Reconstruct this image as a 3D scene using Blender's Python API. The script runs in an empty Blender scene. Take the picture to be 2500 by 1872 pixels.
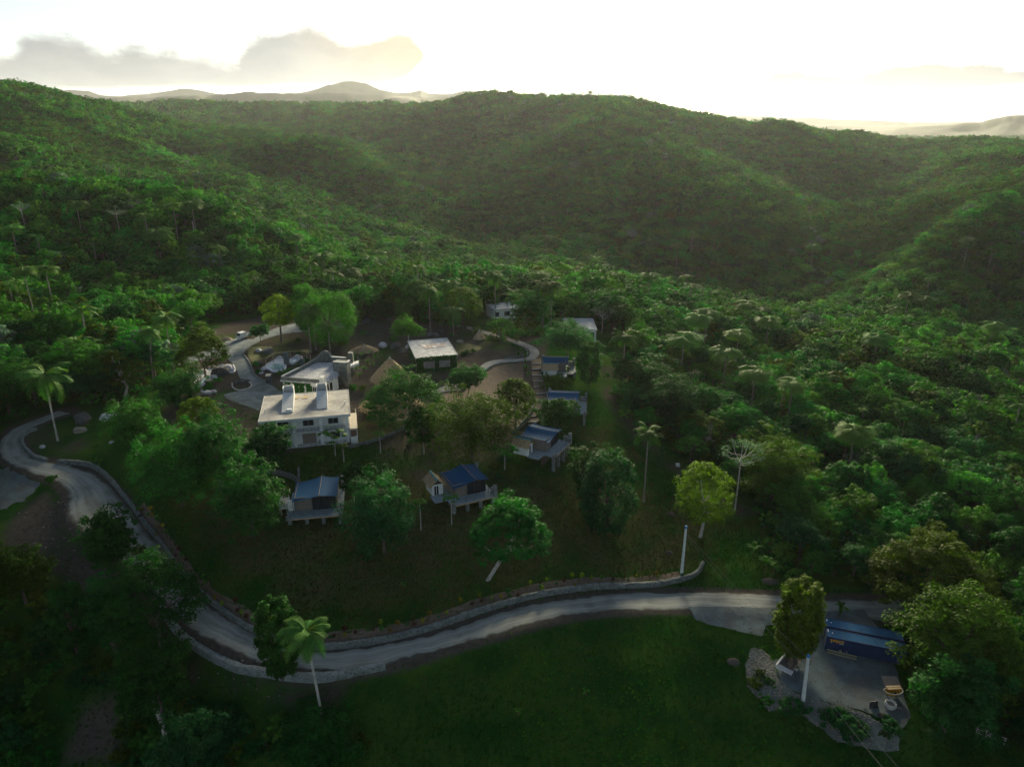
import bpy, math, random
import numpy as np
from mathutils import Vector, Matrix
from mathutils.geometry import delaunay_2d_cdt
R=math.radians
random.seed(7); np.random.seed(7)
SC=bpy.context.scene
COL=SC.collection
# ------------------------------------------------------------------ camera, sky, sun, exposure
PITCH=R(20.1); FPX=1736.0; CZ=72.0          # photograph is 2500 x 1872
cam=bpy.data.cameras.new('camera'); cam.sensor_width=36; cam.lens=36*FPX/2500
cam.clip_start=1; cam.clip_end=70000
camo=bpy.data.objects.new('camera',cam); COL.objects.link(camo)
camo.location=(0,0,CZ); camo.rotation_euler=(R(90)-PITCH,0,0)
SC.camera=camo
SUN_AZ=R(8.5); SUN_EL=R(13)                # azimuth measured from +Y towards +X
SKY_STRENGTH=0.056; SUN_STRENGTH=5.0; EXPOSURE=1.42; HAZE_DENSITY=.000024
SC.view_settings.view_transform='Standard'; SC.view_settings.look='None'
SC.view_settings.exposure=EXPOSURE; SC.view_settings.gamma=1.0
SC.cycles.use_denoising=True; SC.cycles.use_adaptive_sampling=True; SC.cycles.adaptive_threshold=.008
SC.cycles.max_bounces=5; SC.cycles.diffuse_bounces=2; SC.cycles.glossy_bounces=2
SC.cycles.transmission_bounces=3; SC.cycles.volume_bounces=0; SC.cycles.transparent_max_bounces=4
SC.cycles.caustics_reflective=False; SC.cycles.caustics_refractive=False
SC.cycles.sample_clamp_indirect=4.0

def ray(u,v):
    a=(u-1250)/FPX; b=(v-936)/FPX
    return a, math.cos(PITCH)-math.sin(PITCH)*b, -math.sin(PITCH)-math.cos(PITCH)*b
def pt(u,v,z):
    x,y,w=ray(u,v); t=(z-CZ)/w; return Vector((x*t,y*t,z))
def ptY(u,v,Y):
    x,y,w=ray(u,v); t=Y/y; return Vector((x*t,Y,CZ+w*t))
def proj(p):
    dz=p[2]-CZ
    d=p[1]*math.cos(PITCH)-dz*math.sin(PITCH); up=p[1]*math.sin(PITCH)+dz*math.cos(PITCH)
    return 1250+FPX*p[0]/d, 936-FPX*up/d, d
# pixel windows used while measuring the photograph
W={1:(400,720,.2415),2:(850,720,.2415),3:(1150,720,.2415),4:(600,1050,.2939),5:(0,980,.314),6:(1750,1380,.339),
   7:(1550,1000,.302),8:(0,1450,.3165),'D':(0,0,1.1302),'Z':(1990,1490,.0906),'T':(660,1140,.1027),'U':(1010,1110,.1026),'H':(610,840,.1356),'Y':(1860,1560,.0966),'X':(2100,1640,.0725)}
def N(r,x,y):
    a,b,s=W[r]; return a+x*s, b+y*s
def q(r,x,y,z): return pt(*N(r,x,y),z)

# ---- node helpers
class NT:
    def __init__(s,tree): s.t=tree; s.n=tree.nodes; s.l=tree.links
    def new(s,typ,**kw):
        n=s.n.new(typ)
        for k,v in kw.items(): setattr(n,k,v)
        return n
    def link(s,a,b): s.l.new(a,b)
    def put(s,sock,v):
        if hasattr(v,'is_linked') or hasattr(v,'links'): s.l.new(v,sock)
        else: sock.default_value=v
    def math(s,op,a,b=None,c=None,clamp=False):
        n=s.n.new('ShaderNodeMath'); n.operation=op; n.use_clamp=clamp
        for i,v in enumerate((a,b,c)):
            if v is not None: s.put(n.inputs[i],v)
        return n.outputs[0]
    def mix(s,f,a,b,blend='MIX'):
        n=s.n.new('ShaderNodeMix'); n.data_type='RGBA'; n.blend_type=blend
        s.put(n.inputs[0],f); s.put(n.inputs[6],a if hasattr(a,'links') else (*a,1)[:4]); s.put(n.inputs[7],b if hasattr(b,'links') else (*b,1)[:4])
        return n.outputs[2]
    def noise(s,vec,scale,detail=4,rough=.55,dist=0):
        n=s.n.new('ShaderNodeTexNoise'); n.inputs['Scale'].default_value=scale; n.inputs['Detail'].default_value=detail
        n.inputs['Roughness'].default_value=rough; n.inputs['Distortion'].default_value=dist
        if vec is not None: s.l.new(vec,n.inputs['Vector'])
        return n.outputs[0]
    def ramp(s,f,stops):
        n=s.n.new('ShaderNodeValToRGB'); el=n.color_ramp.elements
        while len(el)<len(stops): el.new(.5)
        for e,(p,c) in zip(el,stops): e.position=p; e.color=(*c,1)[:4] if not isinstance(c,(int,float)) else (c,c,c,1)
        s.l.new(f,n.inputs[0]); return n.outputs[0]
    def step(s,f,a,b):
        n=s.n.new('ShaderNodeMapRange'); n.interpolation_type='SMOOTHSTEP'
        s.put(n.inputs[0],f); n.inputs[1].default_value=a; n.inputs[2].default_value=b; return n.outputs[0]

def make_world():
    w=bpy.data.worlds.new('World'); SC.world=w; w.use_nodes=True
    t=NT(w.node_tree); t.n.clear()
    sky=t.new('ShaderNodeTexSky',sky_type='NISHITA'); sky.sun_disc=False
    sky.sun_elevation=SUN_EL; sky.sun_rotation=SUN_AZ; sky.altitude=200
    sky.air_density=1.0; sky.dust_density=.7; sky.ozone_density=1.6
    tc=t.new('ShaderNodeTexCoord'); sp=t.new('ShaderNodeSeparateXYZ'); t.link(tc.outputs['Generated'],sp.inputs[0])
    az=t.math('ARCTAN2',sp.outputs[0],sp.outputs[1]); el=t.math('ARCSINE',sp.outputs[2])
    an=t.math('MULTIPLY_ADD',az,1/R(90),.5,clamp=True)           # -45..45 deg -> 0..1
    # clouds: top and bottom outline (degrees) against azimuth
    def azel(D):
        u,v=D[0]*1.1302,D[1]*1.1302; x,y,z=ray(u,v); return math.atan2(x,y), math.atan2(z,math.hypot(x,y))
    def curve(pts):
        n=t.new('ShaderNodeFloatCurve'); c=n.mapping.curves[0]
        P=[]
        for d in pts:
            a,e=azel(d); P.append((a/R(90)+.5, e/R(12)))
        P=[(0,P[0][1])]+P+[(1,P[-1][1])]
        while len(c.points)<len(P): c.points.new(.5,.5)
        for p,(a,b) in zip(c.points,P): p.location=(a,min(max(b,0),1)); p.handle_type='AUTO'
        n.mapping.update(); t.link(an,n.inputs['Value'])
        return t.math('MULTIPLY',n.outputs[0],R(12))
    vm=t.new('ShaderNodeVectorMath',operation='MULTIPLY'); t.link(tc.outputs['Generated'],vm.inputs[0]); vm.inputs[1].default_value=(1,1,2.2)
    n1=t.math('SUBTRACT',t.noise(vm.outputs[0],9,6,.6,.3),.5); n2=t.math('SUBTRACT',t.noise(vm.outputs[0],30,5,.6),.5)
    nn=t.math('MULTIPLY_ADD',n1,R(3.2),t.math('MULTIPLY',n2,R(1.4)))
    nb=t.math('MULTIPLY',n1,R(.8))
    eb=t.math('ADD',el,0.0)
    def cloud(top,bot,st,sb):
        T=curve(top); B=curve(bot)
        a=t.math('SUBTRACT',t.math('ADD',T,nn),eb); b=t.math('SUBTRACT',t.math('ADD',eb,nb),B)
        return t.math('MULTIPLY',t.step(a,-R(.1),R(st)),t.step(b,0.0,R(sb)))
    left=cloud([(-300,150),(-100,130),(0,122),(90,78),(170,88),(240,112),(285,98),(340,104),(420,112),(490,128),(530,92),(590,62),(650,50),(700,60),(740,82),(800,76),(860,72),(905,100),(950,195),(1100,300)],
               [(-300,200),(0,196),(300,194),(600,190),(700,188),(800,186),(860,178),(900,150),(950,120)],.75,.35)
    right=cloud([(1000,320),(1150,200),(1190,184),(1300,172),(1400,178),(1500,180),(1600,171),(1700,160),(1800,160),(1900,146),(2000,136),(2100,136),(2170,148),(2230,162),(2400,300)],
                [(1150,212),(1300,216),(1400,222),(1500,224),(1600,218),(1700,216),(1800,210),(1900,211),(2000,203),(2100,192),(2180,182),(2300,170)],.22,.15)
    dens=t.math('MAXIMUM',left,right)
    wisp=t.math('MULTIPLY',t.step(t.noise(vm.outputs[0],6,7,.62,.5),.56,.75),t.math('MULTIPLY',t.step(el,R(1),R(5)),.03))
    dens=t.math('MAXIMUM',dens,wisp)
    # warmth near the sun
    sd=Vector((math.sin(SUN_AZ)*math.cos(SUN_EL),math.cos(SUN_AZ)*math.cos(SUN_EL),math.sin(SUN_EL)))
    dp=t.new('ShaderNodeVectorMath',operation='DOT_PRODUCT'); t.link(tc.outputs['Generated'],dp.inputs[0]); dp.inputs[1].default_value=sd
    warm=t.step(dp.outputs['Value'],math.cos(R(27)),math.cos(R(10)))
    shade=t.math('MULTIPLY_ADD',n2,.5,1.0)
    ccol=t.mix(warm,CLOUD_COOL,CLOUD_WARM)
    ccol=t.mix(t.math('MULTIPLY',right,.9),ccol,tuple(x*.80 for x in CLOUD_COOL))
    ccol=t.mix(1.0,ccol,t.mix(t.step(t.noise(vm.outputs[0],14,6,.6,.4),.3,.7),(.88,.89,.91),(1.14,1.12,1.08)),'MULTIPLY')
    skyc=t.mix(SKY_WHITEN,sky.outputs[0],t.mix(1.0,t_grey(t,sky.outputs[0]),(.92,1.0,1.08),'MULTIPLY'))
    col=t.mix(t.math('POWER',dens,.45),skyc,ccol)
    bg=t.new('ShaderNodeBackground'); bg.inputs[1].default_value=SKY_STRENGTH; t.link(col,bg.inputs[0])
    o=t.new('ShaderNodeOutputWorld'); t.link(bg.outputs[0],o.inputs[0])
    w.cycles.sampling_method='MANUAL'; w.cycles.sample_map_resolution=1024
def t_grey(t,c):
    n=t.new('ShaderNodeRGBToBW'); t.link(c,n.inputs[0]); return n.outputs[0]
CLOUD_COOL=(2.75,2.9,3.0); CLOUD_WARM=(5.2,3.9,2.5); SKY_WHITEN=.42
make_world()
sun=bpy.data.lights.new('sun','SUN'); sun.energy=SUN_STRENGTH; sun.angle=R(16); sun.color=(1,.86,.58)
suno=bpy.data.objects.new('sun',sun); COL.objects.link(suno)
suno.rotation_euler=(R(90)-SUN_EL,0,math.pi-SUN_AZ); suno.location=(0,0,300)
# ------------------------------------------------------------------ terrain
def vnoise(x,y,seed=0):
    x=np.asarray(x,float); y=np.asarray(y,float)
    xi=np.floor(x).astype(np.int64); yi=np.floor(y).astype(np.int64); fx=x-xi; fy=y-yi
    fx=fx*fx*(3-2*fx); fy=fy*fy*(3-2*fy)
    def h(a,b):
        n=(a*374761393+b*668265263+seed*1442695041)&0x7fffffff
        n=((n^(n>>13))*1274126177)&0x7fffffff
        return ((n^(n>>16))&0xffff)/65535.0
    return (h(xi,yi)*(1-fx)+h(xi+1,yi)*fx)*(1-fy)+(h(xi,yi+1)*(1-fx)+h(xi+1,yi+1)*fx)*fy
def fbm(x,y,o=4,seed=0):
    s=0;a=.5
    for i in range(o): s=s+a*(vnoise(x*2**i,y*2**i,seed+i)-.5); a*=.5
    return s
CP=[]
for u,v,z in [(2100,1465,0),(1700,1460,0),(1400,1490,.3),(1100,1560,.8),(850,1610,1.2),(650,1600,1.6),(450,1480,3),(300,1280,5.5),(200,1180,7.2),(60,1120,8.8),(0,1060,9.8),(2400,1480,-1),
  (2000,1640,-1.5),(2200,1680,-1.6),(1900,1600,-1.2),(1250,1850,-4),(1700,1850,-4),(2200,1860,-3.5),(900,1850,-5),(1400,1600,-1),(1000,1700,-2.2),(1750,1560,-.7),(2480,1860,-3),(1250,2300,-6),(2300,2300,-6),(200,2300,-12),
  (300,1700,-5),(500,1800,-6.5),(100,1850,-9),(150,1500,-.5),(30,1350,4),(600,1720,-2.5),(0,1600,-3),(-200,1400,3),(-200,1100,10),
  (700,1450,3.4),(1000,1400,4),(1300,1370,3.2),(1500,1380,1.4),(1650,1380,.7),(750,1300,6.8),(1100,1290,6.2),(1350,1250,5.6),(500,1250,7.6),(1550,1200,3.5),(450,1350,5.6),
  (640,1100,10),(870,1090,10),(700,960,10.6),(850,1000,10.4),(600,920,11),(1000,900,11),(700,800,11.4),(520,830,11.5),(950,780,11.5),(1200,830,11.5),(1250,900,11.2),(1330,1000,9.7),(1200,1100,9.2),(1000,1120,9.2),(1300,1120,8),(1400,860,11),(430,900,11),(450,1000,10.6),(300,1000,10.4),(770,1130,9.2),(300,1100,9.8),
  (770,1265,6.6),(1130,1235,6.8),(1330,1140,7.2),(1500,1000,6.5),(1650,1080,3.4),(1600,950,5),(1480,880,9.5),(1800,1200,.4),(1900,1350,-.3),(1750,1300,.6),(1440,960,8.5),
  (2100,1150,-3),(2400,1150,-4),(1900,950,-5),(2300,900,-9),(1700,850,-2),(1550,760,5),(2450,1400,-2),(2450,1700,-2.4),(1300,740,10),(1450,700,4),
  (100,950,12),(200,850,15),(350,800,14),(-200,900,18)]:
    p=pt(u,v,z); CP.append((p.x,p.y,z))
for u,v,Y,c in [(-300,520,340,6),(0,560,280,6),(0,450,340,6),(250,462,345,6),(500,492,355,6),(800,606,355,6),(300,655,265,6),(600,705,262,6),(1000,640,390,6),(1200,620,440,6),
  (1500,640,460,6),(1800,640,470,6),(2200,640,440,6),(2500,700,360,6),(1500,505,545,6),(1100,480,640,6),(1450,405,650,6),(1760,480,570,6),(1700,390,690,6),(2050,480,640,6),(2050,420,760,6),(1400,300,840,6),(1150,330,1050,6),
  (1232,226,1240,9),(1300,236,1240,9),(1379,231,1150,9),(1447,234,1210,9),(1503,242,1200,9),(1582,253,1190,9),(1673,268,1170,9),(1740,282,1150,9),(1808,294,1190,9),(1899,307,1130,9),(1978,316,1080,9),(2090,330,1000,9),(2181,345,930,6),(2240,375,860,6),
  (1130,242,1380,6),(1074,251,1420,6),(1017,257,1480,6),(950,262,1550,6),(2150,400,800,6),
  (1000,400,900,5),(700,400,760,5),(760,350,820,3),(450,380,820,5),(800,300,1250,5),(500,300,1200,5),(600,440,640,5),(900,520,560,5),
  (260,248,1900,16),(339,253,1900,16),(475,245,1950,16),(565,248,2000,16),(678,252,2000,16),(791,254,2000,16),(904,256,1900,16),
  (-250,190,820,6),(0,196,820,6),(68,201,830,6),(113,217,850,6),(170,234,900,6),(226,243,960,6),(100,330,620,4),(50,400,520,5),(180,300,700,2),(260,360,660,5),
  (2317,350,860,5),(2396,341,880,5),(2500,339,900,5),(2800,330,950,5),(2243,488,500,3),(2317,460,520,2),(2407,429,530,2),(2500,411,540,2),(2750,380,560,2),(2400,500,430,2),(2300,560,400,4),(2420,385,680,5)]:
    p=ptY(u,v,Y); CP.append((p.x,p.y,p.z-c))
for u,Y,z in [(0,470,12),(300,470,8),(600,480,4),(-300,500,15),(2300,640,18),(2500,680,25),(1300,1700,50),(1500,1650,50),(1800,1500,40),(2100,1350,25),(2400,1300,20),(700,1550,60),(350,1500,60),(0,1250,60),(-300,1250,70),
              (500,2700,50),(900,2600,50),(0,2600,60),(1300,2600,30),(1800,2600,10),(2300,2600,0),(2800,2500,0),(0,5000,40),(1250,5000,30),(2500,5000,10),(0,10400,0),(1250,10400,0),(2500,10400,0)]:
    CP.append(((u-1250)/FPX*Y/.95,Y,z))
CP=np.array(CP)
def warp(x,y): y=np.maximum(y,25.); return np.stack([x/(y+25)*1.7,np.log(y)*1.25],-1)
_pc=warp(CP[:,0],CP[:,1])
def _tps(r2): return np.where(r2>1e-12,r2*np.log(np.maximum(r2,1e-12)),0)
_n=len(CP); _K=_tps(((_pc[:,None]-_pc[None])**2).sum(-1))+np.eye(_n)*2e-4
_Pm=np.concatenate([np.ones((_n,1)),_pc],1)
_A=np.zeros((_n+3,_n+3)); _A[:_n,:_n]=_K; _A[:_n,_n:]=_Pm; _A[_n:,:_n]=_Pm.T
_w=np.linalg.solve(_A,np.concatenate([CP[:,2],np.zeros(3)]))
def tps(x,y):
    x=np.asarray(x,float).ravel(); y=np.asarray(y,float).ravel(); out=np.empty(len(x)); P=warp(x,y)
    for i in range(0,len(x),20000):
        p=P[i:i+20000]; r2=((p[:,None]-_pc[None])**2).sum(-1)
        out[i:i+20000]=_tps(r2)@_w[:_n]+_w[_n]+p@_w[_n+1:]
    return out
# grid: a fan that gets coarser with distance
ys=[22.]
while ys[-1]<10600: ys.append(ys[-1]+max(.85,ys[-1]*.0085))
YS=np.array(ys); NS=440; SS=np.linspace(-1.3,1.3,NS)
GX=SS[None]*(YS[:,None]+60); GY=np.repeat(YS[:,None],NS,1)
GZ=tps(GX,GY).reshape(GX.shape)
far=np.clip((GY-330)/500,0,1)
GZ+=far*((fbm(GX/260,GY/260,5,3)-.06)*36-np.abs(fbm(GX/120,GY/120,3,9))*22)*np.clip(1.5-np.abs(GY-620)/900,.22,1)
def pdist(px,py,pl):
    d=np.full(px.shape,1e9); par=np.zeros(px.shape)
    for i in range(len(pl)-1):
        ax,ay=pl[i][0],pl[i][1]; bx,by=pl[i+1][0]-ax,pl[i+1][1]-ay
        t=np.clip(((px-ax)*bx+(py-ay)*by)/(bx*bx+by*by+1e-9),0,1)
        e=np.hypot(px-ax-t*bx,py-ay-t*by); m=e<d; d[m]=e[m]; par[m]=(i+t)[m]
    return d,par
def _spur(pts,amp,w):
    global GZ
    P=[ptY(x*1.1302,y*1.1302,Y) for x,y,Y in pts]; m=(GY>380)&(GY<1700); d,_=pdist(GX[m],GY[m],P); z=GZ[m]; GZ[m]=z+amp*np.exp(-(d/w)**2)
_spur([(1300,260,1020),(1340,320,800),(1450,390,640),(1600,470,540),(1680,520,480)],12,80)
_spur([(1060,330,980),(960,400,800),(930,450,680),(1050,505,550)],-20,55)
_spur([(1960,335,1000),(1930,400,760),(1850,450,650)],-18,55)
_spur([(480,330,800),(620,325,800),(760,335,790)],8,85)
_spur([(1080,310,1060),(1060,335,980),(1000,400,840)],13,50)
_spur([(1680,345,970),(1720,360,920),(1820,410,800)],12,50)
_spur([(300,290,1150),(600,285,1150),(850,300,1150)],-14,90)
GZ+=np.clip((GY-230)/200,0,1)*fbm(GX/60,GY/60,3,5)*9
GZ+=fbm(GX/14,GY/14,3,21)*.5
def HM(x,y):
    x=np.asarray(x,float); y=np.asarray(y,float)
    j=np.clip(np.searchsorted(YS,y)-1,0,len(YS)-2); fy=np.clip((y-YS[j])/(YS[j+1]-YS[j]),0,1)
    s=(x/(y+60)+1.3)/2.6*(NS-1); i=np.clip(np.floor(s).astype(int),0,NS-2); fx=np.clip(s-i,0,1)
    return (GZ[j,i]*(1-fx)+GZ[j,i+1]*fx)*(1-fy)+(GZ[j+1,i]*(1-fx)+GZ[j+1,i+1]*fx)*fy
_T=np.geomspace(40,4000,5000)
def G(u,v):
    x,y,w=ray(u,v); t=_T/ math.sqrt(x*x+y*y+w*w)
    d=CZ+w*t-HM(x*t,y*t); k=np.argmax(d<0)
    if not (d<0).any(): k=len(t)-1
    a=d[k-1]/(d[k-1]-d[k]+1e-9) if k>0 else 0
    T=t[k-1]+(t[k]-t[k-1])*a
    return Vector((x*T,y*T,CZ+w*T))
def GW(r,x,y): return G(*N(r,x,y))
def GD(x,y): return G(x*1.1302,y*1.1302)
def inpoly(px,py,poly):
    c=np.zeros(px.shape,bool); n=len(poly)
    for i in range(n):
        x1,y1=poly[i][0],poly[i][1]; x2,y2=poly[i-1][0],poly[i-1][1]
        k=((y1>py)!=(y2>py)); xi=(x2-x1)*(py-y1)/((y2-y1) if y2!=y1 else 1e-9)+x1
        c^=k&(px<xi)
    return c
def smooth(pl,n=4):
    out=[]; L=len(pl)
    for i in range(L-1):
        p0,p1,p2,p3=pl[max(i-1,0)],pl[i],pl[i+1],pl[min(i+2,L-1)]
        for k in range(n):
            t=k/n; out.append(.5*((2*p1)+(p2-p0)*t+(2*p0-5*p1+4*p2-p3)*t*t+(3*p1-p0-3*p2+p3)*t**3))
    out.append(pl[-1]); return out
def gpoly(r,pts): return [GW(r,*p) for p in pts]
# main road edges (photo positions), projected to the ground
road_in=[(2060,1296),(1960,1296),(1870,1293),(1700,1289),(1560,1282),(1440,1281),(1330,1284),(1220,1294),(1120,1310),(1020,1341),(930,1369),(850,1387),(760,1401),(690,1405),(620,1397),(560,1377),(500,1342),(440,1300),(400,1264),(372,1228),(340,1180),(303,1133),(278,1097),(242,1056),(194,1020),(140,1003),(100,998),(66,988),(46,968),(42,948),(58,930),(100,910),(150,893)]
road_out=[(2060,1322),(1960,1322),(1870,1319),(1700,1321),(1560,1314),(1440,1315),(1330,1319),(1250,1327),(1150,1346),(1060,1373),(960,1402),(880,1427),(800,1445),(700,1452),(620,1447),(560,1434),(500,1411),(430,1376),(390,1337),(345,1290),(300,1255),(240,1206),(195,1167),(160,1130),(150,1100),(152,1070),(130,1042),(85,1028),(40,1010),(8,985),(4,955),(28,928),(80,904),(140,884)]
RI=smooth(gpoly('D',road_in),3); 
RO=smooth(gpoly('D',road_out),3)
def resample(pl,n):
    P=np.array([[p[0],p[1]] for p in pl]); s=np.concatenate([[0],np.cumsum(np.hypot(*np.diff(P,axis=0).T))]); t=np.linspace(0,s[-1],n)
    return np.stack([np.interp(t,s,P[:,0]),np.interp(t,s,P[:,1])],1)
# match the two edges by parameter of control points so the ribbon does not shear
def par(pl,m):
    P=np.array([[p[0],p[1]] for p in pl]); k=np.linspace(0,len(P)-1,m); i=np.arange(len(P)); return np.stack([np.interp(k,i,P[:,0]),np.interp(k,i,P[:,1])],1)
MR=320; rin=par(RI,MR)
ro=resample(RO,2000)
# nearest point of the outer edge, kept monotone
idx=[];last=0
for i in range(MR):
    w=ro[last:last+160]; d=np.hypot(*(w-rin[i]).T); last=last+int(np.argmin(d)); idx.append(last)
idx=np.convolve(np.pad(idx,6,mode='edge'),np.ones(13)/13,'valid').astype(int)
rout=ro[np.clip(idx,0,1999)]
RC=(rin+rout)/2; RWID=np.hypot(*(rin-rout).T)
near=(GY<300)&(np.abs(GX)<150)
nx,ny=GX[near],GY[near]
d,pa=pdist(nx,ny,RC)
rz=np.convolve(np.pad(HM(RC[:,0],RC[:,1]),12,mode='edge'),np.ones(25)/25,'valid')
zr=np.interp(pa,np.arange(MR),rz); wr=np.interp(pa,np.arange(MR),RWID)/2
b=np.clip(1-(d-wr-.6)/2.2,0,1); b=b*b*(3-2*b)
z=GZ[near]; z=z*(1-b)+zr*b; GZ[near]=z
def pad(poly,zc,soft):
    global GZ
    px,py=GX[near],GY[near]; ins=inpoly(px,py,poly); d,_=pdist(px,py,list(poly)+[poly[0]])
    b=np.where(ins,1,np.clip(1-d/soft,0,1)); b=b*b*(3-2*b); z=GZ[near]; GZ[near]=z*(1-b)+zc*b
pad([pt(*N(1,x,y),10.) for x,y in [(960,1590),(1990,1560),(1990,1380),(1900,1000),(1000,1060)]],10.,3)
pad([pt(*N(2,x,y),10.) for x,y in [(60,1530),(300,1480),(600,1340),(830,1200),(800,1000),(60,1050)]],10.05,2)
pad([pt(*N(1,x,y),11.) for x,y in [(900,760),(1240,990),(1900,960),(2000,700),(1500,540),(1000,600)]],11.,4)
pad([pt(*N(2,x,y),11.2) for x,y in [(640,780),(1120,740),(1120,560),(640,560)]],11.2,4)
pad([pt(*N(6,x,y),-1.5) for x,y in [(640,500),(780,340),(1500,420),(1600,900),(1400,1150),(1000,1020),(600,900),(420,760)]],-1.5,5)
def meshobj(name,verts,faces,mat=None,parent=None,smooth=False):
    me=bpy.data.meshes.new(name)
    verts=np.asarray(verts,np.float32)
    if isinstance(faces,np.ndarray) and len(faces):
        k=faces.shape[1]; me.vertices.add(len(verts)); me.vertices.foreach_set('co',verts.ravel())
        me.loops.add(faces.size); me.loops.foreach_set('vertex_index',faces.ravel().astype(np.int32))
        me.polygons.add(len(faces)); me.polygons.foreach_set('loop_start',np.arange(0,faces.size,k,dtype=np.int32))
        me.update(calc_edges=True)
    else:
        me.from_pydata([tuple(map(float,v)) for v in verts],[],[tuple(f) for f in faces]); me.update()
    if smooth: me.polygons.foreach_set('use_smooth',np.ones(len(me.polygons),bool))
    if mat: 
        for m in (mat if isinstance(mat,(list,tuple)) else [mat]): me.materials.append(m)
    o=bpy.data.objects.new(name,me); COL.objects.link(o)
    if parent: o.parent=parent
    return o
def tag(o,label=None,cat=None,group=None,kind=None):
    if label: o['label']=label
    if cat: o['category']=cat
    if group: o['group']=group
    if kind: o['kind']=kind
    return o
# ------------------------------------------------------------------ materials
MATS={}
def newmat(name):
    m=bpy.data.materials.new(name); m.use_nodes=True; t=NT(m.node_tree); t.n.clear()
    o=t.new('ShaderNodeOutputMaterial'); MATS[name]=m; return m,t,o
def M(name,c1,c2=None,scale=1.,rough=.85,bump=0.,metal=0.,spec=.15,detail=5,lo=.35,hi=.65,coord='Object',c3=None,s3=8.,a3=.5):
    if name in MATS: return MATS[name]
    m,t,o=newmat(name); b=t.new('ShaderNodeBsdfPrincipled'); t.link(b.outputs[0],o.inputs[0])
    b.inputs['Roughness'].default_value=rough; b.inputs['Metallic'].default_value=metal; b.inputs['Specular IOR Level'].default_value=spec
    tc=t.new('ShaderNodeTexCoord'); vec=tc.outputs[coord]
    if c2 is None: c2=tuple(x*.75 for x in c1)
    n=t.noise(vec,scale,detail,.6,.2); col=t.mix(t.step(n,lo,hi),c1,c2)
    if c3 is not None: col=t.mix(t.math('MULTIPLY',t.step(t.noise(vec,s3,4,.7),.5,.72),a3),col,c3)
    t.link(col,b.inputs['Base Color'])
    if bump:
        bn=t.new('ShaderNodeBump'); bn.inputs['Strength'].default_value=bump; bn.inputs['Distance'].default_value=.05
        t.link(t.noise(vec,scale*6,4,.6),bn.inputs['Height']); t.link(bn.outputs[0],b.inputs['Normal'])
    return m
def stone(name,c1,c2,mortar,scale=3.2,bump=.9):
    m,t,o=newmat(name); b=t.new('ShaderNodeBsdfPrincipled'); t.link(b.outputs[0],o.inputs[0]); b.inputs['Roughness'].default_value=.9
    g=t.new('ShaderNodeNewGeometry')
    v=t.new('ShaderNodeTexVoronoi',feature='DISTANCE_TO_EDGE'); v.inputs['Scale'].default_value=scale; t.link(g.outputs['Position'],v.inputs['Vector'])
    v2=t.new('ShaderNodeTexVoronoi'); v2.inputs['Scale'].default_value=scale; t.link(g.outputs['Position'],v2.inputs['Vector'])
    sp=t.new('ShaderNodeSeparateColor'); t.link(v2.outputs['Color'],sp.inputs[0])
    c=t.mix(sp.outputs[0],c1,c2); c=t.mix(t.step(v.outputs['Distance'],.03,.09),mortar,c)
    c=t.mix(t.math('MULTIPLY',t.step(t.noise(g.outputs['Position'],.9,4),.45,.7),.35),c,(.05,.06,.04))
    t.link(c,b.inputs['Base Color'])
    bn=t.new('ShaderNodeBump'); bn.inputs['Strength'].default_value=bump; bn.inputs['Distance'].default_value=.12
    t.link(t.step(v.outputs['Distance'],0,.15),bn.inputs['Height']); t.link(bn.outputs[0],b.inputs['Normal'])
    return m
def leafmat(name,base,var=.35,hue=.03,trans=.3,sat=1.0):
    m,t,o=newmat(name)
    oi=t.new('ShaderNodeObjectInfo'); at=t.new('ShaderNodeAttribute',attribute_name='shade')
    hs=t.new('ShaderNodeHueSaturation'); hs.inputs['Color'].default_value=(*base,1)
    t.put(hs.inputs['Hue'],t.math('MULTIPLY_ADD',t.math('SUBTRACT',oi.outputs['Random'],.5),hue*2,.5))
    r2=t.math('FRACT',t.math('MULTIPLY',oi.outputs['Random'],17.31))
    val=t.math('MULTIPLY',t.math('MULTIPLY_ADD',r2,var*2,1-var),at.outputs['Fac'])
    ln=t.noise(oi.outputs['Location'],.018,4,.6); val=t.math('MULTIPLY',val,t.math('MULTIPLY_ADD',t.step(ln,.3,.7),.7,.65))
    t.put(hs.inputs['Value'],val); hs.inputs['Saturation'].default_value=sat
    d=t.new('ShaderNodeBsdfPrincipled'); d.inputs['Roughness'].default_value=.7; d.inputs['Specular IOR Level'].default_value=.05
    t.link(hs.outputs[0],d.inputs['Base Color'])
    tr=t.new('ShaderNodeBsdfTranslucent'); tc=t.mix(.5,hs.outputs[0],(.20,.26,.02)); tc=t.mix(1,tc,hs.outputs[0],'MIX') if False else tc
    tb=t.mix(1.0,hs.outputs[0],(1.15,1.45,.40),'MULTIPLY'); t.link(tb,tr.inputs['Color'])
    ms=t.new('ShaderNodeMixShader'); ms.inputs[0].default_value=trans
    t.link(d.outputs[0],ms.inputs[1]); t.link(tr.outputs[0],ms.inputs[2]); t.link(ms.outputs[0],o.inputs[0])
    return m
L_DARK=leafmat('leaf_dark',(.019,.098,.022),.3,.02)
L_MID=leafmat('leaf_mid',(.036,.160,.020),.28,.03)
L_OLIVE=leafmat('leaf_olive',(.052,.096,.009),.3,.02)
L_YEL=leafmat('leaf_yellow',(.150,.240,.012),.25,.02,.4)
L_BRIGHT=leafmat('leaf_bright',(.046,.150,.018),.2,.015,.4)
L_SILVER=leafmat('leaf_silver',(.12,.21,.15),.2,.02,.2)
L_PALM=leafmat('leaf_palm',(.062,.160,.030),.3,.02)
L_PALMY=leafmat('leaf_palm_young',(.20,.26,.03),.2,.02,.4)
L_GREY=leafmat('leaf_grey',(.10,.12,.09),.3,.02)
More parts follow.
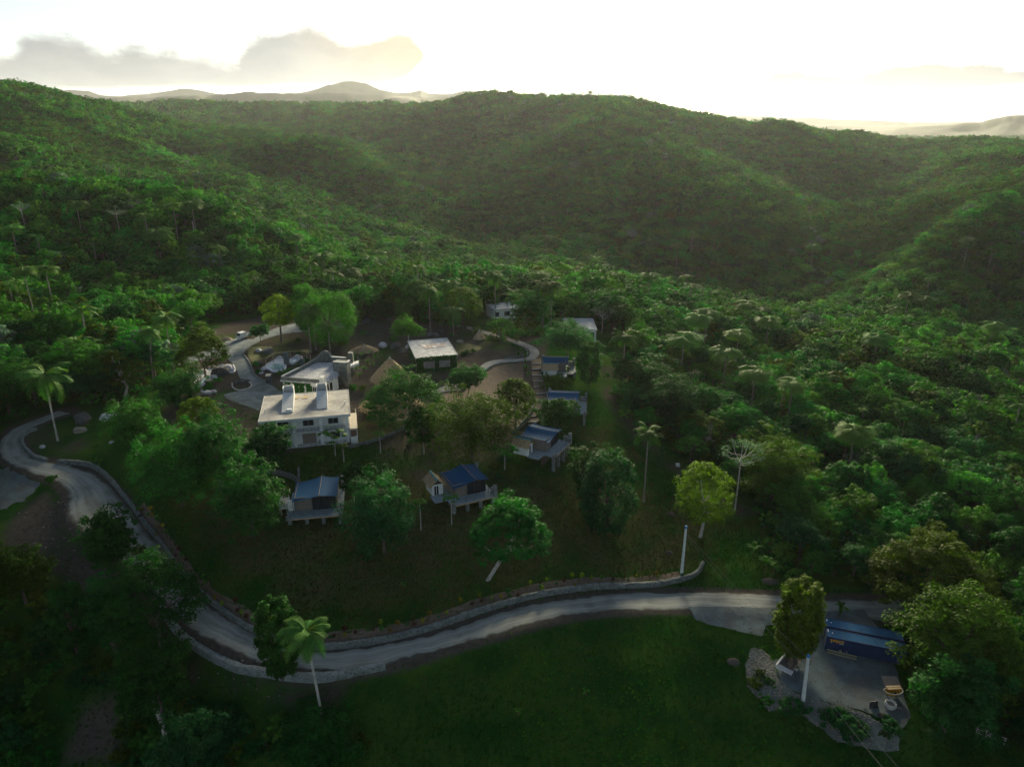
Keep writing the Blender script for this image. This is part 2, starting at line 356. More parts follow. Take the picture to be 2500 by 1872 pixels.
L_RED=leafmat('leaf_red',(.07,.025,.02),.3,.03)
L_GOLD=leafmat('leaf_gold',(.18,.14,.015),.3,.03)
L_FAR=leafmat('leaf_far',(.048,.195,.022),.25,.035)
L_MEADOW=leafmat('leaf_meadow',(.085,.150,.028),.3,.03,.25)
L_HERO=leafmat('leaf_garden',(.022,.105,.015),.25,.02)
BARK=M('bark',(.16,.14,.12),(.08,.07,.06),3,.95,.4)
BARKW=M('bark_pale',(.48,.46,.42),(.30,.29,.26),2,.9,.3)
BARKP=M('bark_palm',(.30,.27,.24),(.20,.18,.16),2,.9,.3)
WHITE=M('white_paint',(.86,.87,.86),(.76,.78,.77),.7,.6,.05,c3=(.45,.46,.44),s3=1.5,a3=.35)
STONE=stone('stone_wall',(.21,.245,.245),(.085,.105,.105),(.20,.22,.21),2.6)
STONE_L=stone('stone_pale',(.30,.35,.35),(.13,.16,.16),(.30,.32,.31),3.0)
CONC=M('concrete',(.42,.43,.42),(.32,.33,.32),.8,.9,.2,c3=(.2,.2,.18),s3=2,a3=.4)
CONCP=M('concrete_pale',(.62,.64,.63),(.52,.54,.53),1.2,.85,.1)
ROOFC=M('roof_concrete',(.42,.41,.38),(.27,.265,.25),.35,.95,.2,detail=7,c3=(.60,.58,.53),s3=1.1,a3=.6)
ROOFW=M('roof_weathered',(.62,.63,.63),(.38,.39,.40),.9,.9,.2,detail=8,c3=(.16,.16,.17),s3=2.2,a3=.75)
METAL=M('dark_metal',(.05,.055,.06),(.03,.03,.035),3,.5,0,.6)
RAILW=M('pale_metal',(.55,.56,.54),(.42,.43,.41),3,.6)
WOOD=M('wood',(.22,.13,.07),(.13,.08,.045),4,.8,.2)
WOODP=M('wood_pale',(.50,.38,.24),(.38,.28,.17),3,.8,.1)
CANVAS=M('blue_canvas',(.008,.075,.175),(.007,.066,.152),.5,.8,.1,spec=.05)
THATCH=M('thatch',(.46,.34,.19),(.26,.18,.10),5,.95,.8,detail=8)
def glassmat():
    m,t,o=newmat('window_glass'); b=t.new('ShaderNodeBsdfPrincipled'); b.inputs['Base Color'].default_value=(.03,.035,.04,1)
    b.inputs['Roughness'].default_value=.08; b.inputs['Specular IOR Level'].default_value=.6; t.link(b.outputs[0],o.inputs[0]); return m
GLASS=glassmat()
def watermat():
    m,t,o=newmat('pool_water'); b=t.new('ShaderNodeBsdfPrincipled'); b.inputs['Base Color'].default_value=(.25,.42,.42,1)
    b.inputs['Roughness'].default_value=.06; t.link(b.outputs[0],o.inputs[0]); return m
WATER=watermat()
def roadmat(name,c1,c2,edge,tracks=True):
    m,t,o=newmat(name); b=t.new('ShaderNodeBsdfPrincipled'); t.link(b.outputs[0],o.inputs[0]); b.inputs['Roughness'].default_value=.95
    b.inputs['Specular IOR Level'].default_value=.05
    g=t.new('ShaderNodeNewGeometry'); at=t.new('ShaderNodeAttribute',attribute_name='across')   # 0..1 across the road
    P=g.outputs['Position']
    sx=t.new('ShaderNodeAttribute',attribute_name='along')
    cmb=t.new('ShaderNodeCombineXYZ'); t.put(cmb.inputs[0],t.math('MULTIPLY',at.outputs['Fac'],9)); t.put(cmb.inputs[1],t.math('MULTIPLY',sx.outputs['Fac'],.10))
    str_=t.noise(cmb.outputs[0],1.6,5,.6,.2)
    col=t.mix(t.step(str_,.35,.65),c1,c2)
    col=t.mix(t.math('MULTIPLY',t.step(t.noise(P,.22,4),.45,.7),.5),col,edge)
    grit=t.noise(P,7,3,.7); col=t.mix(t.math('MULTIPLY',t.step(grit,.5,.75),.35),col,(.40,.41,.40))
    if tracks:
        a=t.math('ABSOLUTE',t.math('SUBTRACT',at.outputs['Fac'],.5))
        rut=t.math('ABSOLUTE',t.math('SUBTRACT',a,.21)); rut=t.math('SUBTRACT',1.0,t.step(rut,.02,.10))
        col=t.mix(t.math('MULTIPLY',rut,.35),col,tuple(x*1.25 for x in c1))
        e=t.math('ADD',a,t.math('MULTIPLY',t.math('SUBTRACT',t.noise(P,.9,4),.5),.16))
        col=t.mix(t.step(e,.37,.5),col,edge)
    t.link(col,b.inputs['Base Color'])
    bn=t.new('ShaderNodeBump'); bn.inputs['Strength'].default_value=.5; bn.inputs['Distance'].default_value=.05; t.link(grit,bn.inputs['Height']); t.link(bn.outputs[0],b.inputs['Normal'])
    return m
ROAD=roadmat('gravel_road',(.30,.315,.29),(.215,.228,.21),(.085,.082,.068))
DRIVE=roadmat('gravel_drive',(.21,.25,.26),(.145,.175,.185),(.10,.10,.09),False)
PATHM=roadmat('concrete_path',(.36,.35,.32),(.26,.255,.24),(.20,.19,.17),False)
YARD=roadmat('gravel_yard',(.125,.165,.175),(.085,.11,.118),(.12,.105,.085),False)
BANKM=roadmat('rubble_bank',(.19,.205,.18),(.09,.105,.08),(.12,.12,.10),False)
BEDM=roadmat('bed_soil',(.20,.15,.115),(.14,.105,.08),(.09,.07,.05),False)
def groundmat():
    m,t,o=newmat('ground'); b=t.new('ShaderNodeBsdfPrincipled'); t.link(b.outputs[0],o.inputs[0]); b.inputs['Roughness'].default_value=1.; b.inputs['Specular IOR Level'].default_value=0.
    g=t.new('ShaderNodeNewGeometry'); P=g.outputs['Position']
    at=t.new('ShaderNodeAttribute',attribute_name='zone'); sp=t.new('ShaderNodeSeparateColor'); t.link(at.outputs['Color'],sp.inputs[0]); pale=t.mix(t.step(t.noise(P,.05,5),.4,.65),(.060,.115,.026),(.042,.092,.018))
    n1=t.noise(P,.12,6,.6); n2=t.noise(P,1.3,6,.65); n3=t.noise(P,6,4,.7)
    floor_=t.mix(t.step(n2,.35,.65),(.035,.045,.018),(.06,.05,.03))
    dirt=t.mix(t.step(n2,.35,.7),(.092,.080,.066),(.056,.049,.041)); dirt=t.mix(t.math('MULTIPLY',t.step(n3,.55,.75),.4),dirt,(.14,.13,.11))
    lush=t.mix(t.step(n1,.38,.64),(.011,.062,.009),(.044,.098,.014)); lush=t.mix(t.math('MULTIPLY',t.step(n2,.45,.7),.6),lush,(.011,.054,.009)); lush=t.mix(t.math('MULTIPLY',t.step(n3,.5,.8),.35),lush,(.04,.080,.012))
    dry=t.mix(t.step(n2,.35,.65),(.094,.084,.036),(.050,.066,.020))
    def w(ch,n,k=.5): return t.step(t.math('ADD',ch,t.math('MULTIPLY',t.math('SUBTRACT',n,.5),k)),.25,.75)
    c=t.mix(w(sp.outputs[1],n2,.9),floor_,lush); c=t.mix(w(sp.outputs[2],n1,1.3),c,dry); c=t.mix(w(sp.outputs[0],n2,.9),c,dirt)
    c=t.mix(at.outputs['Alpha'],c,pale)
    t.link(c,b.inputs['Base Color'])
    bn=t.new('ShaderNodeBump'); bn.inputs['Strength'].default_value=.6; bn.inputs['Distance'].default_value=.15; t.link(n3,bn.inputs['Height']); t.link(bn.outputs[0],b.inputs['Normal'])
    return m
GROUND=groundmat()
# ------------------------------------------------------------------ ground zones and sheet
zone=np.zeros(GX.shape+(4,),np.float32); 
def paint(ch,r,pts,val=1.,soft=2.,spec=None):
    poly=gpoly(r,pts) if r!='XY' else pts
    px,py=GX[near],GY[near]; ins=inpoly(px,py,poly); d,_=pdist(px,py,list(poly)+[poly[0]])
    b=np.clip(.5+np.where(ins,d,-d)/(2*soft),0,1)*abs(val)
    if ch==0 and val>0: b=b*np.clip(.82+fbm(px/7,py/7,3,61)*1.5,.15,1.1)
    z=zone[...,ch][near]; z=np.maximum(z,b) if val>0 else np.minimum(z,1-b); zone[...,ch][near]=z
nn_=near
zone[...,1][near]=.75                                   # near ground is grassy unless painted
zone[...,1][~near]=1.3
zone[...,2][~near]=np.clip(.0+fbm(GX[~near]/150,GY[~near]/150,3,8)*.9,0,.5)
for _c,_rx,_ry in((ptY(2420,452,500),110,75),(ptY(150,320,660),85,65),(ptY(2330,395,700),60,50)): zone[...,3]=np.maximum(zone[...,3],np.clip(1.6-(((GX-_c.x)/_rx)**2+((GY-_c.y)/_ry)**2),0,1))
CLEAR=gpoly('D',[(-120,1660),(-60,1000),(60,905),(180,880),(300,870),(350,830),(400,770),(450,700),(500,682),(640,668),(760,690),(850,690),(1000,712),(1100,740),(1180,725),(1300,760),(1390,800),(1340,830),(1310,850),(1360,910),(1430,960),(1490,1010),(1560,1060),(1640,1115),(1640,1190),(1700,1250),(1880,1285),(1960,1330),(2000,1500),(2250,1600),(2500,1660)])
CLEAR+= [Vector((90,22,0)),Vector((-90,22,0))]
paint(1,'D',[(0,900),(350,820),(450,690),(900,690),(1180,710),(1300,780),(1400,810),(1640,1110),(1750,1280),(2212,1300),(2212,1656),(0,1656)],.85,3)
paint(0,'D',[(350,860),(400,780),(460,700),(640,660),(900,690),(1100,720),(1190,730),(1170,800),(1160,920),(1110,965),(1060,1010),(900,1015),(870,990),(780,965),(720,960),(470,1010),(400,960),(360,920)],1,3)
paint(0,'D',[(780,965),(900,960),(1060,1010),(1030,1050),(900,1060),(760,1010)],.75,4)
paint(0,'D',[(0,1120),(100,1060),(150,1075),(155,1110),(200,1180),(330,1290),(400,1390),(480,1440),(660,1470),(760,1460),(700,1560),(600,1540),(470,1500),(400,1480),(300,1330),(150,1270),(0,1200)],.9,2.5)
paint(0,'D',[(120,1656),(160,1500),(260,1480),(270,1600),(250,1656)],.8,3)
paint(0,'D',[(1290,790),(1380,800),(1330,850),(1400,940),(1490,1010),(1640,1110),(1600,1120),(1450,1030),(1350,940),(1300,860)],.8,3)
paint(2,'D',[(330,1100),(760,1020),(1060,1030),(1330,1020),(1640,1130),(1500,1240),(1200,1275),(1000,1325),(800,1375),(600,1340),(440,1250)],.6,6)
paint(2,'D',[(470,1180),(760,1170),(1060,1130),(1250,1150),(1320,1230),(1200,1270),(1000,1320),(800,1370),(600,1330),(480,1260)],.55,6)
paint(2,'D',[(1200,930),(1330,900),(1420,1000),(1340,1050),(1240,1040)],.5,4)
paint(0,'D',[(280,1080),(420,1080),(480,1180),(440,1230),(340,1150)],.35,4)
paint(0,'D',[(0,905),(140,905),(150,985),(60,975),(0,1000)],.7,3)
paint(0,'D',[(70,985),(190,930),(240,960),(150,995)],.6,3)
paint(0,'D',[(1860,1270),(2212,1290),(2212,1656),(2000,1560),(1960,1330)],.55,4)
paint(0,'D',[(1680,1200),(1880,1230),(1900,1290),(1700,1285)],.35,4)
paint(0,'D',[(880,1430),(1250,1340),(1480,1320),(1500,1350),(1100,1390),(900,1470)],.4,3)
_d,_pa=pdist(GX[near],GY[near],RC); _w=np.interp(_pa,np.arange(MR),RWID)/2; zone[...,0][near]=np.maximum(zone[...,0][near],np.clip(1.25-(_d-_w-.6)/1.4,0,1))
v=np.stack([GX,GY,GZ],-1).reshape(-1,3)
ny_,nx_=GX.shape
ii=(np.arange(ny_-1)[:,None]*nx_+np.arange(nx_-1)[None]).ravel()
GROUND_O=meshobj('ground',v,np.stack([ii,ii+1,ii+1+nx_,ii+nx_],1),GROUND,smooth=True)
a=GROUND_O.data.attributes.new('zone','FLOAT_COLOR','POINT'); a.data.foreach_set('color',zone.reshape(-1))
tag(GROUND_O,'green and brown hilly ground reaching to the far ridges',kind='structure')

def attr(o,name,vals):
    a=o.data.attributes.new(name,'FLOAT','POINT'); a.data.foreach_set('value',np.asarray(vals,np.float32))
def ribbon(name,L,Rr,mat,dz=.06,nc=10,label=None,edge=0.,seed=1):
    L=np.asarray(L)[:,:2]; Rr=np.asarray(Rr)[:,:2]; n=len(L); t=np.linspace(0,1,nc)
    c=(L+Rr)/2; s=np.concatenate([[0],np.cumsum(np.hypot(*np.diff(c,axis=0).T))])
    if edge:
        wl=(vnoise(s/1.1,s*0+3,seed)-.5)*edge+(vnoise(s/4,s*0+7,seed)-.5)*edge; wr=(vnoise(s/1.1,s*0+13,seed)-.5)*edge+(vnoise(s/4,s*0+17,seed)-.5)*edge
        dd=(Rr-L)/np.maximum(np.hypot(*(Rr-L).T),.1)[:,None]; L=L+dd*wl[:,None]; Rr=Rr+dd*wr[:,None]
    P=L[:,None]*(1-t)[None,:,None]+Rr[:,None]*t[None,:,None]
    z=HM(P[...,0],P[...,1])+dz; z[:,0]-=dz*.7; z[:,-1]-=dz*.7
    V=np.concatenate([P,z[...,None]],-1).reshape(-1,3); k=(np.arange(n-1)[:,None]*nc+np.arange(nc-1)[None]).ravel()
    F=np.stack([k,k+nc,k+nc+1,k+1],1)
    a=V[F[0]]; nz=np.cross(a[1]-a[0],a[2]-a[0])[2]
    if nz<0: F=F[:,::-1]
    o=meshobj(name,V,F,mat,smooth=True); attr(o,'across',np.tile(t,n)); attr(o,'along',np.repeat(s,nc)); tag(o,label,kind='structure'); return o
SHEETS=[]; SHEET_BY={}
def sheet(name,poly,mat,dz=.05,step=.8,label=None,edge=.25,parent=None):
    P=np.array([[p[0],p[1]] for p in poly]+[[poly[0][0],poly[0][1]]]); s=np.concatenate([[0],np.cumsum(np.hypot(*np.diff(P,axis=0).T))]); n=max(12,int(s[-1]/.6)); tt=np.linspace(0,s[-1],n,endpoint=False)
    B=np.stack([np.interp(tt,s,P[:,0]),np.interp(tt,s,P[:,1])],1)
    B+=np.stack([fbm(B[:,0]*.9,B[:,1]*.9,2,5),fbm(B[:,0]*.9,B[:,1]*.9,2,8)],1)*edge*2
    SHEETS.append([tuple(p) for p in B]); SHEET_BY[name]=SHEETS[-1]
    x0,y0=B.min(0); x1,y1=B.max(0); gx,gy=np.meshgrid(np.arange(x0,x1,step),np.arange(y0,y1,step)); gx=gx.ravel()+.01;gy=gy.ravel()
    k=inpoly(gx,gy,B); d,_=pdist(gx,gy,list(B)+[B[0]]); k&=d>step*.4
    pts=[Vector(p) for p in B]+[Vector((a,b)) for a,b in zip(gx[k],gy[k])]
    vs,es,fs,_,_,_=delaunay_2d_cdt(pts,[],[list(range(len(B)))],1,1e-4)
    V=np.array([[p.x,p.y] for p in vs]); z=HM(V[:,0],V[:,1])+dz
    fs=[list(f) for f in fs]
    o=meshobj(name,np.concatenate([V,z[:,None]],1),fs,mat,parent,smooth=True); attr(o,'across',V[:,0]*.03); attr(o,'along',V[:,1]*2.7); 
    if label: tag(o,label,kind='structure')
    return o
_dd=(rout-rin)/np.hypot(*(rout-rin).T)[:,None]
ribbon('road',rin-_dd*.45,rout+_dd*.35,ROAD,.07,12,'pale gravel road curving below the slope',.5)
# ------------------------------------------------------------------ vegetation builders
class MB:
    """collects faces, then becomes one mesh object"""
    def __init__(s): s.v=[]; s.f=[]; s.m=[]
    def add(s,v,f,m=0):
        o=len(s.v); s.v+= [tuple(map(float,p)) for p in v]; s.f+=[tuple(i+o for i in q) for q in f]; s.m+=[m]*len(f)
    def box(s,x0,x1,y0,y1,z0,z1,m=0):
        s.add([(x0,y0,z0),(x1,y0,z0),(x1,y1,z0),(x0,y1,z0),(x0,y0,z1),(x1,y0,z1),(x1,y1,z1),(x0,y1,z1)],
              [(0,3,2,1),(4,5,6,7),(0,1,5,4),(1,2,6,5),(2,3,7,6),(3,0,4,7)],m)
    def prism(s,poly,z0,z1,m=0):
        n=len(poly); a=sum(poly[i-1][0]*poly[i][1]-poly[i][0]*poly[i-1][1] for i in range(n))
        if a<0: poly=poly[::-1]
        zb=z0 if hasattr(z0,'__len__') else [z0]*n; zt=z1 if hasattr(z1,'__len__') else [z1]*n
        s.add([(p[0],p[1],z) for p,z in zip(poly,zb)]+[(p[0],p[1],z) for p,z in zip(poly,zt)],
              [tuple(range(n))[::-1],tuple(range(n,2*n))]+[(i,(i+1)%n,(i+1)%n+n,i+n) for i in range(n)],m)
    def tube(s,pts,rad,n=6,m=0,cap=True):
        P=[Vector(p) for p in pts]; k=len(P); R_=rad if hasattr(rad,'__len__') else [rad]*k; vs=[]
        ref=Vector((1,0,0))
        for i in range(k):
            d=(P[min(i+1,k-1)]-P[max(i-1,0)]); d=d.normalized() if d.length>1e-9 else Vector((0,0,1))
            if abs(d.dot(ref))>.95: ref=Vector((0,1,0))
            a=d.cross(ref).normalized(); b=d.cross(a); ref=b.cross(d) if False else ref
            for j in range(n):
                t=2*math.pi*j/n; vs.append(P[i]+(a*math.cos(t)+b*math.sin(t))*R_[i])
        fs=[(i*n+j,i*n+(j+1)%n,(i+1)*n+(j+1)%n,(i+1)*n+j) for i in range(k-1) for j in range(n)]
        if cap: fs+=[tuple(range(n))[::-1],tuple(range((k-1)*n,k*n))]
        s.add(vs,fs,m)
    def rod(s,a,b,r,n=5,m=0): s.tube([a,b],r,n,m)
    def quad(s,a,b,c,d,m=0): s.add([a,b,c,d],[(0,1,2,3)],m)
    def build(s,name,mat,parent=None,smooth=False):
        mats=mat if isinstance(mat,(list,tuple)) else [mat]
        o=meshobj(name,s.v,s.f,mats,parent,smooth)
        if len(mats)>1: o.data.polygons.foreach_set('material_index',np.array(s.m,np.int32))
        return o
def empty(name,loc,rz=0,scale=1):
    o=bpy.data.objects.new(name,None); o.location=loc; o.rotation_euler=(0,0,rz); o.empty_display_size=.5
    o.scale=(scale,)*3 if not hasattr(scale,'__len__') else scale
    COL.objects.link(o); return o
def norm(a): return a/np.maximum(np.linalg.norm(a,axis=-1,keepdims=True),1e-9)
def leafquads(c,nrm,size,asp,rng,shade):
    n=len(c); nrm=norm(nrm); t=norm(np.cross(nrm,rng.normal(size=(n,3)))); b=np.cross(nrm,t)
    s=np.broadcast_to(np.asarray(size,float),(n,))[:,None]*rng.uniform(.7,1.3,(n,1))
    V=np.stack([c-t*s*.5,c+b*s*asp*.5+nrm*s*.06,c+t*s*.5,c-b*s*asp*.5+nrm*s*.06],1).reshape(-1,3)
    return V,np.arange(4*n).reshape(n,4),np.repeat(shade,4)
def meshdata(name,parts,mats):
    """parts: list of (V,F(n,4),shade,material index)"""
    V=[];F=[];S=[];I=[];o=0
    for v,f,s,i in parts:
        V.append(v);F.append(np.asarray(f)+o);S.append(s);I.append(np.full(len(f),i));o+=len(v)
    V=np.concatenate(V).astype(np.float32);F=np.concatenate(F);S=np.concatenate(S);I=np.concatenate(I)
    me=bpy.data.meshes.new(name); me.vertices.add(len(V)); me.vertices.foreach_set('co',V.ravel()); me.loops.add(F.size)
    me.loops.foreach_set('vertex_index',F.ravel().astype(np.int32)); me.polygons.add(len(F)); me.polygons.foreach_set('loop_start',np.arange(0,F.size,4,dtype=np.int32))
    for m in mats: me.materials.append(m)
    me.polygons.foreach_set('material_index',I.astype(np.int32)); me.update(calc_edges=True)
    a=me.attributes.new('shade','FLOAT','POINT'); a.data.foreach_set('value',S.astype(np.float32)); return me
def mbdata(mb):
    f=np.array([q if len(q)==4 else (*q,q[-1]) for q in mb.f if len(q) in(3,4)]) if mb.f else np.zeros((0,4),int)
    v=np.array(mb.v) if mb.v else np.zeros((0,3)); return v,f,np.ones(len(v))
def tree_parts(seed,H,rx,rz,kind='broad',nclump=70,per=45,leaf=.4,base=None,trunk_r=None,lean=0.,low=-.5):
    """returns trunk (V,F,S) and crown (V,F,S); crown centre sits at H-rz"""
    rng=np.random.default_rng(seed); cz=H-rz
    th=rng.uniform(0,2*math.pi,nclump); 
    if kind=='umbrella':
        rr=np.sqrt(rng.uniform(0,1,nclump)); zz=(1-rr**2.2)*rng.uniform(.55,1.05,nclump)-.05+rng.normal(0,.10,nclump)
        C=np.stack([np.cos(th)*rr*rx,np.sin(th)*rr*rx,zz*rz],1); flat=.35; cr=rx*.17
    elif kind=='airy':
        w=rng.uniform(-.8,1,nclump); rr=np.sqrt(np.maximum(1-w*w,0))*rng.uniform(.45,1.08,nclump); C=np.stack([np.cos(th)*rr*rx,np.sin(th)*rr*rx,w*rz],1); flat=.8; cr=rx*.145
    elif kind=='column':
        w=rng.uniform(-1,1,nclump); rr=(1-.45*np.abs(w)**1.5)*rng.uniform(.35,1,nclump)**.6; C=np.stack([np.cos(th)*rr*rx,np.sin(th)*rr*rx,w*rz],1); flat=.9; cr=rx*.17
    else:
        w=rng.uniform(low,1,nclump); rad=rng.uniform(.55,1.06,nclump); rad[:nclump//5]*=.6
        lob=1+.22*np.sin(th*2+seed*1.7+w*2)+.15*np.sin(th*5+seed*2.3+w*3)+.12*np.sin(w*7+seed)
        rr=np.sqrt(np.maximum(1-w*w,0)); C=np.stack([np.cos(th)*rr*rx,np.sin(th)*rr*rx,w*rz],1)*(rad*lob)[:,None]; flat=.75; cr=rx*.21
    C[:,2]+=cz
    cs=rng.uniform(.5,1.5,nclump); csh=rng.uniform(.6,1.42,nclump)
    k=np.repeat(np.arange(nclump),per); n=len(k); d=norm(rng.normal(size=(n,3))); d[:,2]=np.where(rng.random(n)<.72,np.abs(d[:,2]),d[:,2])
    P=C[k]+d*np.array([1,1,flat])*(cr*cs[k]*rng.uniform(.55,1.0,n))[:,None]
    if kind=='column': P[:,2]-=np.abs(rng.normal(0,.10*rx,n)); 
    nr=d*.8+np.array([0,0,.65])+rng.normal(0,.45,(n,3))
    crown=leafquads(P,nr,leaf,.62,rng,csh[k]*rng.uniform(.82,1.18,n))
    mb=MB(); tr=trunk_r or .035*H; top=Vector((lean*H*.3,0,cz-rz*.2)); b0=Vector((0,0,-.6)) if base is None else Vector(base)
    mid=b0.lerp(top,.5)+Vector((rng.normal(0,.04)*H,rng.normal(0,.04)*H,0)); 
    mb.tube([b0,b0.lerp(mid,.15),mid,top],[tr*1.35,tr,tr*.8,tr*.55],7)
    for i in rng.choice(nclump,min(9,nclump),replace=False):
        e=Vector(C[i]); s=mid.lerp(top,rng.uniform(.35,1.)); m=s.lerp(e,.5)+Vector((0,0,-.06*H*rng.random())); mb.tube([s,m,s.lerp(e,.95)],[tr*.42,tr*.26,tr*.1],5,cap=False)
    return mbdata(mb),crown
def frond(seed,L=3.2,droop=1.0,nl=15,w=.75):
    rng=np.random.default_rng(seed); V=[];F=[];S=[]
    def spine(t): return np.array([L*(t-.12*t**3)*1.0, 0, L*(.42*t-.78*droop*t*t)])
    mb=MB(); mb.tube([spine(t) for t in (0,.33,.66,1)],[.06,.045,.03,.012],4,cap=False)
    rv,rf,_=mbdata(mb); V.append(rv); F.append(rf); S.append(np.full(len(rv),.9)); o=len(rv)
    for i in range(nl):
        t=.10+.9*i/nl; c=spine(t); tg=spine(min(t+.02,1.02))-c; tg/=np.linalg.norm(tg)
        ll=w*(math.sin(math.pi*min(t*.9+.12,1))**.6)
        for sd in(-1,1):
            out=np.array([.45,sd*1.,-.35-.25*rng.random()]); out/=np.linalg.norm(out); tip=c+out*ll*rng.uniform(.85,1.1)
            wd=tg*(.11*L/nl*6.5)
            V.append(np.array([c-wd*.5,c+wd*.5,tip+wd*.22,tip-wd*.22])); F.append(np.arange(4)[None]+o); o+=4; S.append(np.full(4,rng.uniform(.8,1.2)))
    return np.concatenate(V),np.concatenate(F),np.concatenate(S)
def rotV(V,rx=0,ry=0,rz=0):
    m=np.array(Matrix.Rotation(rz,3,'Z')@Matrix.Rotation(ry,3,'Y')@Matrix.Rotation(rx,3,'X')); return V@m.T
def palm_crown(seed,n=16,L=3.2):
    rng=np.random.default_rng(seed); parts=[]
    for i in range(n):
        el=rng.uniform(-.15,1.0)*(1 if i>2 else 1.3); v,f,s=frond(seed*31+i,L*rng.uniform(.85,1.1),rng.uniform(.75,1.25),11)
        v=rotV(v,0,-el*.75+.25,i*2.399+rng.normal(0,.15)); parts.append((v,f,s*(1.15 if el>.7 else 1),0))
    return parts
def palm_trunk(H,bend=(0,0),r=.2,pale=False):
    mb=MB(); n=7; pts=[(bend[0]*(1-(1-i/n)**1.6)-bend[0],bend[1]*(1-(1-i/n)**1.6)-bend[1],-.5+(H+.5)*i/n) for i in range(n+1)]
    pts=[(bend[0]*((i/n)**1.5),bend[1]*((i/n)**1.5),-.5+(H+.5)*i/n) for i in range(n+1)]
    mb.tube(pts,[r*1.35,r*1.1]+[r*(1-.25*i/n) for i in range(2,n+1)],8); return mb,Vector(pts[-1])
# shared meshes
PROTO={}
def proto(name,parts,mats): PROTO[name]=meshdata(name,parts,mats); return PROTO[name]
NEARM=[]                                              # (trunk mesh, crown mesh, crown radius, height)
for i,(kind,mat,H,rx,rz,nc,per,lf,bk) in enumerate([('broad',L_DARK,8.5,3.6,3.0,95,52,.42,BARK),('broad',L_MID,8,3.9,2.7,95,52,.42,BARK),('broad',L_MID,9.5,3.3,3.6,95,52,.40,BARK),('broad',L_DARK,7,4.2,2.4,95,52,.45,BARK),
      ('umbrella',L_MID,8,4.6,2.6,110,44,.40,BARK),('airy',L_OLIVE,8,3.4,3.0,70,42,.36,BARKW),('broad',L_BRIGHT,7.5,3.2,2.8,85,50,.40,BARK),('column',L_MID,9.5,2.6,4.2,80,50,.38,BARK)]):
    t,c=tree_parts(100+i,H,rx,rz,kind,nc,per,lf); NEARM.append((proto('nt%d'%i,[(*t,0)],[bk]),proto('nc%d'%i,[(*c,0)],[mat]),rx,H))
protoN=[];protoM=[];protoF=[]
def combo(name,seed,H,rx,rz,kind,nc,per,lf,mat,bark=BARK):
    t,c=tree_parts(seed,H,rx,rz,kind,nc,per,lf); o=bpy.data.objects.new(name,proto(name,[(*t,0),(*c,1)],[bark,mat])); return o
SPEC=[('broad',L_DARK,8.5,3.6,3.0),('broad',L_FAR,8,3.9,2.7),('broad',L_MID,9.0,3.3,3.4),('broad',L_FAR,7,4.2,2.4),('umbrella',L_MID,8,4.6,2.6),('airy',L_OLIVE,8,3.4,3.0),('broad',L_BRIGHT,7.5,3.2,2.8),('airy',L_SILVER,8.5,3.3,2.4),('column',L_FAR,10,2.6,4.2),('airy',L_GREY,7.5,3.0,2.6)]
for i,(k,m,H,rx,rz) in enumerate(SPEC):
    protoM.append(combo('mid_%02d'%i,200+i,H,rx*1.12,rz,k,75,28,.58,m))
    protoF.append(combo('far_%02d'%i,300+i,H,rx*1.25,rz,k,36,14,1.0,m))
pm=[]
for i in range(3):
    tb,_=palm_trunk(9+i,(.3*i,.2)); tv=mbdata(tb); pc=[(v+np.array([.3*i,.2,9+i]),f,s,1) for v,f,s,_ in palm_crown(40+i,13,3.3)]
    protoM.append(bpy.data.objects.new('mid_%02d'%(len(SPEC)+i),proto('palmm%d'%i,[(*tv,0)]+pc,[BARKP,L_PALM])))
    protoF.append(bpy.data.objects.new('far_%02d'%(len(SPEC)+i),PROTO['palmm%d'%i]))
def scatter(name,pts,rz,scl,idx,objs,mat=None):
    me=bpy.data.meshes.new(name); me.vertices.add(len(pts)); me.vertices.foreach_set('co',np.asarray(pts,np.float32).ravel())
    for nm,ty,vals in(('rz','FLOAT',rz),('scl','FLOAT',scl),('idx','INT',idx)):
        a=me.attributes.new(nm,ty,'POINT'); a.data.foreach_set('value',np.asarray(vals,np.float32 if ty=='FLOAT' else np.int32))
    o=bpy.data.objects.new(name,me); COL.objects.link(o)
    c=bpy.data.collections.new(name+'_kinds')
    for k in objs: c.objects.link(k)
    g=bpy.data.node_groups.new(name+'_scatter','GeometryNodeTree')
    g.interface.new_socket('Geometry',in_out='INPUT',socket_type='NodeSocketGeometry'); g.interface.new_socket('Geometry',in_out='OUTPUT',socket_type='NodeSocketGeometry')
    n=g.nodes; l=g.links; gi=n.new('NodeGroupInput'); go=n.new('NodeGroupOutput'); ci=n.new('GeometryNodeCollectionInfo'); ci.inputs[0].default_value=c; ci.inputs[1].default_value=True; ci.inputs[2].default_value=True
    ip=n.new('GeometryNodeInstanceOnPoints'); l.new(gi.outputs[0],ip.inputs['Points']); l.new(ci.outputs[0],ip.inputs['Instance']); ip.inputs['Pick Instance'].default_value=True
    def na(nm,ty): k=n.new('GeometryNodeInputNamedAttribute'); k.data_type=ty; k.inputs[0].default_value=nm; return k.outputs[0]
    l.new(na('idx','INT'),ip.inputs['Instance Index']); cx=n.new('ShaderNodeCombineXYZ'); l.new(na('rz','FLOAT'),cx.inputs[2]); l.new(cx.outputs[0],ip.inputs['Rotation']); l.new(na('scl','FLOAT'),ip.inputs['Scale'])
    l.new(ip.outputs[0],go.inputs[0]); md=o.modifiers.new('scatter','NODES'); md.node_group=g; return o
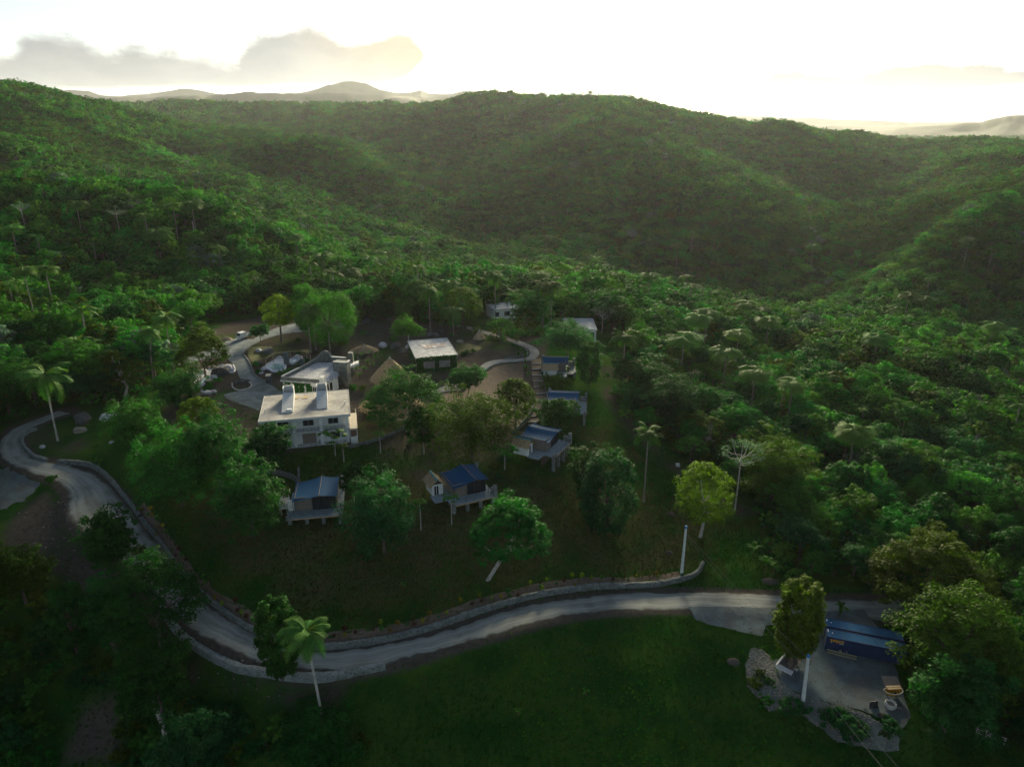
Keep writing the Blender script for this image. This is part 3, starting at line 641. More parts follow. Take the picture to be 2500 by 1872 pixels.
# ------------------------------------------------------------------ forest
rng=np.random.default_rng(11)
def jgrid(y0,y1,sp):
    out=[]; y=y0
    while y<y1:
        hw=(y+60)*.93; xs=np.arange(-hw,hw,sp); out.append(np.stack([xs+rng.uniform(-.45,.45,len(xs))*sp,y+rng.uniform(-.45,.45,len(xs))*sp],1)); y+=sp*.95
    return np.concatenate(out)
A=np.concatenate([jgrid(60,330,4.6),jgrid(330,700,5.4),jgrid(700,1500,7.0),jgrid(1500,3200,16)])
AX,AY=A[:,0],A[:,1]
k=~inpoly(AX,AY,CLEAR); dcl,_=pdist(AX,AY,CLEAR+[CLEAR[0]]); k&=(dcl>1.5)|(AY>300)
dr,_=pdist(AX,AY,RC); k&=dr>6
def near_pt(c,rx,ry): return ((AX-c.x)/rx)**2+((AY-c.y)/ry)**2
bare=np.minimum.reduce([near_pt(ptY(2420,452,500),95,62),near_pt(ptY(150,320,660),75,55),near_pt(ptY(2330,395,700),60,50)])
k&=(bare>1+fbm(AX/30,AY/30,3,2)*1.6)|(rng.random(len(AX))<np.where(AX>0,.07,.25))
for _c,_r in((GW(3,1180,440),15),(GW(3,330,280),15)): k&=np.hypot(AX-_c.x,AY-_c.y)>_r
FPALMS=[(180,500,410,32),(385,500,445,34),(425,495,432,34),(352,560,485,48),(75,670,588,42),(118,655,582,40),(45,560,470,34),(1500,760,690,44),(1520,745,672,42),(1605,720,640,38),(1585,800,722,46),(1650,760,690,40),(1470,800,732,56),(1560,830,760,50),(1620,880,805,55),(1700,900,830,50),(2080,560,500,26),(1985,700,625,36),(1950,690,610,34),(1750,560,505,26),(1180,540,490,22),(1165,650,595,36),(820,600,548,32),(760,640,590,40),(700,600,555,34),(645,560,515,28),(1400,650,598,32),(1880,800,730,44),(2130,760,690,40),(1830,1010,930,60),(1460,560,512,24),(560,470,430,22),(900,560,515,26),(1290,600,560,26)]
for _x,_y in [(p[0],p[1]+18) for p in FPALMS]+[(57,505),(260,510),(292,480),(1300,720)]:
    _c=GD(_x,_y); _d=_c.xy.normalized(); _c=_c.xy-_d*3.5; k&=np.hypot(AX-_c.x,AY-_c.y)>6.5
A=A[k]; bare=bare[k]; AX,AY=A[:,0],A[:,1]; AZ=HM(AX,AY)
n=len(A); scl=(.55+.8*rng.random(n)**1.6)*np.where(AY>1500,1.9,np.where(AY>700,1.12,1.0)); scl*=np.clip(1.02+fbm(AX/70,AY/70,3,6)*1.3,.6,1.35)
scl[(bare<1.3)]*=.5
scl=np.minimum(scl,np.where(AY>1500,2.6,1.4)); rz=rng.uniform(0,6.28,n)
pw=np.array([.19,.19,.17,.16,.07,.07,.06,.010,.05,.004,.005,.005,.005]); idx=rng.choice(13,n,p=pw/pw.sum())
# patches where palms or pale trees gather
pn=fbm(AX/55,AY/55,3,31); idx=np.where((pn>.2)&(rng.random(n)<.16),10+rng.integers(0,3,n),idx)
sn=fbm(AX/40,AY/40,3,47); idx=np.where((sn>.26)&(rng.random(n)<.22),7,idx)
dist=np.sqrt(AX**2+AY**2+(AZ-CZ)**2)
depth=AY*math.cos(PITCH)-(AZ+5-CZ)*math.sin(PITCH); U=1250+FPX*AX/depth
infr=(U>-40)&(U<2540)
cand=np.where(infr&(idx<10)&(idx!=7)&(idx!=9))[0]; cand=cand[np.argsort(dist[cand])][:288]
solo=np.zeros(n,bool); solo[cand]=True
map8={0:0,1:1,2:2,3:3,4:4,5:5,6:6,8:7}
def tree_thing(name,loc,rz,scale,tm,cm,label,group=None,cat='tree'):
    o=empty(name,loc,rz,scale); 
    for nm,me in(('trunk',tm),('crown',cm)):
        c=bpy.data.objects.new(nm,me); COL.objects.link(c); c.parent=o
    return tag(o,label,cat,group)
for i in cand:
    tm,cm,_,_=NEARM[map8[int(idx[i])]]
    look=('dark round crowned','mid green broad crowned','tall mid green','low dark spreading','flat umbrella crowned','loose olive','bright green','','slim columnar')[int(idx[i])]
    if AX[i]<-45: wh='in the forest behind the white truck'
    elif AX[i]<15: wh='at the forest edge behind the cottages'
    elif AY[i]<95: wh='in the forest beyond the rain trees'
    elif AY[i]<125: wh='in the forest beside the slim pale tree'
    else: wh='in the forest right of the brown slope path'
    lb=look+' tree '+wh; gr=look+' trees '+wh
    tree_thing('broadleaf_tree',(AX[i],AY[i],AZ[i]-.1),rz[i],scl[i],tm,cm,lb,gr)
mid=(~solo)&(AY<520); fa=(~solo)&(AY>=520)
P3=np.stack([AX,AY,AZ-.2],1)
tag(scatter('forest',P3[mid],rz[mid],scl[mid],idx[mid],protoM),'dense green forest of broadleaf trees and palms filling the valley','forest',kind='stuff')
tag(scatter('far_forest',P3[fa],rz[fa],scl[fa],idx[fa],protoF),'hazy forest covering the far hills and ridge','forest',kind='stuff')
meadow=[combo('mead_%02d'%i,520+i,1.3,1.3,.6,'broad',12,12,.5,L_MEADOW if i<2 else L_FAR) for i in range(3)]
MP=[]
for _c,_rx,_ry in((ptY(2420,452,500),105,70),(ptY(150,320,660),85,65),(ptY(2330,395,700),65,55)):
    _n=int(_rx*_ry*3.14/5.5); _a=rng.uniform(0,6.283,_n); _q=np.sqrt(rng.random(_n)); MP.append(np.stack([_c.x+_rx*_q*np.cos(_a),_c.y+_ry*_q*np.sin(_a)],1))
MP=np.concatenate(MP); tag(scatter('meadow_grass',np.stack([MP[:,0],MP[:,1],HM(MP[:,0],MP[:,1])-.25],1),rng.uniform(0,6.28,len(MP)),rng.uniform(.5,1.2,len(MP)),rng.choice(3,len(MP),p=[.42,.42,.16]),meadow),'pale green rough grass on the open hillsides','grass',kind='stuff')
# low brush between the trees hides the bare floor
bushes=[combo('bush_%02d'%i,500+i,1.9,1.5,1.1,'broad',16,16,.42,m) for i,m in enumerate((L_DARK,L_MID,L_OLIVE,L_FAR))]
B=np.concatenate([jgrid(60,330,3.0),jgrid(330,760,6.0)]); bx,by=B[:,0],B[:,1]
kb=~inpoly(bx,by,CLEAR); dc,_=pdist(bx,by,RC); kb&=dc>5
for _c,_r in((GW(3,1180,440),14),(GW(3,330,280),14)): kb&=np.hypot(bx-_c.x,by-_c.y)>_r
B=B[kb]; nb=len(B); zb=HM(B[:,0],B[:,1])
tag(scatter('undergrowth',np.stack([B[:,0],B[:,1],zb-.3],1),rng.uniform(0,6.28,nb),rng.uniform(.6,1.5,nb)*np.where(B[:,1]>330,1.5,1),rng.integers(0,4,nb),bushes),'low green undergrowth between the forest trees','undergrowth',kind='stuff')
print('FOREST',n,mid.sum(),fa.sum(),nb)
# ------------------------------------------------------------------ far ridges and haze
HILLM=M('far_hill',(.055,.085,.035),(.035,.060,.028),.004,.95,0,coord='Object',c3=(.10,.10,.05),s3=.01,a3=.5)
def far_ridge(name,crest,d,depth,label,base=-30,seed=1,rough=1.):
    C=[ptY(x*1.1302,y*1.1302,d) for x,y in crest]; cx=np.array([p.x for p in C]); cz=np.array([p.z for p in C])
    n=260; X=np.linspace(cx[0],cx[-1],n); Z=np.interp(X,cx,cz)
    Z+=fbm(X/(d*.03),X*0+seed,4,seed)*d*.0055*rough
    m=26; T=np.linspace(-1,1,m); V=np.zeros((n,m,3))
    for j,t in enumerate(T):
        wv=fbm(X/(d*.06),np.full(n,t*3.),4,seed+5); prof=np.clip((1-abs(t))**1.15,0,1)*(1+wv*.9*(abs(t)>.05)*(1-prof_(t)))
        V[:,j,0]=X*(1+t*depth/d); V[:,j,1]=d+t*depth; V[:,j,2]=base+(Z-base)*np.clip(prof,0,1.0)
    k=(np.arange(n-1)[:,None]*m+np.arange(m-1)[None]).ravel()
    o=meshobj(name,V.reshape(-1,3),np.stack([k,k+m,k+m+1,k+1],1),HILLM,smooth=True); return tag(o,label,kind='structure')
def prof_(t): return max(0,1-abs(t)*4)
far_ridge('hills',[(-300,212),(0,210),(210,211),(300,208),(380,205),(480,200),(545,192),(580,197),(650,201),(700,197),(800,201),(880,206),(950,206),(1010,200),(1100,205),(1300,215),(1400,240)],4500,900,'blue green hills below the peak',10,2)
far_ridge('hills',[(520,212),(600,203),(660,194),(700,184),(738,173),(760,172),(792,176),(822,190),(860,197),(890,196),(908,191),(925,198),(975,199),(1000,193),(1045,192),(1075,202),(1150,212),(1300,225)],6500,1200,'peaked mountain on the horizon',0,3,.5)
far_ridge('hills',[(-500,200),(-200,195),(60,192),(150,191),(190,193),(215,203),(260,205),(320,200),(390,188),(430,192),(500,205),(600,215)],8300,1400,'faint far ridge on the horizon',0,4,.5)
far_ridge('hills',[(1380,245),(1480,240),(1550,247),(1640,250),(1750,254),(1850,258),(1960,262),(2050,263),(2200,266),(2500,262)],8300,1400,'faint far ridge beyond the valley',-20,6,.5)
far_ridge('hills',[(1450,262),(1560,262),(1660,266),(1760,270),(1880,274),(1960,272),(2060,278),(2300,285)],6000,1200,'pale hill beyond the valley',-20,7,.6)
far_ridge('hills',[(1750,306),(1850,290),(1930,279),(2000,271),(2060,266),(2120,262),(2165,251),(2212,248),(2300,244),(2600,250)],4200,900,'blue hill rising at the far side of the valley',-20,8,.8)
hz=MB(); hz.box(-18000,18000,-300,10900,-140,540)
hm,ht,ho=newmat('haze'); pv=ht.new('ShaderNodeVolumePrincipled'); pv.inputs['Color'].default_value=(.88,.94,1,1); pv.inputs['Density'].default_value=HAZE_DENSITY; pv.inputs['Anisotropy'].default_value=.5
ht.link(pv.outputs[0],ho.inputs['Volume'])
tag(hz.build('haze',hm),'thin evening haze hanging over the valley','haze',kind='stuff')
# ------------------------------------------------------------------ drives, paths, walls
def kb(o): return o
sheet('driveway',gpoly(1,[(60,700),(180,655),(400,578),(600,482),(730,440),(900,450),(1000,395),(1150,330),(1330,288),(1480,300),(1700,290),(1900,270),(2080,235),(2080,275),(1900,320),(1700,345),(1490,368),(1200,395),(1010,450),(900,510),(800,580),(835,640),(872,710),(890,770),(940,830),(1020,880),(1100,920),(1150,960),(1215,985),(1215,1015),(1030,1030),(960,1175),(800,1115),(620,1045),(605,1005),(700,985),(872,945),(880,900),(770,850),(740,770),(700,700),(640,640),(500,637),(350,665),(180,715)]),DRIVE,.06,label='grey gravel driveway winding between the houses')
sheet('gravel_yard',gpoly(6,[(-200,300),(0,298),(180,300),(350,310),(560,325),(700,330),(790,330),(1060,315),(1250,560),(1330,900),(1395,1100),(1330,1190),(1200,1115),(1020,1035),(850,1003),(680,955),(500,885),(430,780),(400,690),(560,640),(690,600),(640,470),(350,430),(330,520),(180,480),(0,440),(-160,395)]),YARD,.10,label='dark gravel yard in front of the blue containers')
sheet('rubble_bank',gpoly(6,[(240,620),(330,600),(420,700),(430,800),(560,920),(800,1000),(1000,1040),(1200,1140),(1335,1260),(1300,1325),(1120,1325),(900,1285),(780,1200),(620,1085),(480,1040),(380,1060),(290,950),(220,880),(200,760)]),BANKM,.14,edge=.6,label='pale rubble bank below the gravel yard')
sheet('gravel_patch',gpoly(5,[(-60,520),(60,525),(200,575),(290,640),(250,720),(140,800),(-60,860)]),YARD,.08,edge=1.3,label='blue grey gravel patch beside the road bend')
def ribbon_c(name,r,pts,w,mat,label,dz=.09,edge=.15):
    P=np.array([[p.x,p.y] for p in smooth(gpoly(r,pts),5)]); t=np.gradient(P,axis=0); t/=np.hypot(*t.T)[:,None]; nrm=np.stack([-t[:,1],t[:,0]],1)
    return ribbon(name,P-nrm*w/2,P+nrm*w/2,mat,dz,6,label,edge)
ribbon_c('path',2,[(1100,310),(1230,335),(1400,385),(1560,425),(1720,480),(1850,535),(1885,590),(1840,640),(1700,660),(1550,668),(1440,690),(1370,740),(1310,800)],2.6,PATHM,'pale curved path above the terraced garden')
ribbon_c('path',2,[(1310,800),(1260,850),(1150,900),(1000,935),(880,985),(790,1020),(700,1060)],2.4,PATHM,'pale path passing below the vine covered house',.13)
sheet('garden_bed',gpoly(2,[(895,1005),(1150,950),(1350,862),(1400,785),(1480,728),(1600,700),(1768,692),(1770,860),(1860,1000),(1850,1150),(1780,1260),(1690,1370),(1500,1330),(1200,1120),(1000,1090),(905,1060)]),M('garden_soil',(.135,.098,.07),(.09,.068,.05),.8,.95,.4,c3=(.22,.18,.13),s3=5,a3=.4),.07,label='bare brown terraced garden inside the curved path')
sheet('lawn',gpoly(2,[(100,1515),(100,1290),(300,1270),(560,1260),(700,1240),(760,1240),(600,1330),(430,1415),(250,1475)]),M('lawn_dry',(.075,.095,.03),(.10,.10,.035),.5,.95,.3),.08,label='small olive lawn beside the white house')
sheet('lawn',gpoly(1,[(840,560),(900,530),(1100,520),(1300,540),(1480,560),(1490,590),(1280,580),(1000,650),(900,690),(860,640)]),MATS['lawn_dry'],.08,label='olive grass strip behind the rock pool')
sheet('lawn',gpoly(2,[(1080,480),(1200,490),(1350,530),(1330,560),(1200,600),(1110,600),(1090,540)]),MATS['lawn_dry'],.08,label='olive grass strip right of the vine covered house')
def wall(name,pts,h,w,mat,label,group=None,r='D',step=.7,sink=.5,cat='wall',rough=.08,topz=None,pn='stones'):
    P=smooth(gpoly(r,pts),6); Q=resample(P,max(3,int(sum((P[i+1].xy-P[i].xy).length for i in range(len(P)-1))/step)))
    t=np.gradient(Q,axis=0); t/=np.maximum(np.hypot(*t.T),1e-6)[:,None]; nr=np.stack([-t[:,1],t[:,0]],1); n=len(Q); rg=np.random.default_rng(len(label))
    z=HM(Q[:,0],Q[:,1]); hh=h+rg.normal(0,rough*.6,n); 
    hh[0]*=.7; hh[-1]*=.7
    V=[];prof=[(-.5,-sink/h),(-.47,.5),(-.36,.94),(0,1.0),(.36,.94),(.47,.5),(.5,-sink/h)]
    for k,(a,b) in enumerate(prof):
        j=rg.normal(0,rough*.5,n) if 0<k<6 else 0
        V.append(np.concatenate([Q+nr*((a*w)+j)[:,None] if not np.isscalar(j) else Q+nr*(a*w),(z+hh*b)[:,None]],1))
    V=np.stack(V,1); m=len(prof); kx=(np.arange(n-1)[:,None]*m+np.arange(m-1)[None]).ravel(); F=[tuple(x) for x in np.stack([kx,kx+m,kx+m+1,kx+1],1)]
    F+=[tuple(range(m)),tuple(range((n-1)*m,n*m))[::-1]]
    o=meshobj(name,V.reshape(-1,3),F,mat); return tag(o,label,cat,group,'thing')
wall('stone_wall',[(1518,1217),(1512,1232),(1492,1248),(1450,1259),(1400,1266),(1300,1269),(1220,1277),(1150,1289),(1080,1308),(1000,1334),(930,1358),(860,1377),(790,1391),(720,1399),(690,1399),(640,1394),(590,1381),(545,1362),(500,1334),(440,1288),(408,1256),(378,1218),(345,1172),(318,1138),(290,1100),(262,1065),(235,1033),(205,1010),(170,1002),(125,999)],.85,.6,STONE,'long grey stone wall on the uphill side of the curving road')
wall('stone_wall',[(103,996),(75,988),(56,971),(48,953),(56,938),(80,928)],.8,.6,STONE_L,'short curved stone wall at the road bend by the leaning palm')
wall('stone_wall',[(340,1296),(366,1338),(396,1374),(430,1400),(480,1428),(530,1446),(590,1455),(660,1463),(720,1461),(780,1450),(832,1439)],.75,.95,STONE_L,'pale stone wall on the downhill side of the road curve')
wall('retaining_wall',[(430,1410),(520,1312),(590,1232),(625,1160),(640,1090)],1.1,.5,STONE,'curved stone retaining wall beside the stairway',r=3)
wall('retaining_wall',[(0,1548),(100,1527),(250,1486),(430,1426),(600,1338),(780,1248),(850,1203),(905,1130)],.7,.4,STONE,'low stone wall edging the lawn of the white house',r=2)
wall('kerb',[(1340,806),(1392,756),(1460,714),(1560,686),(1700,676),(1790,668),(1900,660)],.35,.35,CONC,'stone kerb along the inner edge of the curved path',r=2,cat='kerb',rough=.03)
wall('kerb',[(890,1010),(960,985),(1150,958),(1260,905)],.35,.35,CONC,'stone kerb along the lower path by the garden',r=2,cat='kerb',rough=.03)
wall('kerb',[(1590,640),(1700,632),(1790,610),(1815,580),(1760,530),(1640,490),(1500,450)],.4,.4,STONE,'stone kerb around the dirt circle by the path',r=2,cat='kerb',rough=.04)
wall('kerb',[(830,580),(800,600),(850,660),(880,720),(900,780),(950,840),(1030,880),(1110,905)],.35,.4,STONE,'stone kerb between driveway and rock pool',r=1,cat='kerb',rough=.04)
wall('kerb',[(80,900),(90,980),(150,1045),(230,1075),(330,1090)],.6,.4,STONE,'low curved stone wall around the thatched bar hut',r=1,rough=.04)
wall('kerb',[(690,890),(700,940),(760,968),(850,950),(890,915),(860,880)],.3,.35,CONC,'round kerb of the planted island in the driveway',r=1,cat='kerb',rough=.03)
wall('retaining_wall',[(0,340),(100,352),(250,365),(380,400),(435,440),(440,330)],1.0,.4,STONE,'stone retaining wall behind the left tent cabin',r=4)
# pinkish bed between the uphill wall and the slope
bed=[(1470,1242),(1400,1252),(1300,1256),(1220,1262),(1150,1273),(1080,1290),(1000,1316),(930,1340),(860,1360),(790,1375),(700,1380),(620,1372),(545,1346),(500,1318),(440,1272),(410,1242),(380,1204),(345,1155),(318,1120),(300,1098)]
bp=smooth(gpoly('D',bed),4); bp=np.array([[p.x,p.y] for p in bp]); tt=np.gradient(bp,axis=0); tt/=np.hypot(*tt.T)[:,None]; bn_=np.stack([-tt[:,1],tt[:,0]],1); bw=.75+.35*vnoise(np.arange(len(bp))*.37,np.zeros(len(bp)),3)
ribbon('planting_bed',bp-bn_*bw[:,None],bp+bn_*bw[:,None],BEDM,.06,5,'narrow bed of pinkish soil above the long stone wall',.5)
# ------------------------------------------------------------------ building helpers
def child(mb,name,mat,root,smooth=False,label=None):
    o=mb.build(name,mat,root,smooth)
    if label: o['label']=label
    return o
def box_(name,mat,root,*a,label=None):
    m=MB(); m.box(*a); return child(m,name,mat,root,label=label)
def frame(name,A,ex):
    """Empty at A whose local x axis runs along ex (world xy)"""
    r=empty(name,A,math.atan2(ex[1],ex[0])); r['_']=0; del r['_']; return r
def tolocal(root):
    c,s=math.cos(-root.rotation_euler.z),math.sin(-root.rotation_euler.z); L=root.location
    def f(p): x,y=p[0]-L.x,p[1]-L.y; return Vector((x*c-y*s,x*s+y*c,p[2]-L.z))
    return f
def window(root,x0,x1,y,z0,z1,panes=2,frame_m=None,out=-1,nm='window',axis='x'):
    """window in a wall facing local -y (out=-1)"""
    fm=frame_m or RAILW; f=.07; m=MB(); d=.06*out
    def bx(a,b,ya,yb,c,e,M_): 
        ya,yb=min(ya,yb),max(ya,yb)
        if axis=='x': M_.box(a,b,ya,yb,c,e)
        else: M_.box(ya,yb,a,b,c,e)
    bx(x0-f,x1+f,y,y+d*1.4,z0-f,z0,m); bx(x0-f,x1+f,y,y+d*1.4,z1,z1+f,m); bx(x0-f,x0,y,y+d*1.4,z0,z1,m); bx(x1,x1+f,y,y+d*1.4,z0,z1,m)
    w=child(m,nm,fm,root); st=(x1-x0)/panes
    for i in range(panes):
        p=MB(); bx(x0+i*st+.03,x0+(i+1)*st-.03,y,y+d*.5,z0+.02,z1-.02,p); child(p,'pane',GLASS,w)
    for i in range(1,panes):
        p=MB(); bx(x0+i*st-.03,x0+i*st+.03,y,y+d*1.2,z0,z1,p); child(p,'mullion',fm,w)
    return w
def railing(root,pts,h=.95,mat=None,posts=1.6,name='railing',rails=2,r=.025):
    m=MB(); P=[Vector(p) for p in pts]
    for a,b in zip(P[:-1],P[1:]):
        n=max(1,int((b-a).length/posts))
        for k in range(rails): m.rod(a+Vector((0,0,h*(1-k*.45))),b+Vector((0,0,h*(1-k*.45))),r)
        for i in range(n+1): c=a.lerp(b,i/n); m.rod(c,c+Vector((0,0,h)),r)
    return child(m,name,mat or METAL,root)
# ------------------------------------------------------------------ main white house
zb=10.0; zr=zb+6.5
FL,FR,BR,BL=[q(1,x,y,zr) for x,y in((955,1285),(1885,1200),(1870,955),(1025,1020))]
ex=((FR-FL)+(BR-BL)).normalized(); HW=((FR-FL).length+(BR-BL).length)/2
house=frame('white_house',(FL.x,FL.y,zb),ex); hl=tolocal(house); HD=(hl(BL).y+hl(BR).y)/2
tag(house,'two storey white house with flat concrete roof and two stair towers','house')
cx=[.055*HW,.37*HW,.665*HW,.955*HW]
b=MB(); b.box(cx[0]-.2,HW-.35,2.1,HD-.25,.0,2.95); b.box(cx[0]-.2,HW-.35,2.1,HD-.25,3.22,6.14); child(b,'wall',WHITE,house)
b=MB(); b.box(.35,HW-.1,.55,HD-.2,2.95,3.22); child(b,'balcony_slab',CONCP,house)
rf=box_('roof',[ROOFC],house,0,HW,0,HD,6.14,6.5)
ed=MB(); ed.box(-.03,HW+.03,-.06,.0,6.05,6.58); ed.box(-.06,0,0,HD,6.1,6.58); ed.box(HW,HW+.05,0,HD,6.1,6.56); ed.box(0,HW,HD,HD+.05,6.1,6.56); child(ed,'roof_edge',CONCP,house)
bm_=MB(); bm_.box(.3,HW-.1,.62,1.0,5.75,6.13); child(bm_,'roof_beam',WHITE,house)
for x in cx:
    c=MB(); c.box(x-.32,x+.32,.66,1.3,-.3,2.94); c.box(x-.32,x+.32,.66,1.3,3.23,5.74); child(c,'column',WHITE,house)
pb=MB(); pb.box(.2,HW-.2,.35,3.3,-1.2,.02); child(pb,'plinth',CONCP,house)
for i,(a,w) in enumerate(((.60,2.1),(.52,2.1),(.47,2.0))):
    xc=cx[i]+(cx[i+1]-cx[i])*a; window(house,xc-w/2,xc+w/2,2.1,3.95,5.25,2)
for i,a in enumerate((.5,None,.5)):
    if a: xc=cx[i]+(cx[i+1]-cx[i])*a; window(house,xc-1,xc+1,2.1,.8,2.1,2)
d=MB(); d.box(cx[1]+1.3,cx[2]-1.2,2.02,2.1,.02,2.2); child(d,'door',M('door_taupe',(.30,.25,.21),(.25,.21,.18),2,.7),house)
railing(house,[(cx[0]-.2,.62,3.22),(HW-.3,.62,3.22)],.95,METAL,1.5)
for i in range(3):
    pl=MB(); pl.box(cx[i]+.33,cx[i+1]-.33,1.99,2.09,3.22,3.5); child(pl,'skirting',CONCP,house)
# side terrace on the right
tx0,tx1=HW-.3,HW+1.25
ty0=hl(q(1,1950,1375,zb+3.4)).y; tm=MB(); tm.box(tx0+.02,tx1,max(ty0,-.4),HD*.55,3.05,3.42); tr=child(tm,'side_terrace',M('terrace_floor',(.55,.50,.42),(.46,.42,.35),1.2,.9,.1),house)
tm=MB(); tm.box(tx0+.02,tx1-.1,max(ty0,-.4)+.12,HD*.55,0,1.5); tm.box(tx0+.02,tx1-.1,max(ty0,-.4)+.5,HD*.55,1.5,3.04); child(tm,'side_wall',WHITE,house)
br=MB(); br.box(tx0+.1,tx1-.25,max(ty0,-.4)+.42,max(ty0,-.4)+.5,1.52,3.0); child(br,'brick_infill',M('brick',(.22,.12,.09),(.14,.09,.07),6,.9,.4),house)
railing(house,[(tx1-.1,HD*.55,3.42),(tx1-.1,HD*.15,3.42)],1.0,RAILW,1.3)
# stair towers on the roof
for (bx0,bx1,fy,ry,hh,lab) in ((1190,1305,1192,1052,2.6,'left'),(1545,1655,1152,1040,2.9,'right')):
    A=hl(q(1,bx0,fy,zr)); B=hl(q(1,bx1,fy,zr)); C=hl(q(1,(bx0+bx1)/2+25,ry,zr)); x0,x1=A.x,B.x; y0=(A.y+B.y)/2; y1=C.y; t=MB()
    w=.22
    t.box(x0,x0+w,y1-.2,y1+1.6,6.51,6.5+hh); t.box(x1-w,x1,y1-.2,y1+1.6,6.51,6.5+hh); t.box(x0+w+.002,x1-w-.002,y1+1.35,y1+1.6,6.51,6.5+hh-.01)
    tw=child(t,'stair_tower',CONCP,house)
    s=MB(); s.add([(x0,y0,6.52),(x1,y0,6.52),(x1,y1-.22,6.52),(x0,y1-.22,6.52),(x0,y0,6.75),(x1,y0,6.75),(x1,y1-.22,6.5+hh*.62),(x0,y1-.22,6.5+hh*.62)],[(0,3,2,1),(4,5,6,7),(0,1,5,4),(1,2,6,5),(2,3,7,6),(3,0,4,7)]); child(s,'sloped_lid',CONCP,tw)
for x,y in((1025,1190),(1830,1105),(1270,1175)):
    p=hl(q(1,x,y,zr)); m=MB()
    if x==1270: m.box(p.x-.45,p.x+.45,p.y-.3,p.y+.3,6.51,7.0)
    else: m.tube([(p.x,p.y,6.5),(p.x,p.y,7.0)],.1,8); m.tube([(p.x,p.y,7.0),(p.x,p.y,7.2)],.2,8)
    child(m,'vent' if x!=1270 else 'air_unit',WHITE,house)
p=hl(q(1,1425,1035,zr)); 
for k,(dx,dy) in enumerate(((0,0),(-1.9,.3))):
    m=MB(); m.add([(p.x+dx-.6,p.y+dy-.7,6.53),(p.x+dx+.6,p.y+dy-.7,6.53),(p.x+dx+.9,p.y+dy+.7,6.53),(p.x+dx-.3,p.y+dy+.7,6.53),(p.x+dx-.6,p.y+dy-.7,6.58),(p.x+dx+.6,p.y+dy-.7,6.58),(p.x+dx+.9,p.y+dy+.7,6.58),(p.x+dx-.3,p.y+dy+.7,6.58)],[(0,3,2,1),(4,5,6,7),(0,1,5,4),(1,2,6,5),(2,3,7,6),(3,0,4,7)])
    o=m.build('plywood_sheet',WOODP); o.location=house.location; o.rotation_euler=house.rotation_euler; tag(o,['pale plywood sheet lying on the roof between the stair towers','plywood sheet on the roof beside the left stair tower'][k],'plywood')
# ------------------------------------------------------------------ stone terrace house
zf=11.0; zs=14.4
def hq(x,y,z): return q('H',x,y,z)
C0=hq(1000,650,zs); sh=empty('stone_house',(C0.x,C0.y+4,zf)); O=sh.location
def wl(p): return (p[0]-O.x,p[1]-O.y,p[2]-O.z)
def lp(pts): return [(p[0]-O.x,p[1]-O.y) for p in pts]
tag(sh,'stone walled house with weathered roof terrace and vine covered front','house')
P1,P2,P3,P4,P5,P6=hq(545,650,zs),hq(1345,705,zs),hq(1605,565,zs),hq(1520,330,zs),hq(1180,330,zs),hq(880,480,zs)
slab=[P1,P2,P3,P4,P5,P6]; cen=sum(slab,Vector())/6
m=MB(); m.prism(lp(slab),3.05,3.4); child(m,'roof_terrace',[ROOFW],sh)
sl=[cen+(p-cen)*.94 for p in slab]; m=MB(); m.prism(lp(sl),-.2,3.04); child(m,'wall',WHITE,sh)
def strip(pts,w,z0,z1s,name,mat,par=sh):
    m=MB(); P=[Vector(p).xy for p in pts]; n=len(P); V=[]
    for i in range(n):
        d=(P[min(i+1,n-1)]-P[max(i-1,0)]).normalized(); nr=Vector((-d.y,d.x))*w/2; z1=z1s[i] if hasattr(z1s,'__len__') else z1s
        for s in((P[i]+nr,z0),(P[i]-nr,z0),(P[i]-nr,z1),(P[i]+nr,z1)): V.append((s[0].x-O.x,s[0].y-O.y,s[1]))
    F=[(0,1,2,3),tuple((n-1)*4+k for k in(3,2,1,0))]
    for i in range(n-1):
        for k in range(4): a,b=i*4+k,i*4+(k+1)%4; F.append((a,a+4,b+4,b))
    m.add(V,F); return child(m,name,mat,par)
inn=[cen+(p-cen)*.965 for p in slab]
strip([inn[0],inn[0].lerp(inn[1],.88)],.4,3.41,4.2,'parapet',STONE)
strip([inn[0]+Vector((0,.25,0)),inn[5],inn[4]],.4,3.42,[4.2,4.2,4.5],'parapet',STONE)
arc=[inn[4].lerp(inn[3],t)+Vector((0,2.2*math.sin(math.pi*t),0)) for t in np.linspace(0,1,11)]
strip(arc,.6,-.2,[4.5,4.8,5.2,5.6,5.9,6.0,5.8,5.4,5.0,4.8,4.6],'gable_wall',STONE)
strip([inn[0]+Vector((.1,.3,0)),inn[5]],.5,4.22,4.30,'parapet_cap',CONCP)
T=[hq(1490,330,16.6),hq(1745,345,16.6),hq(1800,290,16.6),hq(1560,275,16.6)]
m=MB(); m.prism(lp(T),-.2,5.6); child(m,'stone_tower',STONE,sh)
strip([hq(1500,318,16.6),hq(1738,338,16.6)],.5,5.61,5.75,'tower_cap',CONCP); strip([hq(1752,335,16.6),hq(1792,292,16.6)],.45,5.61,5.75,'tower_cap',CONCP)
strip([hq(1480,230,16.3),hq(1730,248,16.3)],.5,-.2,5.3,'rear_wall',STONE); strip([hq(1480,230,16.3),hq(1730,248,16.3)],.55,5.31,5.42,'wall_cap',CONCP)
T2=[hq(1765,190,16.6),hq(1850,195,16.6),hq(1860,165,16.6),hq(1775,160,16.6)]; m=MB(); m.prism(lp(T2),-.2,6.0); child(m,'pillar',STONE,sh)
Bq=[hq(1790,400,14.6),hq(1960,335,14.6),hq(1960,290,14.6),hq(1810,330,14.6)]; m=MB(); m.prism(lp(Bq),3.0,3.6); child(m,'balcony_slab',WHITE,sh)
railing(sh,[wl(hq(1795,395,14.6)),wl(hq(1955,330,14.6)),wl(hq(1955,290,14.6))],1.0,METAL,1.0)
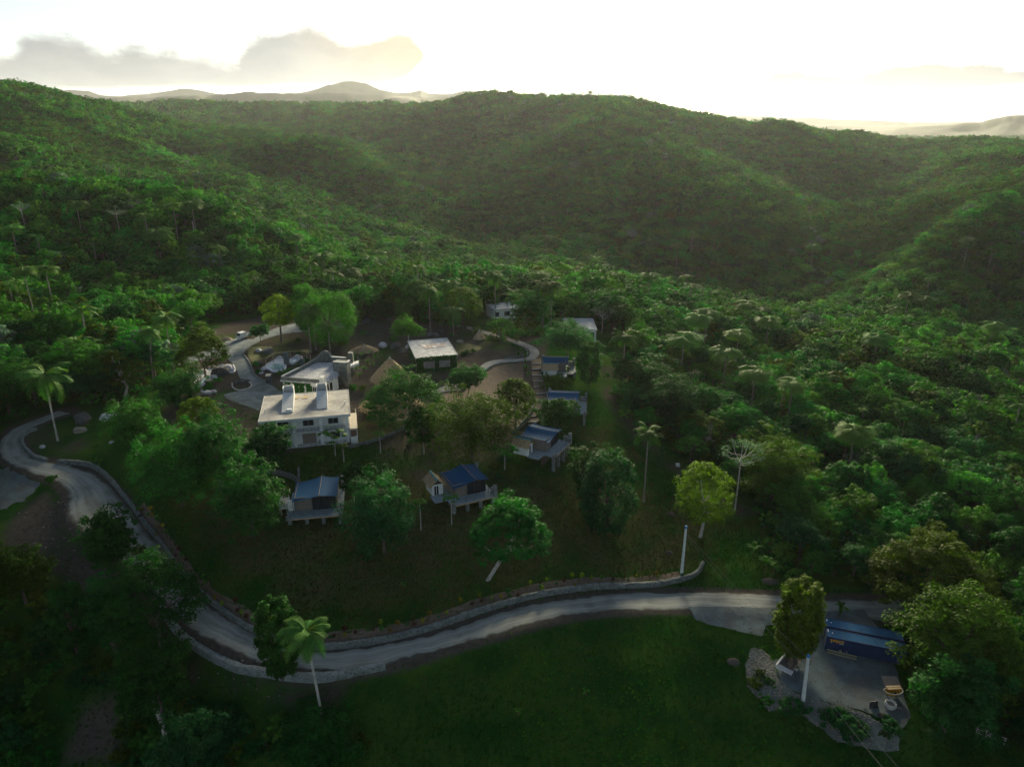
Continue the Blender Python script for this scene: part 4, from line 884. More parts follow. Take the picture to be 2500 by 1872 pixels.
railing(sh,[wl(hq(1400,680,zs)),wl(hq(1585,575,zs))],.95,METAL,1.0)
# glazed side, stair, chimney fin, window and vine on the front
d1=(sl[2]-sl[1]); nrm=Vector((d1.y,-d1.x,0)).normalized()
for a,bb in((.06,.30),(.33,.56)):
    m=MB(); A=sl[1].lerp(sl[2],a)+nrm*.05; B=sl[1].lerp(sl[2],bb)+nrm*.05
    m.quad(*[(p.x-O.x,p.y-O.y,z) for p,z in((A,.15),(B,.15),(B,2.6),(A,2.6))]); gp=child(m,'glass_door',GLASS,sh)
    fm=MB()
    for p in(A,B): fm.rod((p.x-O.x+nrm.x*.04,p.y-O.y+nrm.y*.04,.1),(p.x-O.x+nrm.x*.04,p.y-O.y+nrm.y*.04,2.65),.06,4)
    fm.rod((A.x-O.x+nrm.x*.04,A.y-O.y+nrm.y*.04,2.65),(B.x-O.x+nrm.x*.04,B.y-O.y+nrm.y*.04,2.65),.06,4); child(fm,'door_frame',WHITE,gp)
f0=hq(1285,600,15.2); m=MB(); m.box(f0.x-O.x-.1,f0.x-O.x+.75,f0.y-O.y-1.4,f0.y-O.y+.3,3.42,4.6); child(m,'roof_fin',CONCP,sh)
S0=hq(1600,575,14.4); S1=hq(1770,760,11.2)
for k in range(12):
    t=k/11; c=S0.lerp(S1,t); m=MB(); m.box(c.x-O.x-.55,c.x-O.x+.55,c.y-O.y-.16,c.y-O.y+.16,c.z-O.z-.12,c.z-O.z); child(m,'stair_tread',METAL,sh)
m=MB(); 
for sx in(-.6,.6): m.rod((S0.x-O.x+sx,S0.y-O.y,S0.z-O.z-.1),(S1.x-O.x+sx,S1.y-O.y,S1.z-O.z-.1),.06)
child(m,'stair_stringer',METAL,sh)
fd=(sl[1]-sl[0]).normalized(); fn=Vector((fd.y,-fd.x,0)).normalized()
A=sl[0].lerp(sl[1],.72)+fn*.06; B=sl[0].lerp(sl[1],.81)+fn*.06; m=MB(); m.quad(*[(p.x-O.x,p.y-O.y,z) for p,z in((A,.5),(B,.5),(B,2.1),(A,2.1))]); wn=child(m,'window',GLASS,sh)
fm=MB(); 
for p in(A,B,A.lerp(B,.5)): fm.rod((p.x-O.x+fn.x*.05,p.y-O.y+fn.y*.05,.45),(p.x-O.x+fn.x*.05,p.y-O.y+fn.y*.05,2.15),.05,4)
for z in(.45,2.15): fm.rod((A.x-O.x+fn.x*.05,A.y-O.y+fn.y*.05,z),(B.x-O.x+fn.x*.05,B.y-O.y+fn.y*.05,z),.05,4)
child(fm,'window_frame',WHITE,wn)
def vine(root,A,B,n,z0,z1,seed,n_out,gap=.3,off=None,mat=None,size=.22):
    """leafy cover on a wall from A to B (local xy), outward normal n_out"""
    rg=np.random.default_rng(seed); s=rg.uniform(0,1,n*2); z=rg.uniform(z0,z1,n*2); kk=fbm(s*9,z*1.2,3,seed)>-gap*.35+.0*z; s,z=s[kk][:n],z[kk][:n]; k=len(s)
    A=np.array(A);B=np.array(B); no=np.array(n_out); P=np.concatenate([A[None]*(1-s[:,None])+B[None]*s[:,None]+no[None]*rg.uniform(.04,.28,(k,1)),z[:,None]],1)
    nr=np.concatenate([np.repeat(no[None],k,0),np.full((k,1),.5)],1)+rg.normal(0,.45,(k,3)); V,F,S=leafquads(P,nr,size*1.5,.75,rg,rg.uniform(.7,1.3,k))
    me=meshdata('vine',[(V,F,S,0)],[mat or L_DARK]); o=bpy.data.objects.new('vine',me); COL.objects.link(o); o.parent=root; return o
vine(sh,(sl[0].x-O.x,sl[0].y-O.y),(sl[0].lerp(sl[1],.70).x-O.x,sl[0].lerp(sl[1],.70).y-O.y),2600,.0,3.0,5,(fn.x,fn.y),.25)
# ------------------------------------------------------------------ vine covered house
zb=11.2; zr=15.3
FL,FR,BR,BL=[q(2,x,y,zr) for x,y in((680,640),(1105,605),(1060,430),(660,460))]
vh=frame('vine_house',(FL.x,FL.y,zb),((FR-FL)+(BR-BL))); vl=tolocal(vh); VW=(vl(FR).x+vl(BR).x-vl(BL).x)/2; VD=(vl(BL).y+vl(BR).y)/2; h=zr-zb
tag(vh,'flat roofed house with vine covered walls and two shuttered windows','house')
box_('wall',WHITE,vh,.3,VW-.3,.3,VD-.3,-.2,h-.3); box_('roof',[ROOFW],vh,0,VW,0,VD,h-.28,h)
m=MB(); m.box(-.04,0,-.04,VD+.04,h-.3,h+.1); m.box(VW,VW+.1,-.04,VD+.04,h-.3,h+.12); m.box(0,VW,VD,VD+.06,h-.3,h+.1); m.box(0,VW,-.05,0,h-.3,h+.04); child(m,'roof_edge',CONC,vh)
for a,bb in((.20,.44),(.56,.80)):
    w=box_('window',METAL,vh,VW*a,VW*bb,.22,.29,1.0,2.9)
    n=9
    for i in range(n): x=VW*a+(VW*bb-VW*a)*(i+.1)/n; box_('slat',CONC,w,x,x+(VW*(bb-a))/n*.6,.15,.21,1.02,2.88)
for (a,bb,z0,z1) in((.02,.19,0,3.9),(.45,.55,0,3.9),(.81,.97,0,3.9),(.19,.45,0,1.0),(.19,.81,2.95,3.95),(.55,.82,0,1.0)):
    vine(vh,(VW*a,.25),(VW*bb,.25),int(320*(bb-a)*VW*(z1-z0)/3),z0,z1,int(a*100)+3,(0,-1),1.6)
vine(vh,(.25,VD*.9),(.25,.3),1500,0,3.9,77,(-1,0),1.5)
vine(vh,(VW*.02,.05),(VW*.98,.05),260,h-.35,h+.15,78,(0,-1),1.5)
tp=[vl(q(2,x,y,zr)) for x,y in((730,510),(980,478),(985,520),(775,546))]
for r_ in range(2):
    for c in range(5):
        if r_==1 and c==5: continue
        A=tp[0].lerp(tp[3],r_/2+.01); B=tp[1].lerp(tp[2],r_/2+.01); A2=tp[0].lerp(tp[3],(r_+1)/2-.01); B2=tp[1].lerp(tp[2],(r_+1)/2-.01)
        f=lambda t,a,b_:a.lerp(b_,t)
        qd=[f(c/5+.01,A,B),f((c+1)/5-.01,A,B),f((c+1)/5-.01,A2,B2),f(c/5+.01,A2,B2)]; m=MB(); m.prism([(p.x,p.y) for p in qd],h+.02,h+.08)
        o=child(m,'roof_tile',M('tile_pale',(.72,.66,.64),(.66,.60,.58),2,.7) if (r_+c)%3==0 else M('tile_pink',(.50,.40,.36),(.44,.35,.32),2,.7),vh)
m=MB(); m.rod((.2,VD*.9,h),(.15,VD*.9,h+2.2),.06); child(m,'mast',RAILW,vh)
# ------------------------------------------------------------------ white cottages behind
def cottage(name,r,quad,hgt,label,win,base):
    g=GW(r,*base); zr=g.z+hgt; FL,FR,BR,BL=[q(r,x,y,zr) for x,y in quad]
    c=frame(name,(FL.x,FL.y,g.z),((FR-FL)+(BR-BL))); l=tolocal(c); w=(l(FR).x+l(BR).x-l(BL).x)/2; d=(l(BL).y+l(BR).y)/2
    d=min(d,w*1.4); tag(c,label,'cottage'); box_('wall',WHITE,c,.25,w-.25,.6,d-.2,-1.5,hgt-.25); box_('roof',[ROOFW],c,0,w,0,d,hgt-.25,hgt)
    m=MB(); m.box(-.05,w+.05,-.05,.0,hgt-.3,hgt+.05); m.box(-.05,0,0,d,hgt-.3,hgt+.05); m.box(w,w+.06,0,d,hgt-.3,hgt+.05); child(m,'roof_edge',CONCP,c)
    for a,bb,z0,z1 in win: window(c,w*a,w*bb,.6,z0,z1,2,METAL)
    return c,w,d,hgt
c1,w1,d1_,h1=cottage('white_cottage',3,[(952,350),(1245,352),(1300,228),(970,228)],3.6,'small white cottage with weathered flat roof behind the dark round tree',[(.12,.30,1,2.4),(.78,.92,.1,2.5)],(1200,440))
m=MB(); m.box(w1*.70,w1*.72,.0,.58,0,h1-.3); m.box(w1*.95,w1*.975,.02,.58,0,h1-.3); child(m,'porch_pier',WHITE,c1); 
m=MB(); m.box(w1*.7,w1,-.9,.55,-.6,.05); child(m,'step',CONCP,c1)
cottage('white_cottage',3,[(235,150),(440,140),(430,60),(120,100)],3.6,'white cottage half hidden behind palms',[(.06,.2,1,2.4),(.42,.62,1,2.4)],(360,235))
# ------------------------------------------------------------------ thatched roofs
def thatch_cone(name,cxy,ze,r,zt,label,zg,posts=8,sq=1.0,seed=1):
    root=empty(name,(cxy[0],cxy[1],zg)); n=40; rg=np.random.default_rng(seed); V=[];F=[]; L=7
    for j in range(L+1):
        t=j/L
        for i in range(n):
            a=2*math.pi*i/n; rr=r*(t**.93)*(1+(.03*rg.normal() if j>1 else 0)); V.append((rr*math.cos(a),rr*math.sin(a)*sq,(zt-zg)+(ze-zt)*t+.05*rg.normal()-(.2 if j==L else 0)*rg.random()))
    for j in range(L):
        for i in range(n): a=j*n+i; b=j*n+(i+1)%n; F.append((a,a+n,b+n,b))
    m=MB(); m.add(V,F); rf=child(m,'thatch_roof',THATCH,root)
    k=2600; th=rg.uniform(0,6.283,k); t=np.sqrt(rg.uniform(.02,1,k)); rad=r*t**.93*1.01; P=np.stack([rad*np.cos(th),rad*np.sin(th)*sq,(zt-zg)+(ze-zt)*t+.05],1)
    dn=np.stack([r*np.cos(th),r*np.sin(th)*sq,np.full(k,ze-zt)],1); dn=norm(dn); sd=np.stack([-np.sin(th),np.cos(th),0*th],1); w=.05; ln=rg.uniform(.3,.75,(k,1))
    up=np.stack([np.cos(th)*.5,np.sin(th)*.5,0*th+.8],1)*rg.uniform(.02,.10,(k,1))
    Q=np.stack([P-sd*w,P+sd*w,P+dn*ln+sd*w*.4+up,P+dn*ln-sd*w*.4+up],1).reshape(-1,3)
    me=meshdata('straw',[(Q,np.arange(4*k).reshape(k,4),np.repeat(rg.uniform(.6,1.4,k),4),0)],[STRAW]); o=bpy.data.objects.new('straw',me); COL.objects.link(o); o.parent=rf
    m=MB(); m.tube([(0,0,zt-zg-.3),(0,0,zt-zg+.25)],[.35,.12],8); child(m,'ridge_cap',CONC,root)
    for i in range(posts):
        a=2*math.pi*i/posts; m=MB(); m.rod((r*.8*math.cos(a),r*.8*math.sin(a)*sq,-.3),(r*.8*math.cos(a),r*.8*math.sin(a)*sq,ze-zg+.6),.11,6); child(m,'post',WOOD,root)
    return tag(root,label,'palapa')
def strawmat():
    m,t,o=newmat('straw'); b=t.new('ShaderNodeBsdfPrincipled'); b.inputs['Roughness'].default_value=.95; at=t.new('ShaderNodeAttribute',attribute_name='shade')
    t.link(t.mix(1.0,(.46,.34,.20),at.outputs['Color'],'MULTIPLY'),b.inputs['Base Color']); t.link(b.outputs[0],o.inputs[0]); return m
STRAW=strawmat()
def solve_top(p,v):
    lo,hi=p[2],p[2]+15
    for _ in range(40):
        m=(lo+hi)/2
        if proj((p[0],p[1],m))[1]>v: lo=m
        else: hi=m
    return lo
c=q(2,432,838,13.3); r_=200*.2415*proj(c)[2]/FPX; thatch_cone('palapa',c,13.3,r_,solve_top(c,N(2,445,632)[1]),'tall conical thatched palapa beside the vine covered house',11.,seed=2)
c=q(2,440,1120,12.3); thatch_cone('palapa',c,12.3,320*.2415*proj(c)[2]/FPX,solve_top(c,N(2,0,925)[1]),'wide thatched palapa under the spreading tree by the lawn',10.05,10,.8,3)
c=q(2,165,560,11.9); thatch_cone('palapa',c,11.9,3.6,13.6,'low brown thatched mound roof behind the stone house',11.2,6,.8,4)
c=q(2,1325,430,12.0); thatch_cone('palapa',c,12.0,1.6,14.2,'small thatched haystack roof beside the upper path',11.3,5,1.,5)
def gable_thatch(root,x0,x1,y0,y1,ze,zt,name='thatch_roof',seed=1,cap=None):
    """ridge along local y"""
    rg=np.random.default_rng(seed); xm=(x0+x1)/2; m=MB(); n=8
    for side in(-1,1):
        xe=x0 if side<0 else x1; V=[];F=[]
        for j in range(6):
            t=j/5
            for i in range(n+1): V.append((xm+(xe-xm)*t+rg.normal(0,.04),y0+(y1-y0)*i/n+rg.normal(0,.05),zt+(ze-zt)*t+rg.normal(0,.05)-(.15*rg.random() if j==5 else 0)))
        for j in range(5):
            for i in range(n): a=j*(n+1)+i; F.append((a,a+1,a+n+2,a+n+1))
        m.add(V,F)
    rf=child(m,name,THATCH,root)
    k=900; s=rg.choice([-1,1],k); t=np.sqrt(rg.uniform(.02,1,k)); y=rg.uniform(y0,y1,k); hw=(x1-x0)/2; P=np.stack([xm+s*hw*t,y,zt+(ze-zt)*t+.06],1); dn=norm(np.stack([s*hw,0*y,0*y+(ze-zt)],1)); sd=np.array([[0,1,0]]); ln=rg.uniform(.2,.5,(k,1)); up=np.stack([s*.4,0*y,0*y+.8],1)*rg.uniform(.02,.08,(k,1)); w=.04
    Q=np.stack([P-sd*w,P+sd*w,P+dn*ln+sd*w*.4+up,P+dn*ln-sd*w*.4+up],1).reshape(-1,3); me=meshdata('straw',[(Q,np.arange(4*k).reshape(k,4),np.repeat(rg.uniform(.6,1.4,k),4),0)],[STRAW]); o=bpy.data.objects.new('straw',me); COL.objects.link(o); o.parent=rf
    if cap: m=MB(); m.add([(xm-.28,y0-.1,zt-.12),(xm,y0-.1,zt+.1),(xm+.28,y0-.1,zt-.12),(xm-.28,y1+.1,zt-.12),(xm,y1+.1,zt+.1),(xm+.28,y1+.1,zt-.12)],[(0,1,4,3),(1,2,5,4),(0,2,1),(3,4,5)]); child(m,'ridge_cap',cap,rf)
    return rf
A=q(1,105,1010,13.); B=q(1,330,1020,13.); bar=frame('thatched_hut',(A.x,A.y,GW(1,230,1060).z),B-A); L=(B-A).length; tag(bar,'small thatched bar hut beside the left rock pool','hut')
zz=bar.location.z
rf=gable_thatch(bar,0,2.6,0,L,2.1,3.1,seed=8); rf.rotation_euler=(0,0,-math.pi/2); rf.location=(0,2.6,0)
for x in(.2,L-.2):
    for y in(.4,2.3): m=MB(); m.rod((x,y,-.3),(x,y,2.2),.08); child(m,'post',WOOD,bar)
box_('bar_wall',STONE,bar,.1,L-.1,.15,.45,-.3,1.0); box_('counter',WOODP,bar,0,L,.05,.55,1.01,1.09)
# ------------------------------------------------------------------ tent cabins
DECK=M('deck_floor',(.28,.345,.38),(.22,.28,.31),1.2,.8,.05)
CANW=M('canvas_wall',(.22,.20,.17),(.17,.155,.135),1.,.85)
def tent(name,r,FLp,FRp,BRp,BLp,rfr,zd,label,hut=True,ladder=False,pier_tall=True):
    FL=q(r,*FLp,zd+2.35); BL=q(r,*BLp,zd+2.35); FR=q(r,*FRp,zd+2.75); BR=q(r,*BRp,zd+2.75)
    exv=((FR-FL)+(BR-BL)); exv.z=0; exv.normalize(); root=frame(name,(FL.x,FL.y,zd),exv); l=tolocal(root)
    w=(l(FR).x+l(BR).x-l(BL).x)/2; d=(l(BL).y+l(BR).y)/2; tag(root,label,'tent cabin')
    # canopy with sagging edges
    nx,ny=16,8; V=[]; F=[]
    for j in range(ny+1):
        for i in range(nx+1):
            x=i/nx; y=j/ny; sag=-.16*math.sin(math.pi*y)
            if x<rfr: t=x/rfr; z=2.35+.8*t-.22*math.sin(math.pi*t)
            else: t=(x-rfr)/(1-rfr); z=3.15-.4*t-.12*math.sin(math.pi*t)
            inw=.10*math.sin(math.pi*y)*(1 if x<.01 else -1 if x>.99 else 0)
            yy=y*d+(.22*math.sin(math.pi*(x/rfr if x<rfr else (x-rfr)/(1-rfr))))*(1 if j==0 else -1 if j==ny else 0)
            V.append((x*w+inw,yy,z+sag*.4))
    for j in range(ny):
        for i in range(nx): a=j*(nx+1)+i; F.append((a,a+1,a+nx+2,a+nx+1))
    m=MB(); m.add(V,F); m.add([(x,y,z-.04) for x,y,z in V],[f[::-1] for f in F]); can=child(m,'canopy',CANVAS,root,True)
    m=MB(); m.rod((w*rfr,-.05,3.17),(w*rfr,d+.05,3.17),.035,6); child(m,'ridge_pole',WOODP,can)
    x0,x1=-.9,w+.75; yf=-1.7
    dk=MB(); dk.box(x0,x1,yf,d+.2,-.22,0); child(dk,'deck',DECK,root)
    dk=MB(); dk.box(x0,x1,yf-.06,yf,-.26,-.04); child(dk,'deck_edge',WOODP,root)
    for px in np.linspace(x0+.5,x1-.5,4):
        wp=Vector(root.matrix_basis@Vector((px,yf+.5,0))) if False else None
        c,s=math.cos(root.rotation_euler.z),math.sin(root.rotation_euler.z); gx,gy=FL.x+px*c-(yf+.5)*s,FL.y+px*s+(yf+.5)*c; gz=float(HM(gx,gy))-zd
        m=MB(); m.box(px-.28,px+.28,yf+.2,yf+.75,min(gz,-.4)-.4,-.23); child(m,'stone_pier',STONE_L,root)
    gzc=float(HM(FL.x,FL.y))-zd
    m=MB(); m.box(x0+.4,x1-.4,1.2,1.5,min(gzc,-.5)-1.5,-.23); child(m,'foundation_wall',M('foundation',(.16,.14,.12),(.11,.10,.09),2,.95),root)
    # walls: canvas left, glazed right, set back under the canopy
    yw=.9
    m=MB(); m.box(.35,w*.42,yw,yw+.06,0,2.6); m.box(.35,.41,yw,d-.3,0,2.45); m.box(w-.35,w-.29,yw,d-.3,0,2.6); m.box(.35,w-.3,d-.36,d-.3,0,2.5); child(m,'canvas_wall',CANW,root)
    for k,(a,b_) in enumerate(((.43,.61),(.62,.80),(.81,.95))):
        m=MB(); m.box(w*a+.05,w*b_-.05,yw+.01,yw+.04,.08,2.35); g_=child(m,'glass_door',GLASS,root)
        fm=MB()
        for xx in(w*a,w*b_-.06,(w*(a+b_))/2-.03): fm.box(xx,xx+.07,yw-.04,yw+.008,0,2.44)
        for z in(.0,1.15,2.34): fm.box(w*a+.072,w*b_-.062,yw-.03,yw+.006,z,z+.09)
        child(fm,'door_frame',METAL,g_)
    m=MB()
    for xx in(.15,w-.15): m.rod((xx,.1,0),(xx,.1,2.3 if xx<1 else 2.65),.05)
    m.rod((w*rfr,.1,2.4),(w*rfr,.1,3.1),.04); child(m,'tent_pole',METAL,root)
    railing(root,[(x0+.75,yf+.08,0),(x1-.6,yf+.08,0)],.95,METAL,1.7)
    m=MB(); m.box(x0-.05,x0+.7,yf-.1,yf+.5,-.3,.45); child(m,'stone_block',STONE_L,root)
    if pier_tall:
        m=MB(); m.box(x1-.55,x1+.08,yf-.08,yf+.5,-.28,2.1); m.box(x1-.5,x1+.04,yf+.505,yf+1.6,-.2,1.2); child(m,'stone_pier',STONE_L,root)
        m=MB(); m.box(x1-.5,x1-.05,d-.6,d,-.2,3.0); child(m,'stone_pier',STONE_L,root)
    if hut:
        hx0,hx1=-3.2,-.35; hy0,hy1=d*.42,d*1.0
        box_('hut_wall',WHITE,root,hx0+.45,hx1-.35,hy0+.4,hy1-.3,-.2,2.05); 
        m=MB(); m.add([(hx0+.45,hy0+.41,2.06),(hx1-.35,hy0+.41,2.06),((hx0+hx1)/2,hy0+.41,2.9)],[(0,1,2)]); child(m,'gable',M('dark_wood',(.06,.05,.045),(.04,.035,.03),3,.9),root)
        gable_thatch(root,hx0,hx1,hy0,hy1,1.75,3.1,seed=int(abs(FL.x)*10)+3,cap=M('green_cap',(.10,.26,.25),(.08,.20,.20),2,.6))
        m=MB(); m.box(hx0+.8,hx1-1.25,hy0+.33,hy0+.395,.0,1.75); dr=child(m,'door',GLASS,root); m=MB()
        for xx in(hx0+.72,hx1-1.25,(hx0+hx1-.45)/2-.04): m.box(xx,xx+.08,hy0+.30,hy0+.392,0,1.84)
        child(m,'door_frame',WHITE,dr)
        m=MB(); m.box(hx0,-.92,hy0-2.2,hy0+.38,-.22,-.02); child(m,'hut_porch',DECK,root)
    if ladder:
        m=MB(); 
        for xx in(-1.9,-.95): m.rod((xx,.2,1.9),(xx,3.6,1.9),.05,4); m.rod((xx,.25,-.2),(xx,.25,1.9),.05,4)
        pg=child(m,'pergola',RAILW,root)
        for k in range(7): m=MB(); m.rod((-2.0,.3+k*.5,1.96),(-.85,.3+k*.5,1.96),.05,4); child(m,'pergola_bar',WOODP,pg)
        box_('side_wall',WHITE,root,-.85,.15,1.2,1.32,0,2.0); box_('stone_step',CONCP,root,-2.6,-.95,2.5,4.6,-.3,.9)
    return root
tent('tent_cabin','T',(500,830),(1590,700),(1560,220),(530,355),.60,8.3,'blue canvas tent cabin on four stone piers below the white house',False,True)
tent('tent_cabin','U',(940,815),(1790,590),(1370,205),(540,440),.64,8.6,'blue tent cabin with thatched hut above the lone pale trunked tree')
tent('tent_cabin',3,(790,1495),(940,1360),(610,1300),(480,1430),.68,10.2,'blue tent cabin at the lower end of the stairway',True)
tent('tent_cabin',3,(1095,1085),(1105,965),(780,950),(770,1055),.68,10.6,'blue tent cabin halfway along the stairway',False)
tent('tent_cabin',3,(995,697),(985,622),(720,620),(720,697),.72,11.2,'blue tent cabin at the top of the stairway below the dark tree',True)
# ------------------------------------------------------------------ stairway between the terraces and the tents
lp_=[(610,655),(612,712),(614,770),(616,830),(626,890),(636,950),(642,1018),(640,1090),(615,1170),(590,1245),(572,1300)]
rp_=[(700,652),(706,712),(712,770),(718,830),(732,890),(746,950),(764,1018),(752,1090),(742,1170),(722,1245),(704,1300)]
st=empty('stairway',GW(3,660,900)); O2=st.location; tag(st,'long shallow stairway of earth steps with pale edges beside the tent cabins','stairway')
SOIL=M('step_soil',(.15,.115,.085),(.10,.08,.06),1.2,.95,.3)
for k in range(len(lp_)-1):
    a,b_,c,d=GW(3,*lp_[k]),GW(3,*rp_[k]),GW(3,*rp_[k+1]),GW(3,*lp_[k+1]); z=max(p.z for p in(a,b_,c,d))+.06+.015*(len(lp_)-k); m=MB()
    m.prism([(p.x-O2.x,p.y-O2.y) for p in(a,b_,c,d)],[min(p.z for p in(a,b_,c,d))-O2.z-.5]*4,[z-O2.z]*4); s_=child(m,'step',SOIL,st)
    dv=(d-a).normalized()*.28; m=MB(); m.prism([(p.x-O2.x,p.y-O2.y) for p in(d-dv,c-dv,c,d)],z-O2.z+.004,z-O2.z+.09); child(m,'step_edge',CONC,s_)
wall('kerb',[(700,655),(715,830),(750,950),(772,1020),(756,1100),(742,1190),(708,1300)],.3,.25,CONC,'thin concrete kerb along the right side of the stairway',r=3,cat='kerb',rough=.02)
# ------------------------------------------------------------------ rocks and pools
ROCKG=M('rock_grey',(.20,.205,.20),(.11,.115,.11),1.5,.95,.5); ROCKD=M('rock_dark',(.055,.058,.06),(.10,.10,.10),2.,.95,.6,c3=(.35,.35,.35),s3=3,a3=.5); ROCKW=M('rock_white',(.62,.62,.64),(.42,.42,.45),1.2,.9,.4,c3=(.25,.24,.25),s3=2.5,a3=.5); ROCKB=M('rock_tan',(.32,.29,.24),(.20,.18,.15),1.2,.95,.4)
def ico(sub=2):
    t=(1+5**.5)/2; v=[(-1,t,0),(1,t,0),(-1,-t,0),(1,-t,0),(0,-1,t),(0,1,t),(0,-1,-t),(0,1,-t),(t,0,-1),(t,0,1),(-t,0,-1),(-t,0,1)]; v=[Vector(p).normalized() for p in v]
    f=[(0,11,5),(0,5,1),(0,1,7),(0,7,10),(0,10,11),(1,5,9),(5,11,4),(11,10,2),(10,7,6),(7,1,8),(3,9,4),(3,4,2),(3,2,6),(3,6,8),(3,8,9),(4,9,5),(2,4,11),(6,2,10),(8,6,7),(9,8,1)]
    for _ in range(sub):
        c={};nf=[]
        def mid(a,b):
            k=(min(a,b),max(a,b))
            if k not in c: v.append(((v[a]+v[b])/2).normalized()); c[k]=len(v)-1
            return c[k]
        for a,b_,d in f: x,y,z=mid(a,b_),mid(b_,d),mid(d,a); nf+=[(a,x,z),(b_,y,x),(d,z,y),(x,y,z)]
        f=nf
    return v,f
IV,IF=ico(2); ROCKN=[0]
def rock(p,sx,sy,sz,mat,label,rz=None,group=None,cat='boulder',name='boulder'):
    ROCKN[0]+=1; s=ROCKN[0]; V=[]; rg=random.Random(s)
    ax=[Vector((rg.gauss(0,1),rg.gauss(0,1),rg.gauss(0,1))).normalized() for _ in range(9)]; dd=[rg.uniform(.62,.95) for _ in ax]
    for v in IV:
        r=1.0
        for a,d in zip(ax,dd):
            k=v.dot(a)
            if k>0: r=min(r,d/max(k,.3))
        r*=1+.10*(float(vnoise(v.x*2.5+s,v.y*2.5+v.z*1.7))-.5); V.append((v.x*r*sx,v.y*r*sy,v.z*r*sz))
    o=meshobj(name,V,IF,mat); o.location=(p[0],p[1],p[2]+sz*.25); o.rotation_euler=(0,0,rz if rz is not None else rg.uniform(0,6)); return tag(o,label,cat,group)
POOLP=M('pool_paint',(.70,.72,.76),(.58,.60,.66),.6,.7,.1,c3=(.40,.40,.44),s3=1.5,a3=.5)
def pool(r,basin,waters,label,loc):
    root=empty('rock_pool',(0,0,0)); tag(root,label,'pool')
    sheet('basin',gpoly(r,basin),POOLP,.35,.5,None,.15,root); 
    for w in waters: sheet('water',gpoly(r,w),WATER,.42,.5,None,.08,root)
    P=smooth([*gpoly(r,basin),GW(r,*basin[0])],3); m=MB()
    m.tube([(p.x,p.y,float(HM(p.x,p.y))+.25+.12*math.sin(i*1.7)) for i,p in enumerate(P)],[.28+.1*math.sin(i*2.3) for i in range(len(P))],6,cap=False); m.build('rim',POOLP,root,True); return root
pool(1,[(265,875),(330,820),(430,790),(480,750),(600,722),(700,722),(705,790),(600,790),(530,810),(480,850),(420,905),(350,935)],[[(345,915),(395,870),(480,835),(500,850),(440,890),(395,925)]],'white painted rock pool with dark boulders beside the thatched bar hut',None)
pool('H',[(290,410),(400,330),(560,290),(640,300),(630,470),(520,520),(400,500),(310,460)],[[(350,430),(450,370),(600,400),(610,450),(520,485),(410,475)]],'pale turquoise rock pool inside the railing behind the stone house',None)
pool('H',[(725,300),(900,240),(940,275),(830,340),(740,380)],[[(745,340),(850,285),(890,285),(800,345),(750,365)]],'small turquoise pool channel behind the stone pillar',None)
WHERE={}
